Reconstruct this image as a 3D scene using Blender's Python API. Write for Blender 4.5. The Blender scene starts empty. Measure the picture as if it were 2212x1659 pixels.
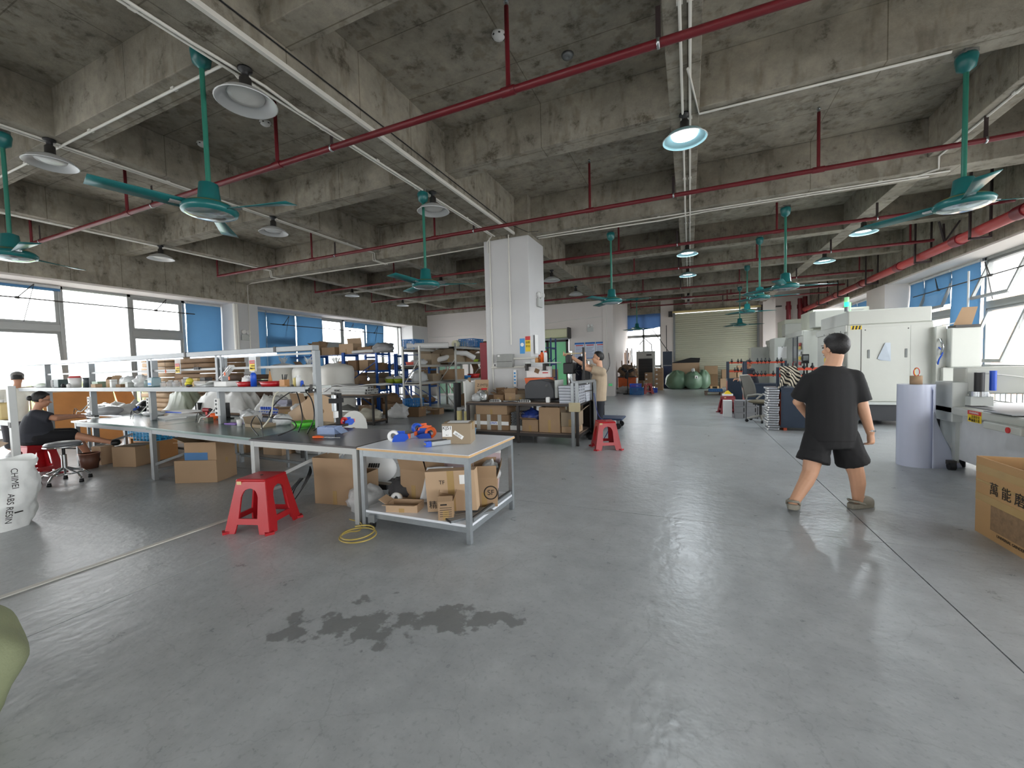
import bpy, math, random
from mathutils import Vector, Matrix, noise, Euler
random.seed(7)
SC = bpy.context.scene
COL = SC.collection
PI = math.pi
# ---------------------------------------------------------------- camera
W, H, FPX, CAMZ = 2212.0, 1659.0, 882.0, 1.45
VD, VL = (1490.0, 780.0), (-918.0, 843.0)          # vanishing points of depth (+Y) and of -X in the photograph
_d = Vector((VD[0]-W/2, VD[1]-H/2, FPX)).normalized()
_l = -Vector((VL[0]-W/2, VL[1]-H/2, FPX)).normalized()
_l = (_l - _d*_l.dot(_d)).normalized()
_u = _l.cross(_d)
RM = Matrix((_l, _d, _u))                            # world = RM @ (right, down, forward)
cam = bpy.data.cameras.new('camera'); cam.sensor_width = 36.0; cam.lens = 36.0*FPX/W
cam.clip_start = 0.05; cam.clip_end = 500
camo = bpy.data.objects.new('camera', cam); COL.objects.link(camo)
cr, cd_, cf = RM.col[0], RM.col[1], RM.col[2]
m = Matrix((cr, -cd_, -cf)).transposed().to_4x4(); m.translation = (0, 0, CAMZ)
camo.matrix_world = m
SC.camera = camo
def ray(px, py): return RM @ Vector((px-W/2, py-H/2, FPX))
def AZ(px, py, z=0.0): r = ray(px, py); t = (z-CAMZ)/r.z; return Vector((r.x*t, r.y*t, z))
def AY(px, py, Y): r = ray(px, py); t = Y/r.y; return Vector((r.x*t, Y, CAMZ+r.z*t))
def AX(px, py, X): r = ray(px, py); t = X/r.x; return Vector((X, r.y*t, CAMZ+r.z*t))
# ---------------------------------------------------------------- sky, view
wd = bpy.data.worlds.new('sky'); SC.world = wd; wd.use_nodes = True
bg = wd.node_tree.nodes['Background']
bg.inputs['Color'].default_value = (0.975, 0.988, 1.0, 1); bg.inputs['Strength'].default_value = 7.5
vs = SC.view_settings
vs.view_transform = 'Standard'; vs.look = 'None'; vs.gamma = 1.0; vs.use_curve_mapping = False
vs.exposure = 0.42
SC.cycles.max_bounces = 6; SC.cycles.diffuse_bounces = 4; SC.cycles.glossy_bounces = 2; SC.cycles.adaptive_threshold = 0.07
SC.cycles.transmission_bounces = 3; SC.cycles.transparent_max_bounces = 8
SC.cycles.sample_clamp_indirect = 8.0; SC.cycles.caustics_reflective = False; SC.cycles.caustics_refractive = False
def portal(name, loc, size, rot):                    # guides daylight sampling at a window opening; gives no light of its own
    l = bpy.data.lights.new(name, 'AREA'); l.shape = 'RECTANGLE'; l.size, l.size_y = size; l.energy = 1
    l.cycles.is_portal = True
    o = bpy.data.objects.new(name, l); COL.objects.link(o); o.location = loc; o.rotation_euler = rot
for i, (y0, y1) in enumerate(((-7, -0.6), (0.0, 8.15), (8.9, 16.9))):
    portal('daylight_portal', (-13.3, (y0+y1)/2, 1.9), (3.4, y1-y0), (0, -PI/2, 0))
for i, (y0, y1) in enumerate(((-7, 1.2), (1.9, 16.0), (17.4, 24.0))):
    portal('daylight_portal', (6.0, (y0+y1)/2, 1.9), (3.4, y1-y0), (0, PI/2, 0))
portal('daylight_portal', (-6.0, -7.9, 2.2), (8.0, 2.4), (PI/2, 0, 0))  # portal for the added window behind the camera
portal('daylight_portal', (-2.45, 24.9, 2.2), (1.9, 4.2), (-PI/2, 0, 0))
# ---------------------------------------------------------------- materials
def lin(c):
    def f(v):
        v /= 255.0
        return v/12.92 if v <= 0.04045 else ((v+0.055)/1.055)**2.4
    return (f(c[0]), f(c[1]), f(c[2]), 1.0)
MATS = {}
def mix_col(nt, a, b, fac):
    n = nt.nodes.new('ShaderNodeMix'); n.data_type = 'RGBA'
    n.inputs['A'].default_value = a; n.inputs['B'].default_value = b
    if fac is not None: nt.links.new(fac, n.inputs['Factor'])
    return n
def noise_tex(nt, vec, scale, detail=2, rough=.6):
    n = nt.nodes.new('ShaderNodeTexNoise'); n.inputs['Scale'].default_value = scale
    n.inputs['Detail'].default_value = detail; n.inputs['Roughness'].default_value = rough
    if vec is not None: nt.links.new(vec, n.inputs['Vector'])
    return n
def ramp(nt, fac, stops):
    r = nt.nodes.new('ShaderNodeValToRGB'); e = r.color_ramp.elements
    while len(e) < len(stops): e.new(0.5)
    for k, (p, c) in enumerate(stops):
        e[k].position = p; e[k].color = c if len(c) == 4 else (*c, 1)
    nt.links.new(fac, r.inputs['Fac']); return r
def M(name, col=(128, 128, 128), rough=.5, metal=0.0, var=.12, scale=6.0, bump=0.0, bscale=40.0, spec=.5,
      trans=0.0, alpha=1.0, translucent=0.0, emit=0.0, coat=0.0):
    if name in MATS: return MATS[name]
    m = bpy.data.materials.new(name); m.use_nodes = True; nt = m.node_tree
    b = nt.nodes['Principled BSDF']; out = nt.nodes['Material Output']
    tc = nt.nodes.new('ShaderNodeTexCoord').outputs['Object']
    c = lin(col)
    nz = noise_tex(nt, tc, scale)
    lo = tuple(max(0, v*(1-var)) for v in c[:3])+(1,); hi = tuple(min(1, v*(1+var)) for v in c[:3])+(1,)
    mx = mix_col(nt, lo, hi, nz.outputs['Fac']); nt.links.new(mx.outputs['Result'], b.inputs['Base Color'])
    b.inputs['Roughness'].default_value = rough; b.inputs['Metallic'].default_value = metal
    b.inputs['Specular IOR Level'].default_value = spec
    b.inputs['Transmission Weight'].default_value = trans; b.inputs['Coat Weight'].default_value = coat
    if emit:
        b.inputs['Emission Color'].default_value = c; b.inputs['Emission Strength'].default_value = emit
    if bump:
        nb = noise_tex(nt, tc, bscale, 3); bp = nt.nodes.new('ShaderNodeBump')
        bp.inputs['Strength'].default_value = bump; bp.inputs['Distance'].default_value = .02
        nt.links.new(nb.outputs['Fac'], bp.inputs['Height']); nt.links.new(bp.outputs['Normal'], b.inputs['Normal'])
    last = b.outputs[0]
    if translucent:
        t = nt.nodes.new('ShaderNodeBsdfTranslucent'); t.inputs['Color'].default_value = c
        mm = nt.nodes.new('ShaderNodeMixShader'); mm.inputs[0].default_value = translucent
        nt.links.new(last, mm.inputs[1]); nt.links.new(t.outputs[0], mm.inputs[2]); last = mm.outputs[0]
    if alpha < 1:
        t = nt.nodes.new('ShaderNodeBsdfTransparent'); mm = nt.nodes.new('ShaderNodeMixShader'); mm.inputs[0].default_value = alpha
        nt.links.new(t.outputs[0], mm.inputs[1]); nt.links.new(last, mm.inputs[2]); last = mm.outputs[0]
    nt.links.new(last, out.inputs['Surface'])
    MATS[name] = m; return m
def concrete_mat():
    m = bpy.data.materials.new('bare concrete'); m.use_nodes = True; nt = m.node_tree; L = nt.links
    b = nt.nodes['Principled BSDF']; tc = nt.nodes.new('ShaderNodeTexCoord').outputs['Object']
    big = noise_tex(nt, tc, .9, 3, .65); mid = noise_tex(nt, tc, 4.0, 6, .74)
    mp = nt.nodes.new('ShaderNodeMapping'); mp.inputs['Scale'].default_value = (4.5, 4.5, 1.3); L.new(tc, mp.inputs['Vector'])
    strk = noise_tex(nt, mp.outputs[0], 1.0, 3, .65)
    r1 = ramp(nt, big.outputs['Fac'], [(.3, (.24, .218, .178)), (.5, (.32, .295, .245)), (.72, (.41, .38, .32))])
    r2 = ramp(nt, mid.outputs['Fac'], [(.33, (.40, .37, .32)), (.44, (.88, .88, .87)), (.7, (1.22, 1.2, 1.15))])
    r3 = ramp(nt, strk.outputs['Fac'], [(.36, (.50, .46, .40)), (.47, (1, 1, 1))])
    x = mix_col(nt, (1,)*4, (1,)*4, None); x.blend_type = 'MULTIPLY'; x.inputs['Factor'].default_value = 1
    L.new(r1.outputs[0], x.inputs['A']); L.new(r2.outputs[0], x.inputs['B'])
    y = mix_col(nt, (1,)*4, (1,)*4, None); y.blend_type = 'MULTIPLY'; y.inputs['Factor'].default_value = .55
    L.new(x.outputs['Result'], y.inputs['A']); L.new(r3.outputs[0], y.inputs['B'])
    br = nt.nodes.new('ShaderNodeTexBrick'); br.inputs['Scale'].default_value = 1; br.offset = 0
    br.inputs['Brick Width'].default_value = 1.83; br.inputs['Row Height'].default_value = .915; br.inputs['Mortar Size'].default_value = .006
    br.inputs['Color1'].default_value = br.inputs['Color2'].default_value = (1, 1, 1, 1); br.inputs['Mortar'].default_value = (.45, .42, .38, 1)
    L.new(tc, br.inputs['Vector'])
    z = mix_col(nt, (1,)*4, (1,)*4, None); z.blend_type = 'MULTIPLY'; z.inputs['Factor'].default_value = .8
    L.new(y.outputs['Result'], z.inputs['A']); L.new(br.outputs['Color'], z.inputs['B'])
    L.new(z.outputs['Result'], b.inputs['Base Color']); b.inputs['Roughness'].default_value = .85
    bp = nt.nodes.new('ShaderNodeBump'); bp.inputs['Strength'].default_value = .5; bp.inputs['Distance'].default_value = .02
    L.new(mid.outputs['Fac'], bp.inputs['Height']); L.new(bp.outputs[0], b.inputs['Normal'])
    MATS['concrete'] = m; return m
def floor_mat():
    m = bpy.data.materials.new('polished grey concrete floor'); m.use_nodes = True; nt = m.node_tree; L = nt.links
    b = nt.nodes['Principled BSDF']; tc = nt.nodes.new('ShaderNodeTexCoord').outputs['Object']
    big = noise_tex(nt, tc, .8, 3, .6); mid = noise_tex(nt, tc, 5, 5, .7); fine = noise_tex(nt, tc, 16, 2, .5); low = noise_tex(nt, tc, 3.5, 2, .5)
    r1 = ramp(nt, big.outputs['Fac'], [(.25, (.36, .38, .39)), (.75, (.47, .492, .50))])
    r2 = ramp(nt, mid.outputs['Fac'], [(.22, (.78, .78, .78)), (.78, (1.14, 1.14, 1.14))])
    x = mix_col(nt, (1,)*4, (1,)*4, None); x.blend_type = 'MULTIPLY'; x.inputs['Factor'].default_value = .9
    L.new(r1.outputs[0], x.inputs['A']); L.new(r2.outputs[0], x.inputs['B'])
    spk = noise_tex(nt, tc, 38, 3, .6); rs_ = ramp(nt, spk.outputs['Fac'], [(.30, (.78, .78, .78)), (.44, (1, 1, 1))])
    xs_ = mix_col(nt, (1,)*4, (1,)*4, None); xs_.blend_type = 'MULTIPLY'; xs_.inputs['Factor'].default_value = .8
    L.new(x.outputs['Result'], xs_.inputs['A']); L.new(rs_.outputs[0], xs_.inputs['B']); x = xs_
    # hairline cracks
    wv = nt.nodes.new('ShaderNodeTexVoronoi'); wv.feature = 'DISTANCE_TO_EDGE'; wv.inputs['Scale'].default_value = 2.1
    ad = nt.nodes.new('ShaderNodeMix'); ad.data_type = 'VECTOR'; ad.inputs['Factor'].default_value = .12
    L.new(tc, ad.inputs[4]); L.new(mid.outputs['Color'], ad.inputs[5]); L.new(ad.outputs[1], wv.inputs['Vector'])
    rc = ramp(nt, wv.outputs['Distance'], [(0, (.8, .8, .8)), (.008, (1, 1, 1))])
    cm = ramp(nt, big.outputs['Fac'], [(.42, (0, 0, 0)), (.5, (.75, .75, .75))])
    y = mix_col(nt, (1,)*4, (1,)*4, cm.outputs[0]); y.blend_type = 'MULTIPLY'
    L.new(x.outputs['Result'], y.inputs['A']); L.new(rc.outputs[0], y.inputs['B'])
    # spilt water: blotches inside two stretched patches
    def patch(cx, cy, sx, sy, rot, lo, hi):
        mp = nt.nodes.new('ShaderNodeMapping'); mp.vector_type = 'TEXTURE'
        mp.inputs['Location'].default_value = (cx, cy, 0); mp.inputs['Rotation'].default_value = (0, 0, rot); mp.inputs['Scale'].default_value = (sx, sy, 5)
        L.new(tc, mp.inputs['Vector']); g = nt.nodes.new('ShaderNodeTexGradient'); g.gradient_type = 'SPHERICAL'
        L.new(mp.outputs[0], g.inputs['Vector'])
        a = nt.nodes.new('ShaderNodeMath'); a.operation = 'MULTIPLY_ADD'; a.inputs[1].default_value = .9
        L.new(g.outputs['Fac'], a.inputs[0]); 
        w = nt.nodes.new('ShaderNodeMath'); w.operation = 'SUBTRACT'; L.new(wn.outputs['Fac'], w.inputs[0]); w.inputs[1].default_value = .5
        w2 = nt.nodes.new('ShaderNodeMath'); w2.operation = 'MULTIPLY'; L.new(w.outputs[0], w2.inputs[0]); w2.inputs[1].default_value = 1.9
        L.new(w2.outputs[0], a.inputs[2])
        return ramp(nt, a.outputs[0], [(lo, (0, 0, 0)), (hi, (1, 1, 1))])
    wn = noise_tex(nt, tc, 7, 4, .55)
    p1 = patch(-1.25, 1.93, .62, .28, math.atan2(.27, .63), .50, .60)
    p2 = patch(-1.75, 1.72, 1.25, .5, math.atan2(.5, 1.2), .64, .74)
    mxp = nt.nodes.new('ShaderNodeMath'); mxp.operation = 'MAXIMUM'; L.new(p1.outputs[0], mxp.inputs[0]); L.new(p2.outputs[0], mxp.inputs[1])
    wet = nt.nodes.new('ShaderNodeMath'); wet.operation = 'MULTIPLY'; wet.inputs[1].default_value = .8; L.new(mxp.outputs[0], wet.inputs[0])
    z = mix_col(nt, (1,)*4, (.17, .175, .175, 1), wet.outputs[0]); L.new(y.outputs['Result'], z.inputs['A'])
    L.new(z.outputs['Result'], b.inputs['Base Color'])
    rr = nt.nodes.new('ShaderNodeMapRange'); L.new(mid.outputs['Fac'], rr.inputs[0]); rr.inputs[3].default_value = .20; rr.inputs[4].default_value = .42
    L.new(rr.outputs[0], b.inputs['Roughness']); b.inputs['Specular IOR Level'].default_value = .5
    bp = nt.nodes.new('ShaderNodeBump'); bp.inputs['Strength'].default_value = .5; bp.inputs['Distance'].default_value = .006
    L.new(fine.outputs['Fac'], bp.inputs['Height'])
    bp2 = nt.nodes.new('ShaderNodeBump'); bp2.inputs['Strength'].default_value = .4; bp2.inputs['Distance'].default_value = .01
    L.new(low.outputs['Fac'], bp2.inputs['Height']); L.new(bp.outputs[0], bp2.inputs['Normal'])
    L.new(bp2.outputs[0], b.inputs['Normal']); MATS['floor'] = m; return m
def glass_mat(name, tint, gl=.06):
    m = bpy.data.materials.new(name); m.use_nodes = True; nt = m.node_tree; nt.nodes.remove(nt.nodes['Principled BSDF'])
    t = nt.nodes.new('ShaderNodeBsdfTransparent'); t.inputs['Color'].default_value = tint
    g = nt.nodes.new('ShaderNodeBsdfGlossy'); g.inputs['Roughness'].default_value = .02
    mm = nt.nodes.new('ShaderNodeMixShader'); mm.inputs[0].default_value = gl
    nt.links.new(t.outputs[0], mm.inputs[1]); nt.links.new(g.outputs[0], mm.inputs[2])
    nt.links.new(mm.outputs[0], nt.nodes['Material Output'].inputs['Surface']); MATS[name] = m; return m
concrete_mat(); floor_mat(); glass_mat('pane', (.97, .975, .975, 1)); glass_mat('clear', (.93, .95, .95, 1), .10)
def stripes_mat(name, a, b, scale, rough=.6, direction='X'):
    m = bpy.data.materials.new(name); m.use_nodes = True; nt = m.node_tree; B = nt.nodes['Principled BSDF']
    tc = nt.nodes.new('ShaderNodeTexCoord').outputs['Object']; w = nt.nodes.new('ShaderNodeTexWave'); w.bands_direction = direction
    w.inputs['Scale'].default_value = scale; nt.links.new(tc, w.inputs['Vector']); w.inputs['Distortion'].default_value = .05
    r = ramp(nt, w.outputs['Fac'], [(.45, lin(a)), (.55, lin(b))]); nt.links.new(r.outputs[0], B.inputs['Base Color'])
    B.inputs['Roughness'].default_value = rough; MATS[name] = m; return m
# ---------------------------------------------------------------- mesh helpers
class MB:
    def __init__(s): s.v = []; s.f = []; s.s = []
    def add(s, vs, fs, smooth=False, X=None):
        o = len(s.v)
        s.v += [tuple(X @ Vector(v)) if X is not None else tuple(v) for v in vs]
        s.f += [tuple(i+o for i in f) for f in fs]; s.s += [smooth]*len(fs); return s
    def box(s, x0, x1, y0, y1, z0, z1, X=None):
        v = [(x, y, z) for z in (z0, z1) for y in (y0, y1) for x in (x0, x1)]
        return s.add(v, [(0, 2, 3, 1), (4, 5, 7, 6), (0, 1, 5, 4), (2, 6, 7, 3), (0, 4, 6, 2), (1, 3, 7, 5)], False, X)
    def cbox(s, c, d, rz=0, rx=0, ry=0):
        X = Matrix.Translation(c) @ Euler((rx, ry, rz)).to_matrix().to_4x4()
        return s.box(-d[0]/2, d[0]/2, -d[1]/2, d[1]/2, -d[2]/2, d[2]/2, X)
    def bar(s, p0, p1, w, d=None, up=(0, 0, 1)):          # rectangular bar between two points
        p0, p1 = Vector(p0), Vector(p1); z = (p1-p0); L = z.length; z.normalize(); u = Vector(up)
        if abs(z.dot(u)) > .98: u = Vector((0, 1, 0))
        x = u.cross(z).normalized(); y = z.cross(x); d = d or w
        X = Matrix((x, y, z)).transposed().to_4x4(); X.translation = p0
        return s.box(-w/2, w/2, -d/2, d/2, 0, L, X)
    def cyl(s, p0, p1, r, n=12, r1=None, caps=True):
        p0, p1 = Vector(p0), Vector(p1); z = (p1-p0).normalized(); u = Vector((0, 0, 1)) if abs(z.z) < .9 else Vector((1, 0, 0))
        x = u.cross(z).normalized(); y = z.cross(x); r1 = r if r1 is None else r1
        vs = []
        for p, q in ((p0, r), (p1, r1)):
            for k in range(n):
                a = 2*PI*k/n; vs.append(p + x*(q*math.cos(a)) + y*(q*math.sin(a)))
        s.add(vs, [(k, (k+1) % n, n+(k+1) % n, n+k) for k in range(n)], True)
        if caps: s.add(vs, [tuple(range(n-1, -1, -1)), tuple(range(n, 2*n))])
        return s
    def lathe(s, prof, n=20, X=None, smooth=True):         # prof: (r, z) list
        vs = [(r*math.cos(2*PI*k/n), r*math.sin(2*PI*k/n), z) for r, z in prof for k in range(n)]
        fs = [(i*n+k, i*n+(k+1) % n, (i+1)*n+(k+1) % n, (i+1)*n+k) for i in range(len(prof)-1) for k in range(n)]
        return s.add(vs, fs, smooth, X)
    def disc(s, r, z, n=20, X=None): return s.add([(r*math.cos(2*PI*k/n), r*math.sin(2*PI*k/n), z) for k in range(n)], [tuple(range(n))], False, X)
    def tube(s, pts, r, n=8, closed=False):
        P = [Vector(p) for p in pts]; rings = []; up = Vector((0, 0, 1)); N = len(P)
        for i, p in enumerate(P):
            t = (P[(i+1) % N if closed else min(i+1, N-1)] - P[i-1 if (i or closed) else 0]).normalized()
            u = up if abs(t.dot(up)) < .95 else Vector((1, .2, 0))
            x = u.cross(t).normalized(); y = t.cross(x); q = r[i] if isinstance(r, (list, tuple)) else r
            rings += [p + x*(q*math.cos(2*PI*k/n)) + y*(q*math.sin(2*PI*k/n)) for k in range(n)]
        fs = [(i*n+k, i*n+(k+1) % n, ((i+1) % N)*n+(k+1) % n, ((i+1) % N)*n+k) for i in range(N if closed else N-1) for k in range(n)]
        s.add(rings, fs, True)
        if not closed: s.add(rings, [tuple(range(n-1, -1, -1)), tuple(range((N-1)*n, N*n))])
        return s
    def prism(s, poly, t, X=None):                          # poly in local XZ, thickness t along local Y (centred)
        n = len(poly); vs = [(x, -t/2, z) for x, z in poly]+[(x, t/2, z) for x, z in poly]
        fs = [tuple(range(n)), tuple(range(2*n-1, n-1, -1))]+[(k, n+k, n+(k+1) % n, (k+1) % n) for k in range(n)]
        return s.add(vs, fs, False, X)
    def ball(s, c, r, nu=14, nv=9, X=None, fn=None):
        r = (r, r, r) if not isinstance(r, (tuple, list)) else r; vs = []
        for i in range(nv+1):
            a = PI*i/nv
            for k in range(nu):
                b = 2*PI*k/nu; d = Vector((math.sin(a)*math.cos(b), math.sin(a)*math.sin(b), -math.cos(a)))
                q = fn(d) if fn else 1.0
                vs.append((c[0]+r[0]*d.x*q, c[1]+r[1]*d.y*q, c[2]+r[2]*d.z*q))
        fs = [(i*nu+k, i*nu+(k+1) % nu, (i+1)*nu+(k+1) % nu, (i+1)*nu+k) for i in range(nv) for k in range(nu)]
        return s.add(vs, fs, True, X)
    def sheet(s, fn, nu, nv, smooth=True, X=None):
        vs = [fn(i/nu, j/nv) for j in range(nv+1) for i in range(nu+1)]
        return s.add(vs, [(j*(nu+1)+i, j*(nu+1)+i+1, (j+1)*(nu+1)+i+1, (j+1)*(nu+1)+i) for j in range(nv) for i in range(nu)], smooth, X)
    def mesh(s, name):
        me = bpy.data.meshes.new(name); me.from_pydata(s.v, [], s.f); me.polygons.foreach_set('use_smooth', s.s); me.update(); return me
    def build(s, name, mat, parent=None, bev=0.0, solid=0.0, sub=0, loc=None, rot=None):
        o = bpy.data.objects.new(name, s.mesh(name)); COL.objects.link(o)
        o.data.materials.append(mat if not isinstance(mat, str) else MATS[mat])
        if parent is not None: o.parent = parent
        if loc is not None: o.location = loc
        if rot is not None: o.rotation_euler = rot if isinstance(rot, (tuple, list)) else (0, 0, rot)
        if solid: md = o.modifiers.new('t', 'SOLIDIFY'); md.thickness = solid; md.offset = 0
        if sub: md = o.modifiers.new('s', 'SUBSURF'); md.levels = md.render_levels = sub
        if bev: md = o.modifiers.new('b', 'BEVEL'); md.width = bev; md.segments = 2; md.limit_method = 'ANGLE'
        return o
def tag(o, label, cat, group=None, kind=None):
    if label: o['label'] = label
    if cat: o['category'] = cat
    if group: o['group'] = group
    if kind: o['kind'] = kind
    return o
def T(name, label, cat, loc=(0, 0, 0), rz=0.0, group=None):
    o = bpy.data.objects.new(name, None); COL.objects.link(o); o.location = loc; o.rotation_euler = (0, 0, rz); o.empty_display_size = .05
    return tag(o, label, cat, group)
def S(name, loc=(0, 0, 0)):                                # piece of the setting that parents its parts
    o = bpy.data.objects.new(name, None); COL.objects.link(o); o.location = loc; o['kind'] = 'structure'; return o
def dup(root, loc=None, rz=None, label=None, group=None):
    r = root.copy(); COL.objects.link(r)
    if loc is not None: r.location = loc
    if rz is not None: r.rotation_euler = (0, 0, rz)
    if label: r['label'] = label
    if group: r['group'] = group
    for ch in list(root.children):
        c = ch.copy(); COL.objects.link(c); c.parent = r
        for g in ch.children:
            d = g.copy(); COL.objects.link(d); d.parent = c
    return r
def text(parent, s, size, loc, rot, mat, name='lettering', depth=.0006, sx=1.0, align='CENTER'):
    cu = bpy.data.curves.new(name, 'FONT'); cu.body = s; cu.size = size; cu.extrude = depth; cu.align_x = align; cu.align_y = 'CENTER'
    t = bpy.data.objects.new(name, cu); COL.objects.link(t)
    bpy.context.view_layer.update()
    me = bpy.data.meshes.new_from_object(t.evaluated_get(bpy.context.evaluated_depsgraph_get()))
    bpy.data.objects.remove(t); bpy.data.curves.remove(cu)
    me.materials.clear(); me.materials.append(MATS[mat] if isinstance(mat, str) else mat)
    o = bpy.data.objects.new(name, me); COL.objects.link(o); o.location = loc; o.rotation_euler = rot; o.scale = (sx, 1, 1)
    if parent is not None: o.parent = parent
    return o
def lerp(a, b, t): return a+(b-a)*t
NTH = ['lowest', 'second from the bottom', 'third from the bottom', 'fourth from the bottom', 'fifth from the bottom', 'sixth from the bottom', 'seventh from the bottom', 'eighth from the bottom', 'ninth from the bottom', 'ninth from the top', 'eighth from the top', 'seventh from the top', 'sixth from the top', 'fifth from the top', 'fourth from the top', 'third from the top', 'second from the top', 'topmost']
# shared materials
M('white paint', (220, 213, 208), .7, var=.04, scale=2, bump=.05, bscale=30)
M('pier paint', (206, 206, 206), .65, var=.04, scale=2)
M('frame grey', (150, 152, 150), .4, .3, var=.05)
M('frame white', (186, 188, 188), .45, var=.04)
M('alu', (132, 136, 138), .42, .3, var=.06, scale=12)
M('alu dark', (140, 144, 146), .38, .6, var=.08, scale=12)
M('steel', (176, 180, 182), .25, .9, var=.1)
M('chrome', (215, 218, 220), .08, 1.0, var=.03)
M('black', (24, 24, 26), .5, var=.15)
M('black gloss', (18, 18, 20), .2, var=.1)
M('dark metal', (62, 60, 58), .5, .4, var=.2, scale=14)
M('red pipe', (108, 26, 34), .42, var=.12, scale=5)
M('red pipe bright', (160, 52, 50), .4, var=.1, scale=4)
M('hanger dark', (46, 34, 34), .6)
M('fan teal', (28, 104, 104), .3, var=.06)
M('fan rod', (42, 116, 98), .35, var=.06)
M('gold', (196, 170, 70), .35, .5)
M('blade white', (214, 220, 220), .35)
M('conduit', (228, 226, 218), .45, var=.05)
M('dish', (206, 208, 208), .38, .25, var=.04)
M('lens off', (226, 226, 222), .3, var=.03)
M('lens on', (235, 245, 255), .3, emit=5.0, var=.01)
M('dish glow tint', (150, 190, 196), .35, var=.03)  # lit dishes: bluish lamp glow put into the base colour
M('blind blue', (78, 122, 160), .8, var=.05, translucent=.16)
M('card', (164, 136, 106), .8, var=.10, scale=3, bump=.06, bscale=60)
M('card light', (188, 160, 130), .8, var=.08, scale=3)
M('card dark', (134, 106, 78), .82, var=.12, scale=3)
M('card grey', (150, 134, 112), .82, var=.1, scale=3)
M('tape', (196, 164, 110), .25, var=.1, alpha=.75)
M('print black', (34, 30, 26), .7, var=.1)
M('paper white', (240, 240, 238), .6, var=.03)
M('plastic bag', (226, 228, 228), .18, var=.06, alpha=.78, translucent=.2, bump=.9, bscale=9)
M('plastic clear', (232, 236, 240), .12, alpha=.32)
M('white sheet', (238, 238, 236), .4, var=.03, translucent=.2)
M('red plastic', (176, 24, 34), .32, var=.08, scale=4)
M('blue crate', (22, 112, 178), .4, var=.08)
M('blue bright', (30, 84, 200), .4, var=.06)
M('blue rack', (30, 86, 172), .4, .1, var=.1)
M('grey rack', (178, 178, 172), .4, .3, var=.06)
M('white plastic', (234, 234, 232), .4, var=.03)
M('orange plastic', (240, 104, 40), .4, var=.06)
M('cable black', (22, 22, 24), .45)
M('cable white', (226, 226, 220), .45)
M('green glow', (20, 255, 90), .4, emit=6.0)
M('led', (235, 243, 255), .4, emit=2.2, var=.01)
M('skin', (206, 158, 128), .5, var=.06, scale=10)
M('skin warm', (190, 138, 110), .5, var=.06, scale=10)
M('hair', (24, 22, 22), .5, var=.3, scale=60, bump=.3, bscale=90)
M('yellow sign', (240, 206, 40), .5, var=.04)
M('red sign', (204, 50, 48), .5, var=.05)
M('blue sign', (64, 150, 214), .5, var=.05)
M('green glass', (150, 200, 168), .35, var=.05, translucent=.4)
M('dirt brown', (110, 88, 66), .85, var=.3, scale=14)
M('wood', (196, 140, 84), .5, var=.12, scale=5)
M('machine white', (192, 194, 186), .38, var=.03)
M('machine grey', (186, 190, 186), .4, var=.04)
M('navy steel', (46, 58, 74), .42, .2, var=.08)
# ================================================================ the shell
ZS, ZM, ZB = 4.98, 4.22, 4.40            # slab, main beams, secondary beams
XL, XR = -12.75, 5.5
# floor slabs with saw-cut joints between them
fl = S('floor')
MB().box(-14.2, 6.6, -8, 26, -.30, -.012).build('joint_bed', M('joint dark', (44, 44, 44), .9), fl)
xs = [-14.2, -9.3, -3.42, 1.38, 6.6]; ys = [-8, -2.0, 4.0, 10.0, 16.0, 26]
for i in range(4):
    for j in range(5):
        MB().box(xs[i]+.004, xs[i+1]-.004, ys[j]+.004, ys[j+1]-.004, -.012, 0).build('floor_slab', 'floor', fl)
ce = S('ceiling')
MB().box(-14, 6.7, -8, 26, ZS, ZS+.2).build('slab', 'concrete', ce)
def beam(x0, x1, y0, y1, z): MB().box(x0, x1, y0, y1, z, ZS).build('beam', 'concrete', ce, bev=.008)
beam(-3.84, -3.36, -8, 18.3, ZM); beam(-3.84, -3.36, 18.3, 26, ZM)
for x0, x1 in ((-7.40, -7.10), (-11.22, -10.92), (-.20, .12), (3.28, 3.58)):
    ys_ = [-8, 8.25, 17.9, 25.2] if x0 > -4 else [-8, 8.25, 17.9]
    for a, b_ in zip(ys_[:-1], ys_[1:]): beam(x0, x1, a, b_, ZB-.004)
for y, w, z in ((-3.3, .3, ZB), (-.4, .3, ZB), (2.5, .3, ZB), (5.4, .3, ZB), (8.25, .42, ZM), (11.9, .3, ZB), (15.05, .3, ZB), (17.9, .42, ZM), (21.0, .3, ZB)):
    beam(XL, -3.84, y, y+w, z) if y < 18 else None
    beam(-3.36, XR, y, y+w, z)
# left wall: concrete lintel band, white soffit, piers
wl = S('wall_left')
MB().box(-13.95, XL, -8, 18.2, 3.62, ZS).build('lintel_band', 'concrete', wl, bev=.01)
MB().box(-13.95, XL-.012, -8, 18.2, 3.575, 3.62).build('soffit', 'white paint', wl)
for y0, y1, w in ((-.6, 0, .0), (8.15, 8.9, .0), (16.9, 18.2, .02)):
    MB().box(-13.95, XL+w*.5, y0, y1, 0, 3.59).build('pier', 'pier paint', wl)
MB().box(-14.0, -13.75, -8, 18.2, -.3, .12).build('kerb', 'white paint', wl)
# right wall
wr = S('wall_right')
MB().box(XR, 6.7, -8, 24.8, 3.64, ZS).build('lintel_band', 'concrete', wr, bev=.01)
MB().box(XR+.012, 6.7, -8, 24.8, 3.60, 3.64).build('soffit', 'white paint', wr)
for y0, y1 in ((1.2, 1.9), (16.0, 17.4), (23.9, 24.9)):
    MB().box(XR-.06, 6.7, y0, y1, 0, 3.62).build('pier', 'white paint', wr)
MB().box(6.3, 6.7, -8, 24.8, -.3, .3).build('kerb', 'white paint', wr)
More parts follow.
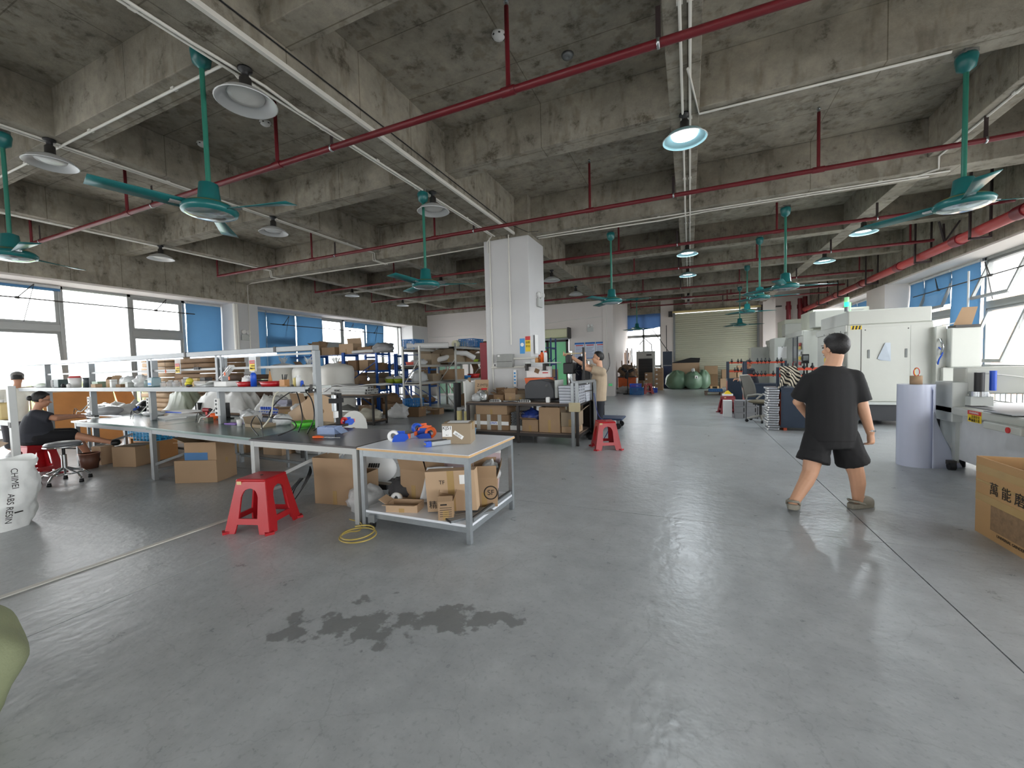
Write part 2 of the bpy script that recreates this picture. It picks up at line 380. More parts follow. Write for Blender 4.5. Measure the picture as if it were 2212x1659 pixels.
# back wall behind the racks, and the deep bay beside it
wb = S('wall_back')
MB().box(-13.9, -8.7, 18.2, 18.45, 0, ZS).build('panel', 'white paint', wb)
MB().box(-8.7, -5.05, 18.2, 18.45, 2.62, ZS).build('panel', 'white paint', wb)
MB().box(-5.05, -3.36, 18.2, 18.45, 0, ZS).build('panel', 'white paint', wb)
MB().box(-3.62, -3.33, 18.45, 25, 0, ZS).build('return_panel', 'white paint', wb)
MB().box(-3.5, -3.05, 18.15, 18.75, 0, ZS).build('pilaster', 'white paint', wb)
wf = S('wall_far')
YF = 24.8
MB().box(-3.6, -3.4, YF, YF+.25, 0, ZS).build('panel', 'white paint', wf)
MB().box(-3.4, -1.5, YF, YF+.25, 4.22, ZS).build('lintel', 'concrete', wf)
MB().box(-1.5, -.82, YF, YF+.25, 0, ZS).build('panel', 'white paint', wf)
MB().box(-.82, 3.3, YF, YF+.25, 4.15, ZS).build('lintel', 'concrete', wf)
MB().box(3.3, 6.7, YF, YF+.25, 0, ZS).build('panel', 'white paint', wf)
MB().box(3.45, 4.0, YF-.35, YF, 0, ZS).build('pilaster', 'white paint', wf)
wn_ = S('wall_near')
for a in ((-14, 6.7, -.3, 1.0), (-14, 6.7, 3.4, ZS+.2), (-14, -10, 1.0, 3.4), (-2, 6.7, 1.0, 3.4)): MB().box(a[0], a[1], -8.2, -8, a[2], a[3]).build('panel', 'white paint', wn_)
for x in (-10, -8, -6, -4, -2): MB().box(x-.04, x+.04, -8.15, -8.05, 1, 3.4).build('mullion', 'frame grey', wn_)  # unseen window added behind the camera to brighten the foreground
for x in (-10, -8, -6, -4): MB().box(x+.04, x+1.96, -8.11, -8.1, 1, 3.4).build('pane', 'pane', wn_)  # panes of that added window
# columns
def column(x0, x1, y0, y1, zt):
    c = MB().box(x0, x1, y0, y1, 0, zt).build('column', 'pier paint', None, bev=.012); c['kind'] = 'structure'; return c
COLM = column(-4.10, -3.06, 8.05, 9.0, 4.16)
MB().box(-4.10, -3.06, 8.05, 9.0, 4.16, ZS).build('column_head', 'concrete', COLM)
# ---------------------------------------------------------------- windows
nwin = [0]
def window(X, ys, z0, z1, bays, side, rail_z=1.15):
    """a run of bays in the plane X; bays: dict(t=transom z or None, shade=drop z, tilt=top sash opened, sh2)"""
    nwin[0] += 1; o = S('window_%d' % nwin[0]); d = .11
    for y in ys: MB().box(X-d/2, X+d/2, y-.04, y+.04, z0, z1).build('mullion', 'frame grey', o, bev=.006)
    MB().box(X-d/2, X+d/2, ys[0], ys[-1], z1-.07, z1).build('head_rail', 'frame grey', o)
    MB().box(X-d/2, X+d/2, ys[0], ys[-1], z0, z0+.08).build('sill_rail', 'frame grey', o)
    for a, b_, bay in zip(ys[:-1], ys[1:], bays):
        cuts = [z0+.08]
        tz = bay.get('t')
        if tz:
            MB().box(X-d/2, X+d/2, a+.04, b_-.04, tz-.11, tz+.05).build('transom', 'frame grey', o, bev=.005)
        lo_top = (tz-.11) if tz else z1-.07
        MB().box(X-d/2, X+d/2, a+.04, b_-.04, rail_z-.05, rail_z+.05).build('transom', 'frame grey', o)
        MB().box(X-.006, X+.006, a+.04, b_-.04, z0+.08, rail_z-.05).build('pane', 'pane', o)
        def sash(zl, zh, tilt):
            hinge = Vector((X, 0, zh)); X_ = Matrix.Translation(hinge) @ Matrix.Rotation(side*tilt, 4, 'Y')
            h = zh-zl; f = MB(); g = MB()
            for (ya, yb, za, zb) in ((a+.04, a+.1, -h, 0), (b_-.1, b_-.04, -h, 0), (a+.1, b_-.1, -h, -h+.06), (a+.1, b_-.1, -.06, 0)):
                f.box(-.025, .025, ya, yb, za, zb, X_)
            fo = f.build('sash', 'frame grey', o)
            g.box(-.005, .005, a+.1, b_-.1, -h+.06, -.06, X_).build('glazing', 'pane', fo)
        if tz:
            sash(tz+.05, z1-.07, bay.get('tilt', 0)); sash(rail_z+.05, lo_top, bay.get('tilt2', 0))
        else:
            MB().box(X-.006, X+.006, a+.04, b_-.04, rail_z+.05, z1-.07).build('pane', 'pane', o)
        if bay.get('shade'):
            zz = bay['shade']; sx = X+side*-.13
            def fn(u, v, a=a, b_=b_, zz=zz, sx=sx): return (sx+.012*math.sin(u*9+v*3)+.01*math.sin(v*7), lerp(a+.02, b_-.02+bay.get('ext', 0), u), lerp(z1-.03, zz, v))
            MB().sheet(fn, 10, 8).build('roller_blind', 'blind blue', o)
            MB().cyl((sx, a+.03, z1-.05), (sx, b_-.03, z1-.05), .035).build('blind_roller', 'frame white', o)
    return o
S_L, S_R = -1, 1      # outward direction along X
w = window(-13.5, [-7, -5.5, -4, -2.5, -1.2, -.6], .1, 3.58, [dict(t=2.63), {}, dict(t=2.63), {}, {}], S_L)
w1 = window(-13.5, [0, 1.6, 3.1, 4.63, 5.9, 7.14, 8.15], .1, 3.58,
            [dict(t=2.63), dict(), dict(t=2.63, shade=3.44, tilt2=.14), dict(), dict(t=2.60, tilt2=.0), dict(shade=1.85)], S_L)
w2 = window(-13.5, [8.9, 9.6, 10.76, 11.96, 13.09, 14.35, 15.53, 16.65, 16.9], .1, 3.58,
            [dict(shade=1.3), dict(t=2.6, shade=1.35), dict(shade=1.4), dict(t=2.5), dict(shade=3.25), dict(t=2.55, shade=2.5), {}, {}], S_L)
w3 = window(6.15, [-7, -5, -3, -1, 1.2], .3, 3.60, [dict(t=2.6), {}, dict(t=2.6), {}], S_R)
w4 = window(6.15, [1.9, 3.4, 4.9, 6.4, 7.9, 9.3, 10.2, 11.45, 12.75, 13.9, 15.2, 16.0], .3, 3.60,
            [dict(t=2.6), {}, dict(t=2.6), {}, {}, {}, {}, dict(t=2.56, tilt=.35, tilt2=.32), dict(shade=1.2), dict(t=2.56, tilt=.3, tilt2=.1, shade=2.72), dict(shade=2.2)], S_R)
w5 = window(6.15, [17.4, 18.8, 20.2, 21.8, 23.9], .3, 3.60, [dict(shade=2.9), dict(shade=3.0), dict(shade=2.6), {}], S_R)
# opening gear: long rod with scissor arms in front of the sashes
def opener(X, y0, y1, z, arms, label, side):
    t = T('window_opener', label, 'window rod', (X, y0, z))
    MB().cyl((0, 0, 0), (0, y1-y0, 0), .014, 8).build('rod', 'dark metal', t)
    for a in arms:
        MB().bar((0, a-y0, 0), (side*.05, a-y0+.28, .34), .014).bar((side*.05, a-y0+.28, .34), (side*.1, a-y0+.1, -.5), .012).build('arm', 'dark metal', t)
        MB().cbox((0, a-y0, 0), (.05, .06, .05)).build('bracket', 'dark metal', t)
opener(-13.28, 0, 7.35, 3.2, (3.9, 6.4), 'thin grey opener rod across the bright window behind the workbench', -1)
opener(-13.28, 9.7, 15.4, 3.12, (10.2, 13.3, 14.8), 'thin grey opener rod across the blue blinds above the racks', -1)
opener(5.95, 11.3, 15.6, 3.13, (12.3, 14.3), 'grey opener rod in front of right-hand windows above the machines', 1)
# balcony railing outside both window walls
def railing(X, y0, y1, zt, label, step=.17):
    t = T('balcony_railing', label, 'railing', (X, y0, 0))
    MB().bar((0, 0, zt), (0, y1-y0, zt), .06).build('top_rail', 'frame grey', t)
    MB().bar((0, 0, .35), (0, y1-y0, .35), .04).build('bottom_rail', 'frame grey', t)
    bal = MB().bar((0, 0, .35), (0, 0, zt), .028).mesh('baluster'); bal.materials.append(MATS['frame grey'])
    for k in range(int((y1-y0)/step)):
        b_ = bpy.data.objects.new('baluster', bal); COL.objects.link(b_); b_.parent = t; b_.location = (0, step*(k+.5), 0)
railing(-13.7, 3.5, 12, 1.12, 'grey balcony railing outside the windows behind the workbench')
railing(6.45, 7.5, 14.5, 1.06, 'grey balcony railing outside the right-hand windows')
# far bay window
fw = S('window_7')
for x in (-3.4, -2.45, -1.5): MB().box(x-.05, x+.05, YF+.05, YF+.16, .1, 4.22).build('mullion', 'frame grey', fw)
for z in (.14, 1.2, 2.95, 4.19): MB().box(-3.4, -1.5, YF+.05, YF+.16, z-.08, z+.08).build('transom', 'frame grey', fw)
for x in (-3.4, -2.45): 
    for z0, z1 in ((.22, 1.12), (1.28, 2.87), (3.03, 4.11)): MB().box(x+.05, x+.90, YF+.09, YF+.105, z0, z1).build('pane', 'pane', fw)
MB().sheet(lambda u, v: (lerp(-3.38, -1.52, u), YF-.02+.03*math.sin(u*14)*v+.03*math.sin(u*5+v*4), lerp(4.2, 3.28+.16*u*u, v)), 24, 8).build('roller_blind', M('blind dull', (66, 96, 140), .8, translucent=.15), fw)
# roller shutter door in the far wall
dr = S('door_1')
prof = []
nsl = 36
def shut(u, v): 
    return (lerp(-.78, 3.26, u), YF+.06-.03*abs(math.sin(v*nsl*PI)), lerp(.0, 4.12, v))
MB().sheet(shut, 1, nsl*6, False).build('shutter_curtain', M('shutter green', (190, 192, 172), .45, .05, var=.04), dr)
for x in (-.84, 3.24): MB().box(x, x+.1, YF-.03, YF+.13, 0, 4.2).build('guide_rail', 'alu', dr)
MB().box(-.84, 3.34, YF-.02, YF+.1, 0, .06).build('bottom_bar', 'dark metal', dr)
MB().cyl((-.95, YF-.12, 4.2), (3.45, YF-.12, 4.2), .06).build('drum_shaft', M('shaft cream', (226, 206, 150), .5), dr)  # drum shaft in a warm cream of its own
MB().cbox((3.55, YF-.15, 4.08), (.3, .3, .34)).cyl((3.6, YF-.15, 4.1), (4.3, YF-.15, 4.12), .04).build('motor', 'dark metal', dr)
MB().cbox((-.98, YF-.1, 4.1), (.2, .2, .3)).build('end_bracket', 'dark metal', dr)
# wide doorway with green panels and a rolled-up shutter in the back wall
dg = S('door_2')
MB().box(-8.8, -5.0, 17.78, 18.2, 2.66, 3.06).build('shutter_box', M('shutter cream', (206, 206, 170), .45, var=.05), dg, bev=.05)
MB().box(-5.0, -4.94, 17.76, 18.2, 2.62, 3.1).build('box_end', 'dark metal', dg)
for x in (-8.7, -7.85, -7.0, -6.1, -5.15): MB().box(x-.05, x+.05, 18.22, 18.36, 0, 2.62).build('door_post', 'dark metal', dg)
MB().box(-8.7, -5.1, 18.22, 18.36, 2.5, 2.62).build('door_head', 'dark metal', dg)
for a, b_ in ((-8.65, -7.9), (-7.8, -7.05), (-6.95, -6.15), (-6.05, -5.2)):
    MB().box(a, b_, 18.28, 18.30, .05, 2.5).build('door_panel', 'green glass', dg)
MB().box(-8.9, -4.98, 18.16, 18.2, 2.58, 2.66).build('door_trim', 'alu', dg)
for a, b_ in ((-12.2, -11.5), (-11.4, -10.7)): MB().box(a, b_, 18.17, 18.2, .1, 2.2).build('door_panel', 'green glass', dg)
# ---------------------------------------------------------------- outside
gd = MB().box(-140, 120, -90, 160, -9.2, -9).build('ground_outside', M('outside ground', (156, 154, 152), .9), None); gd['kind'] = 'structure'
def building(x, y, w, d, h, col, label, fl_=3.2, wx=2.6):
    t = T('apartment_building', label, 'building', (x, y, -9))
    MB().box(-w/2, w/2, -d/2, d/2, 0, h).build('wall', M('facade %d %d %d' % col, col, .9), t)
    sgn = 1 if x < 0 else -1; gm = M('facade window', (150, 170, 186), .3); wm = MB().box(-.05, .05, -.8, .8, 0, 1.6).mesh('window'); wm.materials.append(gm)
    for r in range(int(h/fl_)):
        for c in range(int(d/wx)):
            o = bpy.data.objects.new('window', wm); COL.objects.link(o); o.parent = t; o.location = (sgn*w/2, -d/2+wx*(c+.5), 1+r*fl_)
building(-46, 12, 12, 16, 13, (214, 222, 228), 'pale glass building outside the left-hand window')
building(-70, 40, 14, 14, 16, (206, 214, 222), 'distant pale tower seen between the window bars')
building(-60, 62, 16, 22, 16, (222, 224, 222), 'white building outside the second left-hand window')
building(40, 72, 14, 20, 17, (220, 170, 130), 'orange-roofed building outside the right-hand window')
building(36, 48, 10, 12, 12, (226, 196, 170), 'low peach building outside the right-hand window')
def tree(x, y, h, r, label):
    t = T('tree', label, 'tree', (x, y, -9)); rr = random.Random(int(x*7+y))
    MB().tube([(0, 0, 0), (.1, .1, h*.5), (0, .2, h*.8)], [.3, .22, .1], 7).build('trunk', M('bark', (96, 84, 70), .9), t)
    f = MB()
    for k in range(9):
        a = rr.uniform(0, 6.3); q = rr.uniform(0, r*.6); c = (q*math.cos(a), q*math.sin(a), h*.8+rr.uniform(-.8, 1.0))
        f.ball(c, r*rr.uniform(.4, .6), 10, 7, fn=lambda d: 1+.35*noise.noise(d*3+Vector((k, 0, 0))))
    f.build('crown', M('foliage', (120, 150, 92), .9, var=.4, scale=3, bump=.6, bscale=8), t)
tree(-33, 12.5, 9.5, 3.4, 'hazy green tree outside the window behind the workbench'); tree(-34, 26.5, 9.6, 3.8, 'large hazy tree further along outside the workbench window')
tree(-38, 31, 9.2, 3.2, 'small hazy tree nearest the blue blind outside the left-hand windows')
# ================================================================ ceiling services
# ---- dish lamps under the beams
def make_lamp(lit):
    r = T('high_bay_lamp', None, 'ceiling lamp')
    X0 = Matrix.Identity(4)
    MB().lathe([(.001, 0), (.06, 0), (.06, -.02), (.03, -.03), (.03, -.07)], 14).build('canopy_mount', 'black', r)
    MB().lathe([(.03, -.07), (.05, -.09), (.05, -.17), (.07, -.19)], 14).build('socket', 'dark metal', r)
    prof = [(.07, -.19), (.11, -.205), (.20, -.25), (.245, -.30), (.25, -.305), (.244, -.305), (.195, -.256), (.15, -.24)]
    d = MB().lathe(prof, 32).build('dish', 'dish glow tint' if lit else 'dish', r)
    MB().lathe([(.15, -.24), (.14, -.262), (.08, -.27), (.001, -.272)], 28).build('lens', 'lens on' if lit else 'lens off', r)
    MB().lathe([(.245, -.298), (.253, -.303), (.245, -.308)], 32).build('rim', 'dish', r)
    return r
LA, LB = make_lamp(False), make_lamp(True); usedA, usedB = [0], [0]
BX = {'A': (-3.70, ZM), 'B': (-.04, ZB), 'C': (3.43, ZB), 'D': (-7.25, ZB), 'E': (-11.07, ZB)}
lamps = [(540, 215, 'A', 0, 'unlit dish lamp, largest of all, under the main beam'), (115, 350, 'D', 0, 'unlit dish lamp nearest the top-left teal fan'),
 (950, 452, 'A', 0, 'unlit dish lamp on main beam just left of white column'), (597, 500, 'D', 0, 'unlit dish lamp below second sprinkler run, left of the tall teal fan'),
 (358, 556, 'E', 0, 'unlit dish lamp above the bright workbench window'), (1475, 300, 'B', 1, 'glowing dish lamp, largest of the lit ones'),
 (1480, 549, 'B', 1, 'glowing dish lamp, second in the middle row'), (1481, 595, 'B', 1, 'glowing dish lamp, third in the middle row'),
 (1853, 503, 'C', 1, 'glowing dish lamp nearest the right-hand windows'), (1764, 566, 'C', 1, 'glowing dish lamp above the machine with green beacon'),
 (965, 612, 'D', 0, 'unlit dish lamp left of column above the grey racks'), (781, 636, 'E', 0, 'unlit dish lamp in front of lintel over blue blinds'),
 (887, 658, 'E', 0, 'unlit dish lamp nearest the corner of the back wall'), (1211, 603, 'A', 0, 'unlit dish lamp right beside the white column'),
 (1261, 634, 'A', 0, 'unlit dish lamp above the wall posters'), (1483, 644, 'B', 0, 'small far dish lamp above the roller shutter, upper one'),
 (1484, 656, 'B', 0, 'small far dish lamp above the roller shutter, lower one')]
for px, py, b_, lit, lab in lamps:
    X, z = BX[b_]; q = AZ(px, py, z-.29); src, u = (LB, usedB) if lit else (LA, usedA)
    loc = (X, q.y if py < 640 else min(q.y, 23.5), z-.003); o = src if not u[0] else dup(src)
    u[0] = 1; o.location = loc; o['label'] = lab; o['group'] = 'lit dish lamps' if lit else 'unlit dish lamps'
    if lit:
        l = bpy.data.lights.new('lamp_light', 'AREA'); l.shape = 'DISK'; l.size = .26; l.energy = 18; l.color = (.86, .94, 1)
        lo = bpy.data.objects.new('lamp_light', l); COL.objects.link(lo); lo.parent = o; lo.location = (0, 0, -.285)
# ---- ceiling fans
def make_fan():
    r = T('ceiling_fan', None, 'ceiling fan')
    MB().cbox((0, 0, -.02), (.12, .12, .04)).build('mount_plate', 'steel', r)
    MB().lathe([(.001, -.03), (.075, -.03), (.085, -.06), (.07, -.16), (.03, -.19), (.022, -.2)], 18).build('canopy', 'fan teal', r)
    MB().cyl((0, 0, -.18), (0, 0, -1.24), .021, 12).build('down_rod', 'fan rod', r)
    mt = MB().lathe([(.024, -1.20), (.075, -1.22), (.09, -1.36), (.12, -1.39), (.20, -1.42), (.225, -1.45), (.215, -1.485), (.15, -1.51), (.05, -1.52), (.001, -1.52)], 26).build('motor', 'fan teal', r)
    MB().lathe([(.17, -1.412), (.176, -1.406), (.182, -1.418)], 26).build('gold_ring', 'gold', mt)
    MB().lathe([(.19, -1.496), (.16, -1.510), (.1, -1.521), (.001, -1.525)], 24).build('underside_plate', M('fan silver', (190, 204, 206), .15, .8), mt)
    for k in range(3):
        a = 2*PI*k/3; X = Matrix.Rotation(a, 4, 'Z')
        b_ = MB().sheet(lambda u, v: (lerp(.19, .80, u), (v-.5)*lerp(.10, .16, u), -1.445+(v-.5)*lerp(.05, .025, u)), 5, 2, True, X).build('blade', 'fan teal', r, solid=.006)
        MB().box(.12, .30, -.03, .03, -1.46, -1.445, X).build('blade_arm', 'steel', b_)
    return r
fan = make_fan()
fans = [(433, 100, ZB, .3, 'tall teal ceiling fan in front of the unlit lamp at upper left'), (3, 283, ZB, -.1, 'teal ceiling fan cut by the left picture edge'),
 (913, 412, ZM, .5, 'teal ceiling fan hanging left of the white column'), (2088, 112, ZM+.18, .28, 'teal ceiling fan with pale blades near right picture edge'),
 (1319, 500, ZM, .1, 'teal ceiling fan just right of the white column'), (1697, 445, ZM, .2, 'teal ceiling fan over the charcoal tool desk'),
 (1641, 511, ZB, .0, 'teal ceiling fan third from the right, smaller and behind'), (1614, 572, ZB, .2, 'small teal ceiling fan before the roller shutter motor'),
 (1598, 618, ZM, .1, 'tiny teal ceiling fan against the roller shutter'), (1375, 640, ZB, .4, 'tiny teal ceiling fan against the far blue blind')]
for k, (px, py, z, a, lab) in enumerate(fans):
    p = AZ(px, py, z); o = fan if k == 0 else dup(fan); o.location = (p.x, min(p.y, 24), z); o.rotation_euler = (0, 0, a); o['label'] = lab; o['group'] = 'teal ceiling fans'
# ---- sprinkler pipes
ZP = 4.10
def run_pipe(y, x0, x1, r, lab, risers, hangers, mat='red pipe', z=ZP, drop=None):
    t = T('sprinkler_pipe', lab, 'pipe', (0, y, z), 0, 'red sprinkler runs')
    MB().cyl((x0, 0, 0), (x1, 0, 0), r, 12).build('run', mat, t)
    for x in risers:
        rz = MB().cyl((x, 0, 0), (x, 0, ZS-z-.09), r*.62, 10).build('riser', mat, t)
        MB().cyl((x, 0, ZS-z-.09), (x, 0, ZS-z-.02), .016, 8).cyl((x, 0, ZS-z-.05), (x, 0, ZS-z-.045), .03, 10).build('sprinkler_head', 'steel', rz)
        MB().cyl((x-.07, 0, 0), (x+.07, 0, 0), r*1.22, 12).build('tee_coupling', mat, t)
    for x in hangers:
        h = MB().box(x-.02, x+.02, -.004, .004, r*.6, (ZB if -13 < x < 6 else ZS)-z).build('hanger_strap', 'hanger dark', t)
        MB().lathe([(r*1.1, -.012), (r*1.22, -.012), (r*1.22, .012), (r*1.1, .012)], 12, Matrix.Translation((x, 0, 0)) @ Matrix.Rotation(PI/2, 4, 'Y')).build('ring_clamp', 'steel', h)
    if drop:
        x = drop; MB().cyl((x, 0, 0), (x, 0, ZS-z-.1), r*.62, 10).build('riser', mat, t)
    return t
def X_at(px, py): return AZ(px, py, ZP).x
y1_ = AZ(740, 312, ZP).y; y2_ = AZ(1270, 455, ZP).y; y3_ = AZ(1678, 500, ZP).y; y4_ = AZ(1680, 556, ZP).y; y5_ = AZ(1680, 603, ZP).y; y6_ = AZ(1680, 626, ZP).y; y7_ = min(24.3, AZ(1640, 643, ZP).y)
run_pipe(y1_, -11.9, 5.0, .036, 'red sprinkler pipe nearest the camera, crossing the top of the view', [X_at(600, 357), X_at(1100, 200), X_at(280, 462)], [X_at(718, 320), X_at(335, 445), X_at(1422, 95), X_at(92, 522)], drop=-11.9)
run_pipe(y2_, -11.8, 5.2, .034, 'red sprinkler pipe passing in front of the column top', [X_at(1275, 455), X_at(1767, 368), X_at(938, 513), X_at(672, 560)], [X_at(1024, 499), X_at(2133, 300), X_at(1455, 425), X_at(718, 550)], drop=-11.8)
run_pipe(y3_, -11.6, 5.2, .034, 'red sprinkler pipe, third run from the camera, just behind the column', [X_at(1338, 547), X_at(1678, 500), X_at(855, 610)], [X_at(1895, 471), X_at(1463, 530), X_at(893, 606)], drop=-11.6)
run_pipe(y4_, -11.5, 5.2, .034, 'red sprinkler pipe, fourth run, behind the lit middle lamps', [X_at(1370, 590), X_at(1636, 559), X_at(962, 636), X_at(1965, 525)], [X_at(1795, 543), X_at(1466, 580), X_at(993, 632)], drop=-11.5)
run_pipe(y5_, -11.4, 5.2, .034, 'red sprinkler pipe, fifth run, under the far white beam', [X_at(1387, 627), X_at(1597, 611), X_at(1850, 590)], [X_at(1722, 598), X_at(1470, 621)], drop=-11.4)
run_pipe(y6_, -2.9, 5.2, .034, 'short red sprinkler pipe in the far bay, sixth run', [X_at(1579, 634), X_at(1402, 646)], [X_at(1664, 628), X_at(1473, 643)], drop=-2.9)
run_pipe(y7_, -2.6, 5.2, .034, 'last red sprinkler pipe above the roller shutter', [X_at(1571, 648)], [X_at(1562, 648)], drop=-2.6)
# big main along the right wall
PX, PZ = 5.12, None
pa, pb = AX(2212, 448, 5.12), AX(1790, 648, 5.12); PZ = (pa.z+pb.z)/2
t = T('fire_main_pipe', 'thick red fire main running along the right wall above windows', 'pipe', (5.12, 0, PZ))
MB().cyl((0, -4, 0), (0, 24.0, 0), .10, 18).build('run', 'red pipe bright', t)
for y in (4.0, 7.0, 9.8, 11.6, 14.2, 16.8, 19.4, 21.6): MB().cyl((0, y-.12, 0), (0, y+.12, 0), .118, 18).build('grooved_coupling', 'red pipe', t)
for y in (6.0, 10.9, 13.0, 16.0, 18.6, 21):
    MB().box(-.16, -.13, y-.02, y+.02, -.14, ZS-PZ).box(.13, .16, y-.02, y+.02, -.14, ZS-PZ).box(-.16, .16, y-.02, y+.02, -.16, -.12).build('hanger_frame', 'hanger dark', t)
for y in (12.1,):
    for dx, dy in ((-.18, -.2), (0, .05), (.2, -.1)): MB().bar((0, y, .1), (dx, y+dy, .5), .03).build('brace', 'hanger dark', t)
for k, (x, y) in enumerate(((4.55, 24.45), (5.0, 24.3), (5.25, 24.5))):
    q = T('fire_riser', ['red fire riser standing nearest the roller shutter', 'red fire riser in the middle of three', 'red fire riser nearest the right wall'][k], 'pipe', (x, y, 0), 0, 'red fire risers')
    MB().cyl((0, 0, 0), (0, 0, 4.3+.1*k), .1, 14).build('stand_pipe', 'red pipe', q)
    for z in (1.2, 3.2, 4.0): MB().cyl((0, 0, z-.1), (0, 0, z+.1), .125, 14).build('coupling', 'red pipe', q)
# ---- white conduits under the beams
def conduit(pts, lab, r=.014, n=8, clips=None):
    t = T('cable_conduit', lab, 'conduit', (0, 0, 0))
    MB().tube(pts, r, n).build('tube', 'conduit', t)
    P = [Vector(p) for p in pts]
    for a, b_ in zip(P[:-1], P[1:]):
        L = (b_-a).length
        if L > 3:
            for k in range(int(L/1.6)):
                MB().cbox(a.lerp(b_, (k+.5)/int(L/1.6))+Vector((0, 0, .004)), (.05, .05, .02)).build('saddle_clip', 'conduit', t)
    return t
e = .016
MB().box(-3.375, -3.335, -8, 8.0, ZM-.03, ZM+.015).build('cable_trunking', 'conduit', tag(T('trunking_run', None, None), 'white cable trunking along the right edge of the main beam', 'trunking'))
conduit([(-3.82, -6, ZM-e), (-3.82, 7.9, ZM-e), (-3.99, 8.0, ZM-.1), (-3.99, 8.03, 3.9)], 'white conduit along left edge of main beam toward the column')
conduit([(-3.78, -6, ZM-e), (-3.78, 2.2, ZM-e), (-3.74, 2.8, ZM-e), (-3.78, 3.2, ZM-e), (-3.78, 7.95, ZM-e)], 'white conduit beside the largest unlit lamp')
conduit([(-11.0, 2.62, ZB-e), (-7.4, 2.62, ZB-e), (-4.0, 2.62, ZB-e), (-3.85, 2.62, ZM-e)], 'white conduit under the nearest cross beam at left')
for dx, lab in ((-7.34, 'outer white conduit under the narrow left beam'), (-7.28, 'inner white conduit under the narrow left beam')):
    conduit([(dx, -6, ZB-e), (dx, 8.20, ZB-e), (dx, 8.23, ZB-.02), (dx, 8.23, ZM-e), (dx, 8.7, ZM-e)], lab)
for dx, lab in ((-11.15, 'outer white conduit under the beam by the left windows'), (-11.09, 'inner white conduit under the beam by the left windows')):
    conduit([(dx, -6, ZB-e), (dx, 8.2, ZB-e), (dx, 8.23, ZM-e), (dx, 8.5, ZM-e)], lab)
for dx, lab in ((-.06, 'left white conduit under the middle beam with lit lamps'), (.02, 'right white conduit under the middle beam with lit lamps')):
    conduit([(dx, -6, ZB-e), (dx, 8.20, ZB-e), (dx, 8.235, ZM-e), (dx, 8.69, ZM-e), (dx, 8.7, ZB-e), (dx, 17.85, ZB-e)], lab)
conduit([(.0, 4.6, ZB-.03), (.12, 5.5, ZB-e), (2.35, 5.5, ZB-e)], 'white conduit from largest lit lamp to the right-hand fan')
conduit([(-3.0, 8.4, ZM-e), (3.6, 8.4, ZM-e)], 'upper white conduit under the column cross beam, right side')
conduit([(-3.0, 8.52, ZM-e), (-.5, 8.55, ZM-e-.02), (.3, 8.5, ZM-e), (3.4, 8.5, ZM-e)], 'sagging white conduit under the column cross beam')
conduit([(-12.6, 8.5, 1.0), (-12.6, 8.5, ZM-.06), (-12.4, 8.5, ZM-e), (-10.3, 8.5, ZM-e), (-7, 8.5, ZM-.05), (-4.2, 8.5, ZM-e)], 'white conduit along left half of the column cross beam')
conduit([(3.4, 2, ZB-e), (3.4, 7.6, ZB-e), (3.4, 8.22, ZB-.02), (3.4, 8.23, ZM-e), (3.15, 8.5, ZM-e)], 'white conduit kinking down the right-hand beam')
conduit([(-3.95, 8.035, ZM), (-3.95, 8.035, 1.2), (-3.95, 8.035, .95), (-3.2, 8.035, .95)], 'left conduit running down the face of the white column')
conduit([(-3.5, 8.035, ZM), (-3.5, 8.035, 1.9)], 'right conduit running down the face of the white column')
conduit([(-3.33, 18.18, 4.9), (-3.33, 18.12, 1.6)], 'grey conduit down the corner of the back wall')
c = tag(MB().tube([(-3.34, -6, 4.38), (-3.345, -1, 4.37), (-3.345, 3, 4.36), (-3.34, 7.6, 4.30), (-3.05, 8.02, 4.2), (-2.9, 8.24, 4.26)], .006, 6).build('loose_cable', 'cable black', None), 'thin black cable strung along the side of the main beam', 'cable')
for a, lab in (((-12.9, 18.18, 3.05), 'thin white cable sagging across the back wall left of column'),):
    tag(MB().tube([a, (-11.5, 18.17, 3.02), (-9.5, 18.17, 3.05), (-7.5, 18.17, 3.25), (-5, 18.17, 3.45), (-3.5, 18.17, 3.5)], .012, 6).build('wall_cable', 'cable white', None), lab, 'cable')
# ---- smoke detectors on the slab
det = T('smoke_detector', None, 'smoke detector')
MB().lathe([(.001, 0), (.07, 0), (.075, -.02), (.06, -.045), (.04, -.06), (.001, -.065)], 20).build('body', 'white plastic', det)
for k in range(6): MB().cbox((.062*math.cos(k*PI/3), .062*math.sin(k*PI/3), -.035), (.014, .022, .012), k*PI/3).build('vent_slot', 'black', det)
for k, (px, py, lab) in enumerate(((1077, 72, 'white smoke detector right of the nearest sprinkler riser'), (573, 262, 'white smoke detector between the large lamp and the red riser'), (437, 308, 'white smoke detector behind the tall fan rod'))):
    o = det if k == 0 else dup(det); p = AZ(px, py, ZS); o.location = (p.x, p.y, ZS); o['label'] = lab; o['group'] = 'smoke detectors'
p = AZ(1226, 118, ZS); tag(MB().lathe([(.001, 0), (.07, 0), (.06, -.03), (.02, -.035), (.001, -.02)], 14).build('ceiling_junction_box', 'alu dark', None, loc=p), 'small grey junction box set in the bare slab', 'junction box')
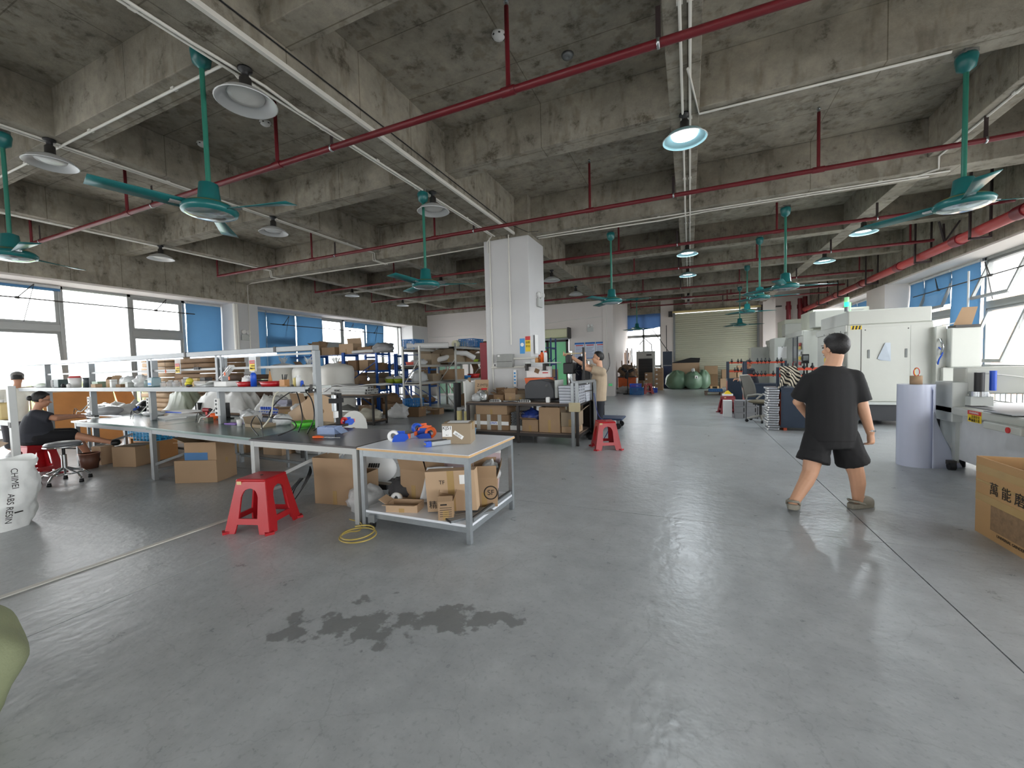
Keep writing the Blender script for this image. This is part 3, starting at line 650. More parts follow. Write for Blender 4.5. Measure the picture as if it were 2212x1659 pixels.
# ================================================================ builders for loose goods
def carton(lab, pos, w, d, h, rz=0.0, flaps=None, mat='card', tape=True, group=None, name='carton', rx=0, ry=0, sticker=None, fill=None):
    t = T(name, lab, 'carton', pos, rz, group); t.rotation_euler = (rx, ry, rz)
    if flaps is None:
        b_ = MB().box(-w/2, w/2, -d/2, d/2, 0, h).build('body', mat, t, bev=.004)
        MB().box(-w/2, w/2, -.001, .001, h-.001, h+.0012).build('lid_seam', 'card dark', t)
        if tape: MB().box(-w/2-.001, w/2+.001, -.024, .024, h-.07, h+.0014).build('packing_tape', 'tape', t)
    else:
        k = .005
        MB().box(-w/2, w/2, -d/2, -d/2+k, 0, h).box(-w/2, w/2, d/2-k, d/2, 0, h).box(-w/2, -w/2+k, -d/2+k, d/2-k, 0, h).box(w/2-k, w/2, -d/2+k, d/2-k, 0, h).box(-w/2+k, w/2-k, -d/2+k, d/2-k, 0, k).build('body', mat, t)
        fs = d/2 if d < w else w/2
        for (ax, sg, ln), a in zip((('y', -1, w), ('y', 1, w), ('x', -1, d), ('x', 1, d)), flaps):
            if a is None: continue
            L = min(fs, .26); a = math.radians(a)
            if ax == 'y': X = Matrix.Translation((0, sg*d/2, h)) @ Matrix.Rotation(0 if sg > 0 else PI, 4, 'Z') @ Matrix.Rotation(a, 4, 'X')
            else: X = Matrix.Translation((sg*w/2, 0, h)) @ Matrix.Rotation(-PI/2 if sg > 0 else PI/2, 4, 'Z') @ Matrix.Rotation(a, 4, 'X')
            MB().box(-ln/2+.003, ln/2-.003, 0, L, -.002, .002, X).build('flap', mat, t)
        if tape: MB().box(-.025, .025, -d/2-.0015, -d/2+.001, 0, h*.5).build('packing_tape', 'tape', t)
        if fill: MB().sheet(lambda u, v: ((u-.5)*(w-.012), (v-.5)*(d-.012), h*.72+.05*noise.noise(Vector((u*5, v*5, w*9)))), 10, 10).build('contents', fill, t)
    if sticker: MB().box(sticker[0]-sticker[2]/2, sticker[0]+sticker[2]/2, -d/2-.002, -d/2, sticker[1]-sticker[3]/2, sticker[1]+sticker[3]/2).build('shipping_label', 'paper white', t)
    return t
def blob(name, lab, cat, pos, r, mat, amp=.25, fr=2.2, seed=0, flat=True, group=None, nu=22, nv=14, rz=0, parts=None):
    r = (r, r, r) if not isinstance(r, (tuple, list)) else r
    def fn(d):
        q = 1+amp*noise.noise(d*fr+Vector((seed*3.1, seed, 0)))+amp*.5*noise.noise(d*fr*2.7+Vector((0, seed*2.3, 5)))
        return q
    mb = MB().ball((0, 0, 0), r, nu, nv, fn=fn)
    if flat: 
        zb = -r[2]*.6; mb.v = [(x, y, max(z, zb)-zb) for x, y, z in mb.v]
    o = mb.build(name, mat, None, loc=pos, rot=rz); return tag(o, lab, cat, group)
def crate(lab, pos, w, d, h, rz=0, mat='blue crate', group=None, name='plastic_crate'):
    t = T(name, lab, 'crate', pos, rz, group); k = .012
    MB().box(-w/2, w/2, -d/2, d/2, 0, k).build('base', mat, t)
    b_ = MB()
    for s_ in (-1, 1):
        for zz in [h*.12*i+.01 for i in range(1, 7)]:
            b_.box(-w/2, w/2, s_*d/2-k/2, s_*d/2+k/2, zz, zz+h*.06).box(s_*w/2-k/2, s_*w/2+k/2, -d/2, d/2, zz, zz+h*.06)
        for i in range(7):
            x = lerp(-w/2, w/2, i/6); b_.box(x-.008, x+.008, s_*d/2-k*.7, s_*d/2+k*.7, 0, h)
        for i in range(5):
            y = lerp(-d/2, d/2, i/4); b_.box(s_*w/2-k*.7, s_*w/2+k*.7, y-.008, y+.008, 0, h)
    b_.build('lattice_wall', mat, t)
    r_ = MB()
    for s_ in (-1, 1): r_.box(-w/2-.015, w/2+.015, s_*d/2-.018, s_*d/2+.018, h-.03, h).box(s_*w/2-.018, s_*w/2+.018, -d/2, d/2, h-.03, h)
    r_.build('rim', mat, t)
    return t
def bottle(name, lab, pos, r, h, mat, cap='white plastic', neck=.45, group=None, cat='bottle', caph=.12):
    t = T(name, lab, cat, pos, 0, group)
    MB().lathe([(.001, 0), (r, 0), (r, h*.7), (r*.9, h*.78), (r*neck, h*.86), (r*neck, h*.9), (.001, h*.9)], 16).build('body', mat, t)
    MB().lathe([(.001, h), (r*neck*1.15, h), (r*neck*1.15, h*(1-caph)), (.001, h*(1-caph))][::-1], 14).build('cap', cap, t)
    return t
def bowl(name, lab, cat, pos, r, h, mat, group=None, sx=1.0, rz=0, rim=True):
    t = T(name, lab, cat, pos, rz, group); X = Matrix.Diagonal((sx, 1, 1, 1))
    MB().lathe([(.001, .004), (r*.78, .004), (r*.98, h), (r*1.0, h), (r*.8, 0), (.001, 0)], 26, X).build('bowl', mat, t)
    if rim: MB().lathe([(r*.97, h-.006), (r*1.06, h-.004), (r*1.06, h+.004), (r*.97, h+.004)], 26, X).build('rim', mat, t)
    return t
def cable(lab, pts, r=.006, mat='cable black', name='cable', smooth=True, cat='cable'):
    if smooth and len(pts) > 2:
        P = [Vector(p) for p in pts]; P = [P[0]]+P+[P[-1]]; q = []
        for i in range(1, len(P)-2):
            for k in range(8):
                t = k/8; a, b_, c, d = P[i-1], P[i], P[i+1], P[i+2]
                q.append(.5*((2*b_)+(c-a)*t+(2*a-5*b_+4*c-d)*t*t+(3*b_-a-3*c+d)*t**3))
        pts = q+[P[-2]]
    return tag(MB().tube(pts, r, 7).build(name, mat, None), lab, cat)
def stool(lab, pos, rz, group='red plastic stools', s=1.0, mat='red plastic'):
    """moulded stacking stool: rounded seat, four splayed corner legs, arched openings and a low rail on each side"""
    t = T('plastic_stool', lab, 'stool', pos, rz, group); h = .47*s; wt, wb = .135*s, .215*s
    MB().box(-wt-.012, wt+.012, -wt-.012, wt+.012, h-.03*s, h).build('seat', mat, t, bev=.022*s)
    MB().lathe([(.001, h+.001), (.014, h+.001), (.014, h+.003), (.001, h+.003)], 10).build('seat_hole', 'black', t)
    hw = lambda z: lerp(wb, wt, z/h)
    for k in range(4):
        X = Matrix.Rotation(k*PI/2, 4, 'Z'); p = MB()
        def col_(u0, u1, zs):      # vertical strip between fractions given as functions of z
            for a, b_ in zip(zs[:-1], zs[1:]):
                v = []
                for z in (a, b_):
                    y = -hw(z); v += [(u0(z), y-.004, z), (u1(z), y-.004, z), (u1(z), y+.012, z), (u0(z), y+.012, z)]
                p.add(v, [(0, 1, 5, 4), (1, 2, 6, 5), (2, 3, 7, 6), (3, 0, 4, 7), (0, 3, 2, 1), (4, 5, 6, 7)], False, X)
        zlo, zhi = .13*s, .39*s
        def win(z):                # half width of the arched opening
            if z <= zhi-.08*s: return (.078*s)+.012*s*(1-(z-zlo)/(zhi-zlo))
            return .078*s*math.sqrt(max(0, 1-((z-(zhi-.08*s))/(.08*s))**2))
        low = lambda z: .118*s-.03*s*(z/zlo)
        zs1 = [0, .03*s, zlo-.05*s]; zs2 = [zlo, .2*s, .27*s, .31*s, .335*s, .36*s, .378*s, .39*s]
        for sg in (-1, 1):
            q = (lambda z: -hw(z), lambda z: -low(z)) if sg < 0 else (lambda z: low(z), lambda z: hw(z)); col_(q[0], q[1], zs1)
            q = (lambda z: -hw(z), lambda z: -win(z)) if sg < 0 else (lambda z: win(z), lambda z: hw(z)); col_(q[0], q[1], zs2)
        col_(lambda z: -hw(z), lambda z: hw(z), [zlo-.05*s, zlo]); col_(lambda z: -hw(z), lambda z: hw(z), [.39*s, h-.012*s])
        p.build('side_panel', mat, t)
        X2 = Matrix.Rotation(k*PI/2+PI/4, 4, 'Z')
        MB().box(wb*1.36-.045*s, wb*1.36+.03*s, -.035*s, .035*s, 0, .022*s, X2).build('foot', mat, t)
    MB().box(-wt+.005, -wt+.05, -wt-.0145, -wt-.012, h-.05, h-.02).build('sticker', M('sticker beige', (214, 190, 140), .5), t)
    return t
def workbench(lab, x0, x1, y0, y1, z, top, frame, pos=(0, 0), rz=0, leg=.045, thick=.03, shelf=None, brace=True, edge=None, name='workbench', group=None, inset=.03, mids=()):
    t = T(name, lab, 'table', (pos[0], pos[1], 0), rz, group)
    MB().box(x0, x1, y0, y1, z-thick, z).build('tabletop', top, t, bev=.003)
    if edge: MB().box(x0-.004, x1+.004, y0-.004, y0, z-thick, z-.004).box(x1, x1+.004, y0, y1, z-thick, z-.004).build('edge_strip', edge, t)
    for x in (x0+inset, x1-inset-leg)+tuple(mids):
        for y in (y0+inset, y1-inset-leg): MB().box(x, x+leg, y, y+leg, 0, z-thick).build('leg', frame, t, bev=.003)
    zz = z-thick
    MB().box(x0+inset+leg, x1-inset-leg, y0+inset+.003, y0+inset+.03, zz-.06, zz).box(x0+inset+leg, x1-inset-leg, y1-inset-.03, y1-inset-.003, zz-.06, zz).box(x0+inset+.003, x0+inset+.03, y0+inset+leg, y1-inset-leg, zz-.06, zz).box(x1-inset-.03, x1-inset-.003, y0+inset+leg, y1-inset-leg, zz-.06, zz).build('apron', frame, t)
    if shelf:
        MB().box(x0+inset+.045, x1-inset-.045, y0+inset+.005, y1-inset-.005, shelf-.02, shelf).box(x0+inset+.005, x0+inset+.045, y0+inset+.045, y1-inset-.045, shelf-.02, shelf).box(x1-inset-.045, x1-inset-.005, y0+inset+.045, y1-inset-.045, shelf-.02, shelf).build('lower_shelf', top, t)
        MB().box(x0+inset+leg, x1-inset-leg, y0+inset+.003, y0+inset+.03, shelf-.065, shelf-.02).box(x1-inset-.03, x1-inset-.003, y0+inset+leg, y1-inset-leg, shelf-.065, shelf-.02).box(x0+inset+leg, x1-inset-leg, y1-inset-.03, y1-inset-.003, shelf-.065, shelf-.02).build('shelf_rail', frame, t)
    if brace:
        MB().bar((x0+inset+.03, y0+inset+.02, .22), (x0+.75, y1-.1, zz-.06), .035).build('brace', frame, t)
        MB().bar((x0+inset+.02, y1-.06, .12), (x1-inset-.02, y1-.06, .12), .035).bar((x0+inset+.02, y0+.06, .14), (x0+inset+.02, y1-.06, .14), .035).build('stretcher', frame, t)
    return t
# ================================================================ front tables
M('laminate white', (228, 232, 238), .3, var=.02); M('ply edge', (206, 170, 124), .6, var=.15, scale=20)
M('galvanised', (156, 162, 166), .35, .6, var=.14, scale=18); M('black mat', (70, 66, 66), .32, var=.15, scale=2, bump=.06, bscale=5)
M('green mat', (92, 116, 110), .22, var=.1, scale=3); M('bench white', (176, 178, 176), .4, .1, var=.05)
ZT = .74
workbench('front white-topped steel table with a loaded lower shelf', -2.80, -1.63, 2.83, 3.76, ZT, 'laminate white', 'galvanised', shelf=.16, brace=False, edge='ply edge', thick=.022, inset=.012, leg=.042, name='packing_table')
workbench('black-matted table between the white packing table and green bench', -4.34, -2.83, 2.85, 3.78, ZT, 'black mat', 'bench white', brace=True, thick=.02, leg=.055, inset=.01, name='packing_table')
workbench('green-topped aluminium workbench with the red drill on it', -2.46, 0, -.02, 1.22, ZT, 'green mat', 'alu', pos=(-4.37, 2.92), rz=-.075, name='workbench', leg=.05)
workbench('green-topped aluminium workbench where the seated woman works', -2.42, 0, 0, 1.2, ZT, 'green mat', 'alu', pos=(-6.83, 3.12), rz=-.03, name='workbench', leg=.05)
# ---- goods on the white table
def G(px, py, z=0.0): return AZ(px, py, z)
p = G(985, 957, ZT)
bx = carton('sealed brown carton with white labels on the white packing table', (p.x, p.y+.06, ZT), .27, .23, .19, .32, mat='card grey', sticker=(-.085, .12, .09, .1))
MB().box(-.1, .1, -.05, .09, .1905, .192).build('delivery_note', 'paper white', bx)
MB().cbox((.02, -.1165, .085), (.1, .002, .035), ry=.6).build('barcode_label', 'paper white', bx)
text(bx, 'KJ51', .045, (-.085, -.1185, .150), (PI/2, 0, 0), 'print black'); text(bx, 'A-1', .018, (-.085, -.1185, .085), (PI/2, 0, 0), 'print black')
text(bx, '||||| ||| ||', .02, (.02, -.119, .085), (PI/2, .6, 0), 'print black')
def tape_gun(lab, px, py, rz, body, roll):
    q = G(px, py, ZT); t = T('tape_dispenser', lab, 'tape dispenser', (q.x, q.y, ZT), rz, 'tape dispensers')
    MB().prism([(-.07, 0), (.05, 0), (.09, .03), (.08, .07), (.02, .085), (-.05, .06)], .012, Matrix.Translation((0, -.028, 0))).build('side_plate', body, t)
    MB().prism([(-.07, 0), (.05, 0), (.09, .03), (.02, .05), (-.05, .05)], .012, Matrix.Translation((0, .028, 0))).build('side_plate', body, t)
    MB().lathe([(.03, -.026), (.055, -.026), (.055, .026), (.03, .026), (.03, -.026)], 22, Matrix.Translation((-.06, 0, .055)) @ Matrix.Rotation(PI/2, 4, 'X')).build('tape_roll', roll, t)
    MB().box(.075, .1, -.03, .03, .028, .07).build('cutter', 'orange plastic', t)
    MB().box(-.02, .05, -.012, .012, .075, .10).build('handle', body, t)
tape_gun('blue tape dispenser with white tape roll on the white table', 864, 953, .5, 'blue bright', 'paper white')
tape_gun('blue tape dispenser with orange tape roll, nearer the carton', 918, 946, -2.7, 'blue bright', 'orange plastic')
tape_gun('orange tape dispenser at the back of the white table', 912, 934, 1.0, 'orange plastic', 'blue bright')
q = G(930, 964, ZT); t = T('linear_rail', 'silver linear rail with blue end block on white table', 'rail', (q.x, q.y, ZT), .95)
MB().box(0, .42, -.028, .028, 0, .045).build('profile', 'alu dark', t, bev=.005); MB().box(-.05, 0, -.032, .032, 0, .05).build('end_block', 'blue bright', t, bev=.004)
MB().cyl((-.052, -.014, .025), (-.045, -.014, .025), .01).cyl((-.052, .014, .025), (-.045, .014, .025), .01).build('screw', 'gold', t)
MB().box(0, .42, -.006, .006, .045, .052).build('rail_groove', 'black', t)
# ---- goods on its lower shelf
zs = .16
c1 = carton('tall open carton holding black bags under the white table', (-2.47, 3.36, zs), .32, .30, .30, -.05, (70, 78, 80, 100), 'card', fill='black'); 
blob('foil_bag', 'crumpled dark grey bag sticking out of the tall open carton', 'bag', (-2.47, 3.34, zs+.22), (.13, .1, .09), M('foil grey', (90, 92, 98), .3, .3), .5, 3, 3)
t = T('leaning_carton', 'large carton leaning with printed characters under the white table', 'carton', (-2.13, 3.03, zs+.012), -.12); t.rotation_euler = (0, -.05, .30)
MB().box(-.03, .42, -.06, .06, .0, .36).build('body', 'card light', t, bev=.004); MB().box(.17, .23, -.0615, -.06, 0, .36).build('packing_tape', 'tape', t)
text(t, '精密主', .075, (.10, -.063, .06), (PI/2, 0, 0), 'print black'); MB().box(.28, .36, -.063, -.06, .24, .32).build('shipping_label', 'paper white', t)
text(t, 'TF', .05, (.12, -.063, .26), (PI/2, 0, 0), 'print black')
c2 = carton('opened carton laid flat with its flap hanging off the shelf edge', (-2.40, 2.98, zs), .30, .16, .07, .25, (12, None, 30, None), 'card light')
c3 = carton('small open carton with printed lines in front of the tall one', (-1.93, 2.94, zs), .13, .13, .16, .5, (60, 40, 95, 70), 'card')
for k in range(5): MB().box(-.05, .05, -.0665, -.065, .03+.018*k, .034+.018*k).build('printed_line', 'print black', c3)
MB().box(-.045, .01, -.0665, -.065, .125, .137).build('printed_heading', 'print black', c3)
c4 = carton('open carton with courier logo at right end of lower shelf', (-1.80, 3.42, zs), .24, .30, .27, .42, (75, 80, 85, 70), 'card', fill='plastic bag')
lg = MB().lathe([(.055, -.001), (.065, -.001), (.065, .001), (.055, .001), (.055, -.001)], 24, Matrix.Translation((.06, -.151, .13)) @ Matrix.Rotation(PI/2, 4, 'X')).build('courier_logo', 'print black', c4)
text(c4, 'SF', .07, (.06, -.152, .13), (PI/2, 0, 0), 'print black'); text(c4, 'SF EXPRESS', .028, (-.07, -.152, .06), (PI/2, -1.4, 0), 'print black')
MB().box(.125, .127, -.08, .02, .05, .12).build('barcode_label', 'print black', c4)
blob('bubble_wrap', 'crinkled clear wrap poking out of the courier carton', 'wrapping', (-1.75, 3.46, zs+.22), (.09, .08, .1), 'plastic bag', .5, 3.4, 5)
t = T('foam_envelope', 'white padded envelope slumped between cartons on the shelf', 'envelope', (-2.24, 3.16, zs+.02), .4); 
MB().sheet(lambda u, v: (lerp(-.12, .12, u)+.10*v, .03*math.sin(u*3)+.04*math.sin(v*4), lerp(0, .34, v)), 8, 8).build('sleeve', M('foam white', (222, 224, 226), .5), t, solid=.02)
t = T('acrylic_sheet', 'pink-backed flat panel standing behind the leaning carton', 'panel', (-2.02, 3.50, zs), .1); t.rotation_euler = (-.25, 0, .1)
MB().box(-.3, .3, -.006, .006, 0, .46).build('panel', M('pink film', (206, 184, 188), .4), t); MB().box(-.3, .3, -.009, .009, .44, .465).build('edge_trim', 'paper white', t)
t = T('aluminium_extrusion', 'black-slotted aluminium extrusions lying on the shelf front corner', 'extrusion', (-1.86, 2.86, zs+.001), 1.0)
for k in range(4): MB().box(0, .42, -.05+.032*k, -.022+.032*k, 0, .018).build('profile', 'alu', t)
MB().box(-.006, 0, -.05, .075, 0, .016).build('slot_end', 'black', t)
t = T('aluminium_extrusion', 'long pale extrusion along the right edge of the lower shelf', 'extrusion', (-1.672, 2.92, zs+.001), PI/2); MB().box(0, .78, -.02, .02, 0, .03).build('profile', 'alu', t); MB().box(0, .78, -.004, .004, .03, .036).build('groove', 'black', t)
t = T('magazine_pack', 'glossy coloured packet on a heap left of tall carton', 'packet', (-2.66, 3.42, zs+.1), .3)
MB().box(-.12, .12, -.1, .1, 0, .035).build('packet', M('packet red blue', (120, 46, 44), .25), t); MB().box(-.12, .12, -.1005, -.1, 0, .035).box(-.12, 0, -.1, .1, .035, .0365).build('foil_edge', M('foil gold', (190, 160, 60), .25, .6), t)
blob('cloth_heap', 'dark grey cloth heap at the left end of the lower shelf', 'cloth', (-2.66, 3.36, zs), (.16, .2, .12), M('cloth grey', (70, 70, 72), .9), .3, 2.5, 8)
t = T('tape_coil', 'white strap coil on the grey heap', 'strap', (-2.60, 3.12, zs+.03), 0); MB().lathe([(.03, 0), (.06, 0), (.06, .04), (.03, .04), (.03, 0)], 20, Matrix.Rotation(1.2, 4, 'X')).build('coil', 'paper white', t); MB().cyl((0, 0, -.0), (0, .01, .03), .028, 12).build('core', 'black', t)
# ---- under / around the black table
carton('large empty open carton under the black-matted table', (-3.55, 3.42, 0), .52, .42, .30, .14, (85, None, 88, None), 'card')
blob('plastic_bag', 'bulging clear plastic bag on the floor by the table leg', 'bag', (-3.08, 3.22, 0), (.20, .17, .16), 'plastic bag', .25, 2.6, 11)
blob('plastic_bag', 'dark bag of parts behind the table leg pair', 'bag', (-2.92, 3.62, 0), (.14, .2, .16), M('dark film', (80, 80, 78), .25), .3, 2.6, 12)
t = T('power_tool_case', 'pale grey bench grinder with white hose under black table', 'machine', (-3.62, 3.92, 0), .2)
MB().ball((0, 0, .22), (.30, .18, .20), 22, 12).build('housing', 'white plastic', t); MB().cyl((.02, 0, .40), (.02, 0, .48), .03).cyl((.02, 0, .47), (.02, 0, .50), .05).build('knob', 'black', t)
MB().box(-.25, .25, -.15, .15, 0, .06).build('foot_plate', 'black', t)
for k in range(5): MB().cbox((.05+.03*k, -.172, .30), (.014, .02, .05), ry=.3).build('vent_slot', 'black', t)
cable('white hose looping up behind the empty carton', [(-4.0, 3.75, .02), (-4.05, 3.72, .3), (-3.9, 3.8, .45), (-3.75, 3.9, .35)], .012, 'cable white')
for k in range(3):
    cable(['black cable coil beside the red stool', 'second black cable loop beside the red stool', 'thin black cable tail beside the red stool'][k], [(-4.02+.02*k, 3.2, .25), (-4.1, 3.12+.03*k, .12), (-4.05+.03*k, 3.05, .02), (-3.93, 3.08, .10), (-3.9+.02*k, 3.2, .3), (-3.98, 3.3, .36)], .007)
cable('yellow air hose coiled on the floor before the white table', [(-3.0, 2.9, .02), (-2.82, 2.86, .02)]+[(-2.62+.17*math.cos(a*.52+2.2)*(1-.012*a), 2.62+.14*math.sin(a*.52+2.2), .015+.002*a) for a in range(26)], .007, M('hose yellow', (178, 158, 84), .3), 'air_hose', cat='hose')
t = T('castor_wheel', 'black castor lying by the yellow hose', 'castor', (-2.66, 2.84, .0), .3); MB().cyl((-.015, 0, .04), (.015, 0, .04), .04, 16).build('wheel', 'black', t); MB().box(-.03, .03, -.03, .03, .06, .13).build('fork', 'alu', t)
stool('large red plastic stool nearest the camera, before the benches', (-3.72, 2.55, 0), .30, s=1.02)
# ---- goods on the black mat
q = G(705, 938, ZT); t = T('storage_bin', 'clear blue-tinted plastic bin with tilted lid on the black mat', 'bin', (q.x, q.y+.05, ZT), .2)
MB().box(-.11, .11, -.07, .07, 0, .004).box(-.11, -.107, -.07, .07, 0, .08).box(.107, .11, -.07, .07, 0, .08).box(-.11, .11, -.07, -.067, 0, .08).box(-.11, .11, .067, .07, 0, .08).build('tub', M('clear blue', (170, 190, 226), .15, alpha=.55), t)
MB().cbox((.15, -.01, .045), (.11, .13, .004), ry=.6).build('lid', M('clear blue', (170, 190, 226), .15, alpha=.55), t); MB().ball((-.01, 0, .03), (.09, .055, .035), 10, 6).build('contents', M('bin blue grey', (96, 110, 136), .5), t)
q = G(700, 947, ZT); t = T('pliers', 'orange-handled long pliers lying on the black mat', 'pliers', (q.x, q.y, ZT+.012), .10)
MB().tube([(-.13, 0, 0), (-.08, .012, .004), (0, .004, 0)], [.012, .013, .008], 8).tube([(-.13, -.012, 0), (-.08, -.02, .002), (0, -.002, 0)], [.012, .013, .008], 8).build('grip', 'orange plastic', t); MB().tube([(0, 0, 0), (.2, .01, 0)], [.008, .003], 8).build('jaw', 'steel', t)
q = G(725, 945, ZT); tag(MB().lathe([(.001, 0), (.006, 0), (.006, .035), (.001, .037)], 10).build('pen', 'black', None, loc=(q.x, q.y, ZT)), 'tiny black pen stub standing on the black mat', 'pen')
q = G(660, 920, ZT); t = bowl('sieve_basket', 'bright green plastic basket of parts on the bench corner', 'basket', (q.x, q.y, ZT), .15, .055, M('basket green', (92, 196, 60), .4)); MB().lathe([(.001, .045), (.12, .035)], 20).build('contents', 'dirt brown', t)
q = G(745, 912, ZT); tape_gun('small blue tape dispenser at the back of black mat', 750, 918, 1.5, 'blue bright', 'red sign')
for k, (px, py, r_, lab) in enumerate(((650, 893, .17, 'large clear bag of parts behind the green basket'), (610, 910, .13, 'clear bag of pale fittings on the open tray'), (545, 905, .14, 'clear bag beside the white cup on the bench'), (535, 895, .12, 'crumpled clear bag near the black clamp'))):
    q = G(px, py+8, ZT); blob('plastic_bag', lab, 'bag', (q.x, q.y, ZT), (r_, r_*.8, r_*.75), 'plastic bag', .35, 2.6, k+20, group='clear bags on the bench')
q = G(625, 893, ZT); carton('open brown tray carton beneath the clear bag', (q.x, q.y, ZT), .26, .18, .08, .4, (30, 20, 25, None), 'card')
q = G(555, 922, ZT); carton('shallow brown tray at the front edge of the green bench', (q.x, q.y+.05, ZT), .36, .2, .04, -.1, (None, None, 60, None), 'card grey')
q = G(518, 920, ZT); t = T('plastic_cup', 'white plastic cup at the bench front', 'cup', (q.x, q.y, ZT)); MB().lathe([(.001, 0), (.028, 0), (.036, .085), (.034, .085), (.026, .004), (.001, .004)], 18).build('cup', 'white plastic', t); MB().lathe([(.035, .082), (.039, .085), (.035, .088)], 18).build('rim', 'white plastic', t)
for k, (z, w_) in enumerate(((0, .27), (.075, .25), (.15, .2))):
    q = G(600, 892, ZT); t = T('parts_box', ['clear parts box at the bottom of the stack', 'clear parts box in the middle of the stack', 'clear parts box on top of the stack'][k], 'box', (q.x+.02*k, q.y+.12, ZT+z), .15*k, 'clear parts boxes')
    MB().box(-w_/2, w_/2, -.08, .08, 0, .068).build('tub', M('clear lilac', (196, 198, 220), .15, alpha=.6), t); MB().box(-w_/2-.004, w_/2+.004, -.084, .084, .062, .072).build('lid', M('clear lilac', (196, 198, 220), .15, alpha=.6), t); MB().box(-w_/2+.01, w_/2-.01, -.07, .07, .005, .04).build('contents', M('parts grey', (96, 98, 110), .5), t)
# pneumatic press with looping hoses
q = G(700, 925, ZT); t = T('pneumatic_press', 'black and silver pneumatic press at the bench end', 'machine', (q.x+.06, q.y+.12, ZT), .1)
MB().box(-.1, .1, -.12, .12, 0, .03).build('base', 'dark metal', t); MB().box(-.03, .03, .04, .1, .03, .42).build('column', 'black', t); MB().cyl((0, 0, .2), (0, 0, .40), .032, 14).build('cylinder', 'steel', t)
MB().box(-.05, .05, -.04, .11, .30, .36).build('bracket', 'black', t); MB().box(.03, .055, -.06, -.0, .12, .2).build('switch_box', 'white plastic', t); MB().cyl((0, 0, .06), (0, 0, .2), .012).build('ram', 'chrome', t)
P0 = Vector((q.x+.06, q.y+.1, ZT))
hl = ['tallest black air hose loop over the bench', 'second black air hose loop over the bench', 'black air hose drooping to the bench edge', 'low black hose arc across the clear bags', 'white air hose rising to the regulator']
reg = G(615, 845, 1.22); R0 = Vector((-4.30, 3.50, 1.22))
cable(hl[0], [R0+Vector((.04, 0, 0)), R0+Vector((.3, -.12, -.1)), R0+Vector((.42, -.2, -.3)), R0+Vector((.3, -.2, -.5)), P0+Vector((-.1, -.1, .05))], .007)
cable(hl[1], [R0+Vector((-.1, 0, 0)), R0+Vector((.12, -.14, -.1)), R0+Vector((.26, -.22, -.3)), R0+Vector((.22, -.25, -.46))], .007)
cable(hl[2], [R0+Vector((-.15, 0, 0)), R0+Vector((-.32, -.1, -.14)), R0+Vector((-.25, -.25, -.3)), R0+Vector((.1, -.25, -.32)), R0+Vector((.24, -.3, -.4)), (-4.15, 3.05, ZT+.01)], .007)
cable(hl[3], [(-4.25, 2.95, ZT+.01), (-4.3, 2.97, ZT+.16), (-4.5, 3.05, ZT+.22), (-4.66, 3.1, ZT+.1), (-4.4, 3.0, ZT+.008)], .006)
cable(hl[4], [R0+Vector((-.2, -.03, .03)), R0+Vector((-.34, -.1, -.05)), R0+Vector((-.3, -.2, -.3)), R0+Vector((-.45, -.22, -.45))], .008, M('hose cream', (214, 210, 188), .4))
t = T('air_regulator', 'small silver air regulators clipped under the shelf end', 'regulator', R0)
for dx in (-.16, .03, .16): MB().box(dx-.02, dx+.02, -.03, .03, -.03, .03).cyl((dx, 0, .03), (dx, 0, .07), .016).build('valve', 'dark metal', t)
MB().cyl((-.2, 0, 0), (.2, 0, 0), .012).build('manifold', 'steel', t)
# big kraft paper disc / roll leaning behind the bench
t = T('paper_roll', 'large tan kraft paper roll lying behind the press', 'paper roll', (-4.95, 4.35, .64)); MB().cyl((-.55, .12, 0), (.02, -.03, .22), .26, 26).build('roll', 'card light', t); MB().cyl((.015, -.03, .218), (.03, -.035, .224), .04, 14).build('core', 'card dark', t)
t = T('roll_stand', 'grey cart carrying the kraft paper roll', 'cart', (-5.2, 4.42, 0)); MB().box(-.45, .4, -.2, .2, .34, .37).build('deck', 'alu dark', t)
for x in (-.42, .34):
    for y in (-.17, .15): MB().box(x, x+.03, y, y+.03, 0, .34).build('leg', 'alu dark', t)
# ================================================================ overhead shelf frame above the green benches
YS = 3.62
def SX(px): return AY(px, 835, YS).x
sh = T('bench_shelf_frame', 'long aluminium shelf frame with light bars above the green benches', 'shelf', (0, YS, 0))
posts = [SX(x) for x in (105, 200, 328, 476, 686)]
for x in posts: MB().box(x-.025, x+.025, -.04, .04, .74 if x > -9.3 else 0, 1.70).build('post', 'alu', sh, bev=.003)
for x in (posts[2]+.1, posts[3]+.1): MB().box(x-.02, x+.02, -.04, .04, 1.27, 1.70).build('post', 'alu', sh, bev=.003)
MB().box(-12.5, posts[4], -.05, .05, 1.70, 1.765).build('top_beam', 'alu', sh, bev=.004)
for x in (SX(412), SX(605)): MB().box(x-.02, x+.02, -.055, .055, 1.70, 1.77).build('beam_joint', 'black', sh)
for a, b_ in zip(posts[:-1], posts[1:]): MB().box(a, b_, -.015, .015, 1.50, 1.53).build('hanging_rail', 'frame white', sh)
MB().box(posts[3], posts[4], -.015, .015, 1.655, 1.68).build('hanging_rail', 'frame white', sh)
bd = MB().box(-11.9, posts[4]+.02, -.19, .19, 1.235, 1.265).build('shelf_board', 'machine grey', sh)
MB().box(-11.9, posts[4]+.02, -.20, -.19, 1.205, 1.268).build('shelf_lip', 'alu', sh, bev=.003)
for k, (a, b_) in enumerate(((SX(122), SX(268)), (SX(290), SX(402)), (SX(420), SX(515)), (SX(517), SX(604)))):
    MB().box(a, b_, -.035, -.015, 1.678, 1.695).build('light_tube', 'led', sh)
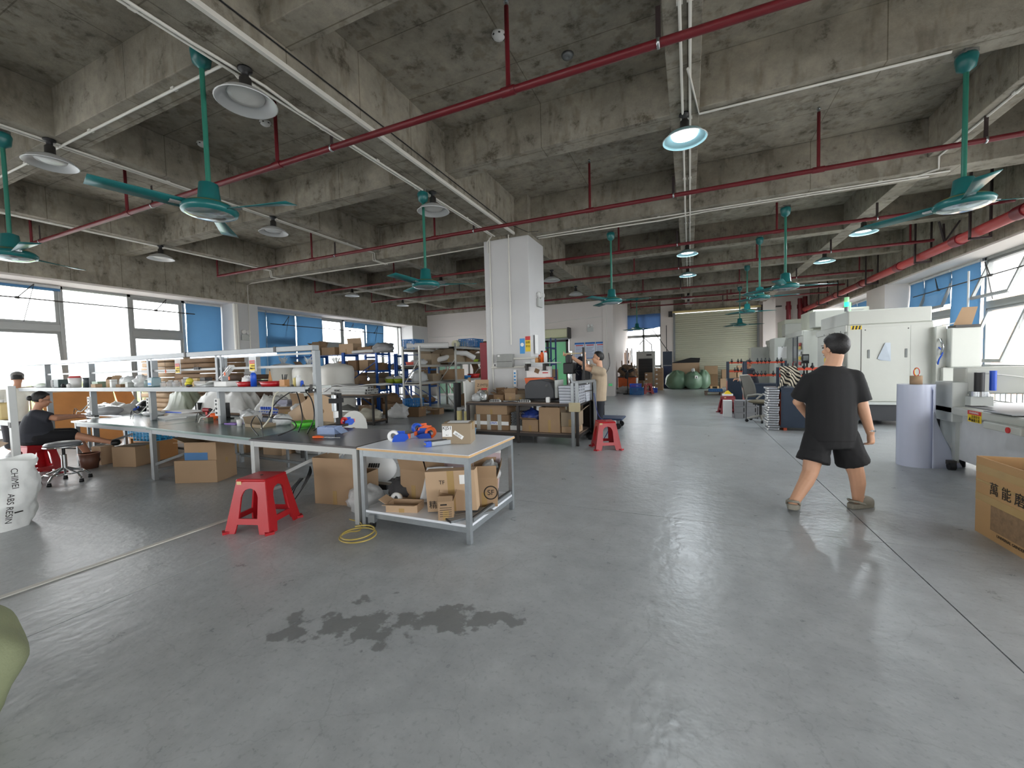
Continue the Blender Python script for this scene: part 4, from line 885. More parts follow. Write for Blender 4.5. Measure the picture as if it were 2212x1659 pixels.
for x in (posts[1], posts[2], posts[3]):
    so = MB().box(x-.035, x+.035, -.07, -.041, .86, 1.10).build('socket_strip', 'white plastic', sh)
    for z in (.9, .96, 1.02, 1.07): MB().box(x-.018, x+.018, -.073, -.0695, z-.015, z+.015).build('socket', 'black', so)
for k, (px, dz) in enumerate(((200, .0), (205, .05), (328, 0), (333, .05), (476, 0), (482, .06))):
    X = SX(px); cable(['black lead drooping from the socket post by the seated woman', 'white lead hanging from the shelf near the seated woman', 'black lead on the post beside the helmet bag', 'thin lead on the post beside the helmet bag', 'black lead on the post behind the red drill', 'white lead on the post behind the red drill'][k],
        [(X-.02, YS-.06, .98+dz), (X-.18, YS-.12, .86), (X-.3, YS-.14, .9-dz), (X-.36, YS-.14, .765)], .005, 'cable white' if k % 2 else 'cable black')
# warning signs in clear sleeves hanging from the frame
for k, px in enumerate((395, 556)):
    X = SX(px); t = T('warning_sign', ['clear-sleeved warning sign hanging before the cardboard stacks', 'clear-sleeved warning sign hanging beside the big white rolls'][k], 'sign', (X, YS-.05, 1.48), 0, 'hanging warning signs')
    MB().box(-.07, .07, 0, .003, -.02, .20).build('sleeve', 'plastic clear', t); MB().box(-.055, .045, -.004, -.002, -.005, .085).build('yellow_panel', 'yellow sign', t); MB().box(-.055, .045, -.004, -.002, .085, .13).build('red_panel', 'red sign', t)
    text(t, 'WARNING', .018, (.008, -.006, .107), (PI/2, 0, 0), 'paper white'); text(t, '注意安全', .02, (.01, -.006, .055), (PI/2, 0, 0), 'print black'); text(t, '佩戴手套', .02, (.01, -.006, .022), (PI/2, 0, 0), 'print black')
    MB().add([(-.05, -.006, .015), (-.02, -.006, .015), (-.035, -.006, .045)], [(0, 1, 2)]).build('hazard_triangle', 'print black', t)
for k, px in enumerate((368, 495, 504)):
    X = SX(px); t = T('orange_clip', ['orange clip hanging on a thread before the cardboard', 'orange clip hanging on a thread by the joint post', 'lower orange clip on a long thread by the joint post'][k], 'clip', (X, YS-.05, 1.70)); MB().cyl((0, 0, 0), (0, 0, -.18-.06*k), .002, 6).build('thread', 'black', t); MB().cbox((0, 0, -.2-.06*k), (.014, .012, .045)).build('clip', 'orange plastic', t)
t = T('binder_clip', 'row of small black binder clips on the hanging rail', 'clip', (SX(428), YS-.02, 1.53))
for k in range(4): MB().cbox((.03*k, 0, .0), (.02, .04, .035)).tube([(.03*k, -.01, .02), (.03*k+.012, -.02, .06)], .002, 5).build('clip', 'black', t)
# ---- goods on the shelf board
zt = 1.266
def sp(px, dy=0.0): return (SX(px), YS+dy, zt)
blob('plastic_bag', 'flat white plastic bag at left end of the overhead shelf', 'bag', sp(95), (.2, .13, .06), 'plastic bag', .3, 2.5, 31)
t = T('tool_case', 'dark green ribbed tool case on the overhead shelf', 'case', sp(135)); MB().box(-.14, .14, -.1, .1, 0, .15).build('body', M('case green', (54, 74, 74), .45), t, bev=.012)
for z in (.05, .09): MB().box(-.142, .142, -.103, -.1, z, z+.012).build('rib', M('case green', (54, 74, 74), .45), t)
MB().box(-.142, -.05, -.104, -.1, .02, .14).build('latch_panel', 'black', t)
t = T('plastic_tub', 'white tub with red lid beside the dark green case', 'tub', sp(163)); MB().lathe([(.001, 0), (.08, 0), (.09, .18), (.001, .18)], 20).build('tub', 'white plastic', t); MB().lathe([(.001, .205), (.075, .205), (.078, .18), (.095, .178), (.095, .172), (.001, .172)][::-1], 20).build('lid', 'red sign', t)
sh_items = [('bottle', 157, -.12, .03, .07, 'black', 'black', 'small black bottle in front of the white tub'), ('bottle', 169, -.12, .03, .075, 'paper white', 'black', 'small white bottle with black cap before the tub'),
 ('can', 196, -.05, .045, .17, M('can dark', (60, 70, 76), .4), 'black', 'dark cylindrical can on the overhead shelf'), ('bottle', 322, 0, .06, .13, M('tank clear', (170, 190, 190), .2, alpha=.7), 'paper white', 'pale canister next to the blue-liquid tank'),
 ('bottle', 362, -.05, .04, .085, 'plastic clear', 'paper white', 'small clear jar right of the blue-liquid tank'), ('bottle', 376, -.04, .05, .1, 'plastic clear', 'paper white', 'medium clear jar on the overhead shelf'), ('bottle', 388, -.04, .05, .095, 'plastic clear', 'paper white', 'clear jar second from the taller one'),
 ('bottle', 403, 0, .055, .14, 'plastic clear', 'paper white', 'tall clear jar with pale contents'), ('spray', 558, -.06, .036, .21, 'blue bright', 'paper white', 'blue spray can between the red trays'),
 ('bottle', 644, -.04, .026, .12, M('glue yellow', (214, 198, 130), .3), 'paper white', 'yellowish glue bottle on the shelf end'), ('bottle', 653, -.05, .028, .14, 'paper white', 'paper white', 'white squeeze bottle on the shelf end'), ('bottle', 662, -.06, .018, .08, 'blue bright', 'white plastic', 'little blue bottle on the shelf end')]
for nm, px, dy, r_, h_, m_, cp, lab in sh_items: bottle('spray_can' if nm == 'spray' else ('metal_can' if nm == 'can' else 'bottle'), lab, sp(px, dy), r_, h_, m_, cp, .5 if nm != 'can' else .95, 'bottles on the overhead shelf')
t = T('liquid_tank', 'translucent tank with blue label on the overhead shelf', 'tank', sp(334)); MB().box(-.075, .075, -.06, .06, 0, .15).build('tank', M('tank teal', (110, 150, 160), .2, alpha=.75), t, bev=.015); MB().box(-.05, .05, -.063, -.06, .02, .10).build('label', 'paper white', t); MB().box(-.045, .045, -.065, -.063, .03, .065).build('liquid_mark', 'blue sign', t)
def small_box(lab, px, dy, w_, d_, h_, mat, z=None, rz=0.0, name='small_box'):
    t = T(name, lab, 'box', sp(px, dy) if z is None else (SX(px), YS+dy, z), rz); MB().box(-w_/2, w_/2, -d_/2, d_/2, 0, h_).build('body', mat, t, bev=.004); MB().box(-w_/2-.002, w_/2+.002, -d_/2-.002, d_/2+.002, h_*.75, h_*.78).build('lid_line', 'card dark', t); return t
small_box('pale green flat box on the overhead shelf', 220, -.02, .2, .14, .10, M('box green', (150, 176, 156), .5))
small_box('orange-brown small carton behind the dark can', 183, .04, .1, .1, .07, 'card light'); small_box('short tan carton before the green box', 229, -.12, .15, .09, .06, 'card light')
carton('small open carton with raised flaps on the overhead shelf', (SX(243), YS+.02, zt), .14, .14, .13, .1, (None, 100, 140, 60), 'card light')
small_box('white box with red mark on the overhead shelf', 256, -.06, .06, .08, .13, 'paper white'); small_box('dark brown low box under the white bag', 272, -.05, .15, .1, .05, 'card dark')
blob('plastic_bag', 'crumpled white bag above the dark low box', 'bag', (SX(272), YS+.04, zt), (.16, .1, .11), 'plastic bag', .35, 2.6, 33); small_box('small grey carton right of the white bag', 290, -.06, .08, .08, .08, 'machine grey')
blob('plastic_bag', 'pointed white plastic bag before the window bar', 'bag', sp(308), (.13, .1, .12), 'plastic bag', .35, 2.4, 34); small_box('tan box lying behind the tall clear jar', 418, .06, .2, .12, .12, M('box tan', (206, 176, 120), .6))
for k, (px, z) in enumerate(((424, .0), (427, .045))): tag(MB().ball((0, 0, .045), .045, 16, 10, fn=lambda d: 1-.12*abs(d.z)).build('yellow_ball', M('ball yellow', (226, 214, 70), .4), None, loc=(SX(px), YS-.1, zt+z)), ['lower yellow tape ball on the overhead shelf', 'upper yellow tape ball on the overhead shelf'][k], 'ball')
t = T('hot_glue_gun', 'small black and red glue gun lying on the shelf', 'glue gun', sp(435, -.15)); MB().tube([(-.05, 0, .02), (.03, 0, .022), (.06, 0, .02)], [.02, .016, .006], 8).build('body', 'black', t); MB().box(-.05, -.02, -.012, .012, -.0, .02).build('grip', 'red sign', t)
t = T('clear_case', 'clear lidded case with white contents on the shelf', 'case', sp(448)); MB().box(-.13, .13, -.1, .1, 0, .075).build('tub', 'plastic clear', t); MB().box(-.12, .12, -.09, .09, .004, .045).build('contents', 'paper white', t); MB().box(-.133, .133, -.103, .103, .07, .082).build('lid', 'plastic clear', t)
small_box('small black box on top of the clear case', 446, 0, .12, .1, .05, 'black', zt+.083)
tag(MB().sheet(lambda u, v: (lerp(SX(440), SX(478), u), YS+lerp(-.15, .1, v), zt+.012+.07*u*u), 8, 3).build('paper_sheet', 'paper white', None, solid=.002), 'curled white paper sheet on the overhead shelf', 'paper')
t = T('desk_lamp', 'white folding work lamp with hinged head on the shelf', 'lamp', sp(493)); MB().box(-.17, .10, -.09, .09, 0, .075).build('base', 'white plastic', t, bev=.01); MB().cbox((-.02, 0, .20), (.30, .07, .018), ry=-.62).cbox((-.0, 0, .18), (.30, .07, .012), ry=-.62).build('lamp_head', 'white plastic', t); MB().cyl((-.13, -.04, .085), (-.13, .04, .085), .014).build('hinge', 'black', t)
for k, (px, w_) in enumerate(((536, 1.5), (590, 2.0))):
    t = bowl('plastic_tray', ['red plastic tray with tissue in it on the shelf', 'longer red plastic tray of screws on the shelf'][k], 'tray', sp(px, -.04), .085, .062, 'red plastic', None, w_); MB().lathe([(.001, .05), (.075, .045)], 16, Matrix.Diagonal((w_, 1, 1, 1))).build('contents', 'alu dark', t)
blob('tissue', 'crumpled white tissue in the first red tray', 'tissue', (SX(540), YS-.03, zt+.04), (.085, .06, .06), 'paper white', .5, 2.5, 37)
t = T('wood_cone', 'thin tan wooden cone standing behind the red trays', 'cone', sp(572, .08)); MB().lathe([(.001, 0), (.035, 0), (.004, .2), (.001, .2)], 14).build('cone', 'wood', t); MB().lathe([(.001, .2), (.004, .2), (.003, .225), (.001, .225)], 8).build('tip', 'black', t)
t = T('pen_holder', 'wooden pen holder with black markers on the shelf', 'pen holder', sp(621, -.04)); MB().box(-.045, .045, -.035, .035, 0, .085).build('block', 'wood', t)
for k, (dx, a) in enumerate(((-.03, -.2), (.0, .1), (.02, .25), (.034, .05))): MB().cyl((dx, 0, .08), (dx+a*.08, .01, .15), .006, 8).build('marker', 'black', t)
tag(MB().box(-.06, .06, -.02, .02, 0, .012).build('wood_offcut', 'wood', None, loc=sp(635, -.12), bev=.002), 'thin wooden offcut on the shelf front edge', 'wood')
t = T('tablet_case', 'white rounded case standing behind the glue bottles', 'case', sp(672, .08)); MB().box(-.055, .055, -.015, .015, 0, .17).build('shell', 'machine white', t, bev=.02); MB().cbox((0, -.017, .11), (.012, .003, .008)).build('emblem', 'black', t)
# ---- goods on the green benches
q = G(450, 910, ZT); t = T('cordless_drill', 'red cordless drill standing on the green bench', 'drill', (q.x, q.y, ZT), .1)
MB().box(-.045, .045, -.035, .035, 0, .045).build('battery', 'black', t, bev=.006); MB().bar((0, 0, .04), (-.012, 0, .14), .036, .034).build('handle', 'red sign', t); MB().cyl((-.075, 0, .17), (.05, 0, .17), .033, 16, .028).build('motor_housing', M('drill red', (150, 30, 36), .4), t, bev=.002); MB().cyl((.05, 0, .17), (.09, 0, .17), .024, 14, .016).cyl((.09, 0, .17), (.14, 0, .17), .008).build('chuck', 'black', t); MB().cbox((.012, 0, .125), (.012, .014, .03)).build('trigger', 'black', t); MB().box(-.045, .05, -.036, .036, .03, .048).build('battery_trim', 'red sign', t)
q = G(435, 912, ZT); tag(MB().box(-.05, .05, -.04, .04, 0, .06).build('wood_block', M('block olive', (106, 104, 84), .6), None, loc=(q.x, q.y+.1, ZT), bev=.004), 'olive wooden block behind the red drill', 'block')
q = G(468, 905, ZT); t = bowl('plastic_basket', 'orange perforated basket behind the drill', 'basket', (q.x, q.y, ZT), .11, .10, 'orange plastic'); MB().ball((0, 0, .08), (.1, .1, .05), 12, 7).build('contents', 'paper white', t)
q = G(485, 905, ZT); t = T('test_fixture', 'black upright test fixture with silver slot on the bench', 'fixture', (q.x, q.y, ZT)); MB().box(-.11, .11, -.08, .08, 0, .015).build('base', 'black', t); MB().box(-.05, .05, -.02, .06, .015, .25).build('tower', 'black gloss', t); MB().box(-.012, .012, -.024, -.02, .03, .2).build('slide', 'steel', t)
q = G(430, 888, ZT); t = T('black_fixture', 'small black clamp pair with white stripe behind the drill', 'fixture', (q.x, q.y, ZT)); MB().box(-.06, -.02, -.03, .03, 0, .16).box(.02, .06, -.03, .03, 0, .16).build('clamp', 'black gloss', t); MB().box(-.02, .02, -.031, .029, 0, .15).build('stripe', 'paper white', t)
q = G(495, 915, ZT); tag(MB().box(-.12, .12, -.06, .06, 0, .012).build('purple_pad', M('pad purple', (160, 120, 214), .4), None, loc=(q.x+.1, q.y, ZT), bev=.005), 'flat purple pad on the green bench', 'pad')
for k, (px, py, z, w_) in enumerate(((352, 906, 0, .42), (385, 900, 0, .34), (385, 896, .035, .5))):
    q = G(px, py, ZT); t = T('panel_board', ['low white board panel at the left of the stack', 'white board panel under the blue-edged one', 'white board panel with blue comb edge on the stack'][k], 'panel', (q.x, q.y+.08, ZT+z), -.03, 'white board panels'); MB().box(-w_/2, w_/2, -.15, .15, 0, .032).build('panel', 'paper white', t, bev=.003); MB().box(-w_/2, w_/2, -.152, -.15, .004, .028).build('slotted_edge', 'alu dark' if k < 2 else 'blue bright', t)
q = G(330, 897, ZT); blob('plastic_bag', 'flat clear bag left of the white boards', 'bag', (q.x, q.y, ZT), (.22, .12, .05), 'plastic bag', .4, 2.6, 41)
q = G(210, 897, ZT); blob('parts_bag', 'silvery bag full of parts in front of the seated woman', 'bag', (q.x, q.y+.1, ZT), (.36, .22, .12), M('bag silver', (182, 184, 186), .25, alpha=.9), .25, 2.2, 42)
q = G(183, 903, ZT)
for k, dx in enumerate((-.28, -.02, .18)):
    t = T('connector_strip', ['black-toothed connector strip under her hand', 'black-toothed connector strip in the middle of her row', 'black-toothed connector strip nearest the silver bag'][k], 'connector', (q.x+dx, q.y+.05+.02*(k % 2), ZT), .05, 'connector strips'); MB().box(-.1, .1, -.03, .03, 0, .02).build('strip', 'paper white', t)
    for j in range(6): MB().box(-.09+.032*j, -.07+.032*j, -.032, .03, .02, .045).build('tooth', 'black', t)
q = G(300, 892, ZT); t = T('helmet_bag', 'black and blue helmet in a clear bag beside the shelf post', 'helmet', (q.x+.05, q.y+.1, ZT)); MB().ball((0, 0, .11), (.2, .14, .13), 18, 10, fn=lambda d: 1+.12*noise.noise(d*2)).build('shell', 'black gloss', t); MB().cbox((-.06, -.12, .09), (.2, .04, .035), ry=-.3).build('blue_flash', 'blue bright', t)
# ---- things standing on the floor under and beside the benches
carton('sealed brown carton on the floor under the green bench', (-6.12, 3.42, 0), .56, .40, .30, .42, None, 'card')
carton('blue-taped carton with open flaps on top of the sealed one', (-6.05, 3.44, .302), .44, .34, .24, .36, (8, None, 20, -8), 'card'); 
MB().box(-.222, .10, -.173, -.17, 0, .10).build('blue_film', M('film blue', (60, 110, 160), .4), bpy.data.objects['carton.%03d' % (sum(1 for o in bpy.data.objects if o.name.startswith('carton'))-1)])
q = G(235, 1000, 0); carton('brown carton under the bench at the woman\'s feet', (-8.33, 3.62, 0), .42, .4, .32, .3, None, 'card'); carton('pale carton standing behind the chrome stool', (-8.95, 3.45, 0), .2, .2, .3, .2, None, 'card light', False)
crate('bright blue crate holding white cloth under the bench', (-8.55, 4.0, .33), .5, .36, .22, .1, M('crate cyan', (40, 160, 214), .4)); t = T('crate_stand', 'low timber stand beneath the bright blue crate', 'stand', (-8.55, 4.0, 0), .1); MB().box(-.26, .26, -.19, .19, .3, .33).build('deck', 'wood', t); MB().box(-.25, -.2, -.18, .18, 0, .3).box(.2, .25, -.18, .18, 0, .3).build('side', 'wood', t)
crate('second bright blue crate further left under the bench', (-9.25, 4.2, .33), .45, .34, .2, .05, M('crate cyan', (40, 160, 214), .4)); t = T('crate_stand', 'low timber stand beneath the second blue crate', 'stand', (-9.25, 4.2, 0), .05); MB().box(-.23, .23, -.18, .18, .3, .33).build('deck', 'wood', t); MB().box(-.22, -.18, -.17, .17, 0, .3).box(.18, .22, -.17, .17, 0, .3).build('side', 'wood', t)
t = T('waste_pail', 'dark brown pail behind the chrome stool', 'pail', (-8.75, 3.2, 0)); MB().lathe([(.001, 0), (.1, 0), (.13, .24), (.12, .24), (.09, .01), (.001, .01)], 18).build('pail', M('pail brown', (96, 62, 48), .5), t); MB().lathe([(.12, .235), (.137, .24), (.12, .245)], 18).build('rim', M('pail rim', (190, 140, 120), .5), t)
t = T('water_barrel', 'white plastic pail behind the carton under green bench', 'pail', (-6.5, 3.75, 0)); MB().lathe([(.001, 0), (.14, 0), (.15, .3), (.001, .3)], 20).build('pail', 'white plastic', t); MB().lathe([(.155, .28), (.16, .3), (.001, .31)], 20).build('lid', 'alu dark', t)
# chrome work stool
def chrome_stool(lab, pos, rz, seat):
    t = T('work_stool', lab, 'stool', pos, rz); MB().lathe([(.001, .50), (.17, .50), (.19, .53), (.17, .555), (.001, .56)], 26).build('seat', seat, t); MB().lathe([(.192, .49), (.2, .50), (.192, .51)], 28).build('seat_ring', 'chrome', t)
    MB().cyl((0, 0, .2), (0, 0, .38), .03, 14).build('gas_lift', 'chrome', t); MB().cyl((0, 0, .36), (0, 0, .5), .018, 10).build('piston', 'black', t); MB().bar((0, 0, .47), (.17, .02, .46), .014).build('lever', 'black', t)
    MB().tube([(.19*math.cos(a*PI/9), .19*math.sin(a*PI/9), .13) for a in range(18)], .011, 8, True).build('foot_ring', 'chrome', t)
    for k in range(5):
        a = 2*PI*k/5; c, s_ = math.cos(a), math.sin(a); l_ = MB().tube([(.02*c, .02*s_, .2), (.1*c, .1*s_, .16), (.2*c, .2*s_, .12), (.255*c, .255*s_, .06)], .013, 8).build('base_leg', 'chrome', t); MB().lathe([(.001, 0), (.026, 0), (.022, .045), (.001, .045)], 12, Matrix.Translation((.255*c, .255*s_, 0))).build('foot_pad', 'black', l_)
chrome_stool('empty chrome work stool with grey seat before the bench', (-7.98, 2.66, 0), .3, M('vinyl grey', (120, 122, 126), .35)); 
chrome_stool('chrome work stool half hidden behind the woman\'s red stool', (-8.85, 3.0, 0), .9, M('vinyl grey', (120, 122, 126), .35)) if False else None
stool('red plastic stool that the woman in dark clothes sits on', (-8.98, 2.70, 0), .12)
# ---- left edge: neighbouring bench frame, its carton, and the big woven sack
t = T('side_bench', 'white upright bench frame cut by the left picture edge', 'bench', (-7.02, 1.96, 0)); MB().box(-.03, .03, -.03, .03, 0, 1.37).build('post', 'bench white', t, bev=.003); MB().box(-1.5, 0, -.025, .025, .92, .98).build('rail', 'bench white', t); MB().box(-1.5, 0, -.35, .35, .98, 1.0).build('board', 'laminate white', t) if False else None
MB().box(-1.5, 0, -.025, .025, 1.33, 1.37).build('rail', 'bench white', t); MB().box(-1.53, -1.47, -.03, .03, 0, 1.37).build('post', 'bench white', t); MB().box(-.034, .034, -.034, -.03, .9, .96).build('corner_bolt', 'black', t); MB().box(-.03, .03, -.035, .035, 0, .05).build('foot', 'black', t)
carton('large brown carton behind the white post at left edge', (-7.90, 1.80, .30), .62, .3, .30, -.05, (None, 30, None, 25), 'card'); carton('low brown carton supporting the one at left edge', (-7.90, 1.80, 0), .62, .3, .29, -.05, None, 'card dark')
t = T('yellow_canister', 'pale yellow canister on the left bench rail', 'canister', (-7.32, 1.96, .98)); MB().box(-.1, .1, -.06, .06, 0, .2).build('tank', M('canister cream', (226, 200, 140), .4), t, bev=.03); MB().cyl((0, 0, .19), (0, 0, .23), .025).build('cap', 'white plastic', t)
# woven sack
def sack_fn(u, v):
    a = u*2*PI; w_ = lerp(1.0, .93, v); bul = 1+.10*math.sin(v*PI); x = .34*w_*bul*math.copysign(abs(math.cos(a))**.65, math.cos(a)); y = .22*w_*bul*math.copysign(abs(math.sin(a))**.65, math.sin(a))
    n_ = .035*noise.noise(Vector((x*5, y*5, v*4)))+.02*noise.noise(Vector((x*13, y*13, v*9)))
    if v > .93: x *= 1-.0*v
    r_ = math.hypot(x, y)+1e-6
    return (x*(1+n_/r_)+.05*v, y*(1+n_/r_), lerp(0, .66, v)+.02*math.sin(a*3)*v*v)
t = T('woven_sack', 'tall white woven resin sack at the left edge', 'sack', (-6.22, 1.47, 0), 1.30)
MB().sheet(sack_fn, 64, 26).build('sack_wall', M('woven white', (226, 228, 226), .55, var=.05, scale=9, bump=.25, bscale=10), t); 
MB().sheet(lambda u, v: (lambda p: (p[0]*v, p[1]*v, .60+.05*noise.noise(Vector((p[0]*9, p[1]*9, v*4)))))(sack_fn(u, .9)), 40, 5).build('folded_top', M('woven white', (226, 228, 226)), t)
text(t, 'CHIMEI', .062, (.235, -.262, .50), (PI/2, PI/2, 0), 'print black'); text(t, 'ABS RESIN', .062, (.19, -.262, .22), (PI/2, PI/2+.12, 0), 'print black'); text(t, 'A 672', .085, (.10, -.266, .47), (PI/2, PI/2+.2, 0), M('pen grey', (110, 110, 110), .7))
MB().cbox((.245, -.235, .17), (.06, .004, .012), rz=.5).build('printed_bar', 'print black', t)
# green sack at bottom left corner, right beside the camera
t = T('woven_sack', 'olive green woven sack corner at bottom-left of the picture', 'sack', (-2.86, .40, 0), .2)
MB().ball((0, 0, .28), (.40, .36, .34), 30, 18, fn=lambda d: 1+.16*noise.noise(d*2.2+Vector((3, 1, 0)))+.05*noise.noise(d*6)).build('sack_wall', M('woven green', (134, 140, 108), .6, var=.12, bump=.15, bscale=60), t, sub=1); MB().cyl((.0, 0, .58), (.05, 0, .72), .07, 12, .12).build('tied_neck', M('woven green', (116, 126, 92)), t)
t = T('black_bin', 'black container edge below the green sack', 'bin', (-1.98, .62, 0)) if False else None
tag(MB().box(0, .05, -1.7, 1.0, 0, .012).build('floor_strip', M('strip pale', (206, 204, 196), .5), None, loc=(-4.22, 2.0, 0), bev=.005), 'flat pale cable cover strip running along the floor', 'cable cover')
# ================================================================ goods behind the benches, toward the left windows
def pile(lab, x0, x1, y0, y1, z0, z1, n, mat, name='cardboard_stack', group=None):
    t = T(name, lab, 'cardboard', ((x0+x1)/2, (y0+y1)/2, z0), 0, group); h = (z1-z0)/n; w_, d_ = x1-x0, y1-y0
    for k in range(n):
        dx, dy = random.uniform(-.03, .03), random.uniform(-.03, .03); b_ = random.uniform(.0, .03)
        MB().sheet(lambda u, v: ((u-.5)*w_+dx, (v-.5)*d_+dy, h*(k+.45)+b_*math.sin(u*PI)*.35), 4, 1).build('sheet', mat, t, solid=h*.86)
    return t
pile('tall stack of pale flattened cartons behind the shelf', -11.75, -10.6, 5.3, 5.9, 0, 1.86, 16, 'card light')
pile('tall stack of dark flattened cartons behind the shelf', -10.5, -9.05, 5.35, 5.95, 0, 1.80, 16, 'card dark')
pile('lower dark stack of flattened cartons by the lamp', -8.95, -8.1, 5.3, 5.9, 0, 1.42, 12, M('card brown', (84, 66, 54), .85))
def panel(lab, pts, th, mat, name='plywood', cat='panel'):
    a, b_, c, d = [Vector(p) for p in pts]; n = (b_-a).cross(d-a).normalized()*th
    t = T(name, lab, cat, a); V = [p-a for p in (a, b_, c, d)]; V += [v+n for v in V]
    MB().add(V, [(0, 1, 2, 3), (7, 6, 5, 4), (0, 4, 5, 1), (1, 5, 6, 2), (2, 6, 7, 3), (3, 7, 4, 0)]).build('board', mat, t)
    return t
M('plywood', (212, 150, 92), .5, var=.14, scale=4)
panel('large orange plywood board leaning on the window behind her', [(-12.3, 3.95, 0), (-12.1, 5.05, 0), (-12.6, 5.1, 1.12), (-12.75, 3.95, 1.12)], .02, 'plywood'); panel('narrow plywood board leaning beside the first one', [(-12.1, 5.15, 0), (-12.05, 5.6, 0), (-12.65, 5.45, 1.1), (-12.68, 5.15, 1.1)], .02, 'plywood')
def heap(lab, x0, x1, y0, y1, zf, mat, seed, nu=34, nv=20, name='plastic_sheet_heap', cat='plastic sheet', jag=.10):
    def fn(u, v):
        e = min(u, 1-u, v, 1-v); ed = min(1, e*5)
        z = zf(u, v)*ed + jag*ed*noise.noise(Vector((u*6, v*5, seed)))+.5*jag*ed*noise.noise(Vector((u*15, v*12, seed+4)))
        return (lerp(x0, x1, u)+.06*noise.noise(Vector((u*7, v*7, seed+9))), lerp(y0, y1, v), max(.01, z))
    return tag(MB().sheet(fn, nu, nv).build(name, mat, None), lab, cat)
t = workbench('long timber packing table behind the green benches', -9.9, -5.9, 4.75, 5.25, .72, M('timber dark', (120, 98, 78), .6, var=.15), 'dark metal', brace=False, name='packing_table', mids=(-8.0,)); 
def on(o, z): o.location.z += z; return o
M('film white', (232, 232, 228), .25, var=.05, alpha=.88, translucent=.25, bump=.8, bscale=6)
on(heap('billowing translucent white sheet over cartons behind the shelf', -9.0, -7.15, 4.72, 5.25, lambda u, v: .44*math.sin(u*PI)**.6, 'film white', 2, 44, 22), .722)
on(heap('white plastic sheet draped right of the middle post', -7.1, -6.2, 4.75, 5.25, lambda u, v: .40*(1-u), 'film white', 5), .722)
on(heap('greenish film wrapped bundle by the window', -9.9, -9.05, 4.75, 5.2, lambda u, v: .42*math.sin(u*PI*.9)**.7, M('film green', (186, 196, 176), .3, alpha=.85, translucent=.2), 7), .722)
carton('open carton on the timber table below the shelf', (-6.05, 5.0, .722), .3, .3, .22, .1, (70, 60, 150, 70), 'card'); carton('small brown carton under the billowing sheet', (-8.2, 4.80, .722), .4, .05, .14, .05, None, 'card')
for k, (x, z) in enumerate(((-6.72, .722), (-6.62, .80))):
    t = T('connector_rack', ['white rack of blue connectors on the timber table', 'second rack of blue connectors stacked on the first'][k], 'rack', (x, 4.9, z), 0, 'blue connector racks'); MB().box(-.28, .28, -.12, .12, 0, .055).build('rack', 'paper white', t)
    for j in range(9): MB().box(-.27+.06*j, -.235+.06*j, -.14, -.12, .0, .05).build('connector', 'blue bright', t)
carton('brown carton under the timber table', (-8.7, 5.0, 0), .5, .4, .35, .1, None, 'card dark'); carton('squat carton under the timber table near its middle', (-7.6, 5.0, 0), .5, .4, .4, -.1, (60, None, 40, None), 'card'); carton('tan carton under right half of the timber table', (-6.7, 5.0, 0), .45, .4, .42, .05, None, 'card light')
heap('heap of torn brown paper and film on the floor under benches', -8.0, -6.8, 5.4, 6.2, lambda u, v: .22*math.sin(u*PI), 'card light', 11, name='paper_heap', cat='paper', jag=.12)
on(heap('flattened white bags on the far side of her bench', -10.9, -9.6, 4.0, 4.55, lambda u, v: .17*math.sin(u*PI*2)**2, 'film white', 13), .73)
t = T('side_table', 'low table with white bags beyond the seated woman', 'table', (-10.25, 4.3, 0)); MB().box(-.75, .75, -.35, .35, .70, .73).build('tabletop', 'laminate white', t)
for x in (-.7, .66):
    for y in (-.3, .26): MB().box(x, x+.04, y, y+.04, 0, .7).build('leg', 'alu', t)
# long white rolls lying on the floor beyond the tables
t = T('film_roll', 'white film roll lying on the floor beyond the black table', 'film roll', (-5.75, 5.1, .08), .08); MB().cyl((-.6, 0, 0), (.35, 0, 0), .08, 18).build('roll', 'white sheet', t); MB().cyl((.349, 0, 0), (.36, 0, 0), .025, 12).build('core', 'card', t)
p = AY(730, 893, 5.6)
t = T('film_roll', 'thick glossy white film roll standing behind the black mat', 'film roll', (p.x, 5.6, 0)); MB().cyl((-.36, 0, .36), (.36, 0, .36), .35, 30).build('roll', M('film gloss', (236, 236, 230), .18, var=.02), t); MB().cyl((.355, 0, .36), (.37, 0, .36), .05, 14).build('core', 'card', t); MB().box(-.36, .36, -.05, .05, 0, .012).build('loose_end', M('film gloss'), t)
# ================================================================ profile table with aluminium sections
q = AZ(808, 920, 0); XR_, YT_ = q.x, q.y
t = workbench('dark steel table stacked with white aluminium profiles', -1.9, 0, 0, .60, .80, M('timber dark'), 'dark metal', pos=(XR_, YT_), brace=False, shelf=.12, name='profile_table')
prm = MB().box(-.6, .6, -.035, .035, 0, .07).mesh('profile'); prm.materials.append(MATS['alu'])
for k, (x, y, z, L) in enumerate([(-1.0, .06+.082*i, .80+.072*j, 1.25) for j in range(3) for i in range(6-j)]):
    t = T('aluminium_profile', 'pale hollow aluminium profile on the steel table, %s layer, %s' % (('bottom', 'middle', 'top')[0 if k < 6 else 1 if k < 11 else 2], ('nearest', 'second', 'third', 'fourth', 'fifth', 'rearmost')[k if k < 6 else k-6 if k < 11 else k-11]), 'profile', (XR_+x+random.uniform(-.06, .06), YT_+y+.02, z), 0, 'stacked aluminium profiles')
    MB().box(-.75, .75, -.04, .04, 0, .068).build('section', M('profile white', (206, 208, 206), .4, .2), t); MB().box(.7501, .751, -.028, -.004, .012, .056).box(.7501, .751, .004, .028, .012, .056).box(-.751, -.7501, -.03, .03, .012, .056).build('hollow', 'black', t)
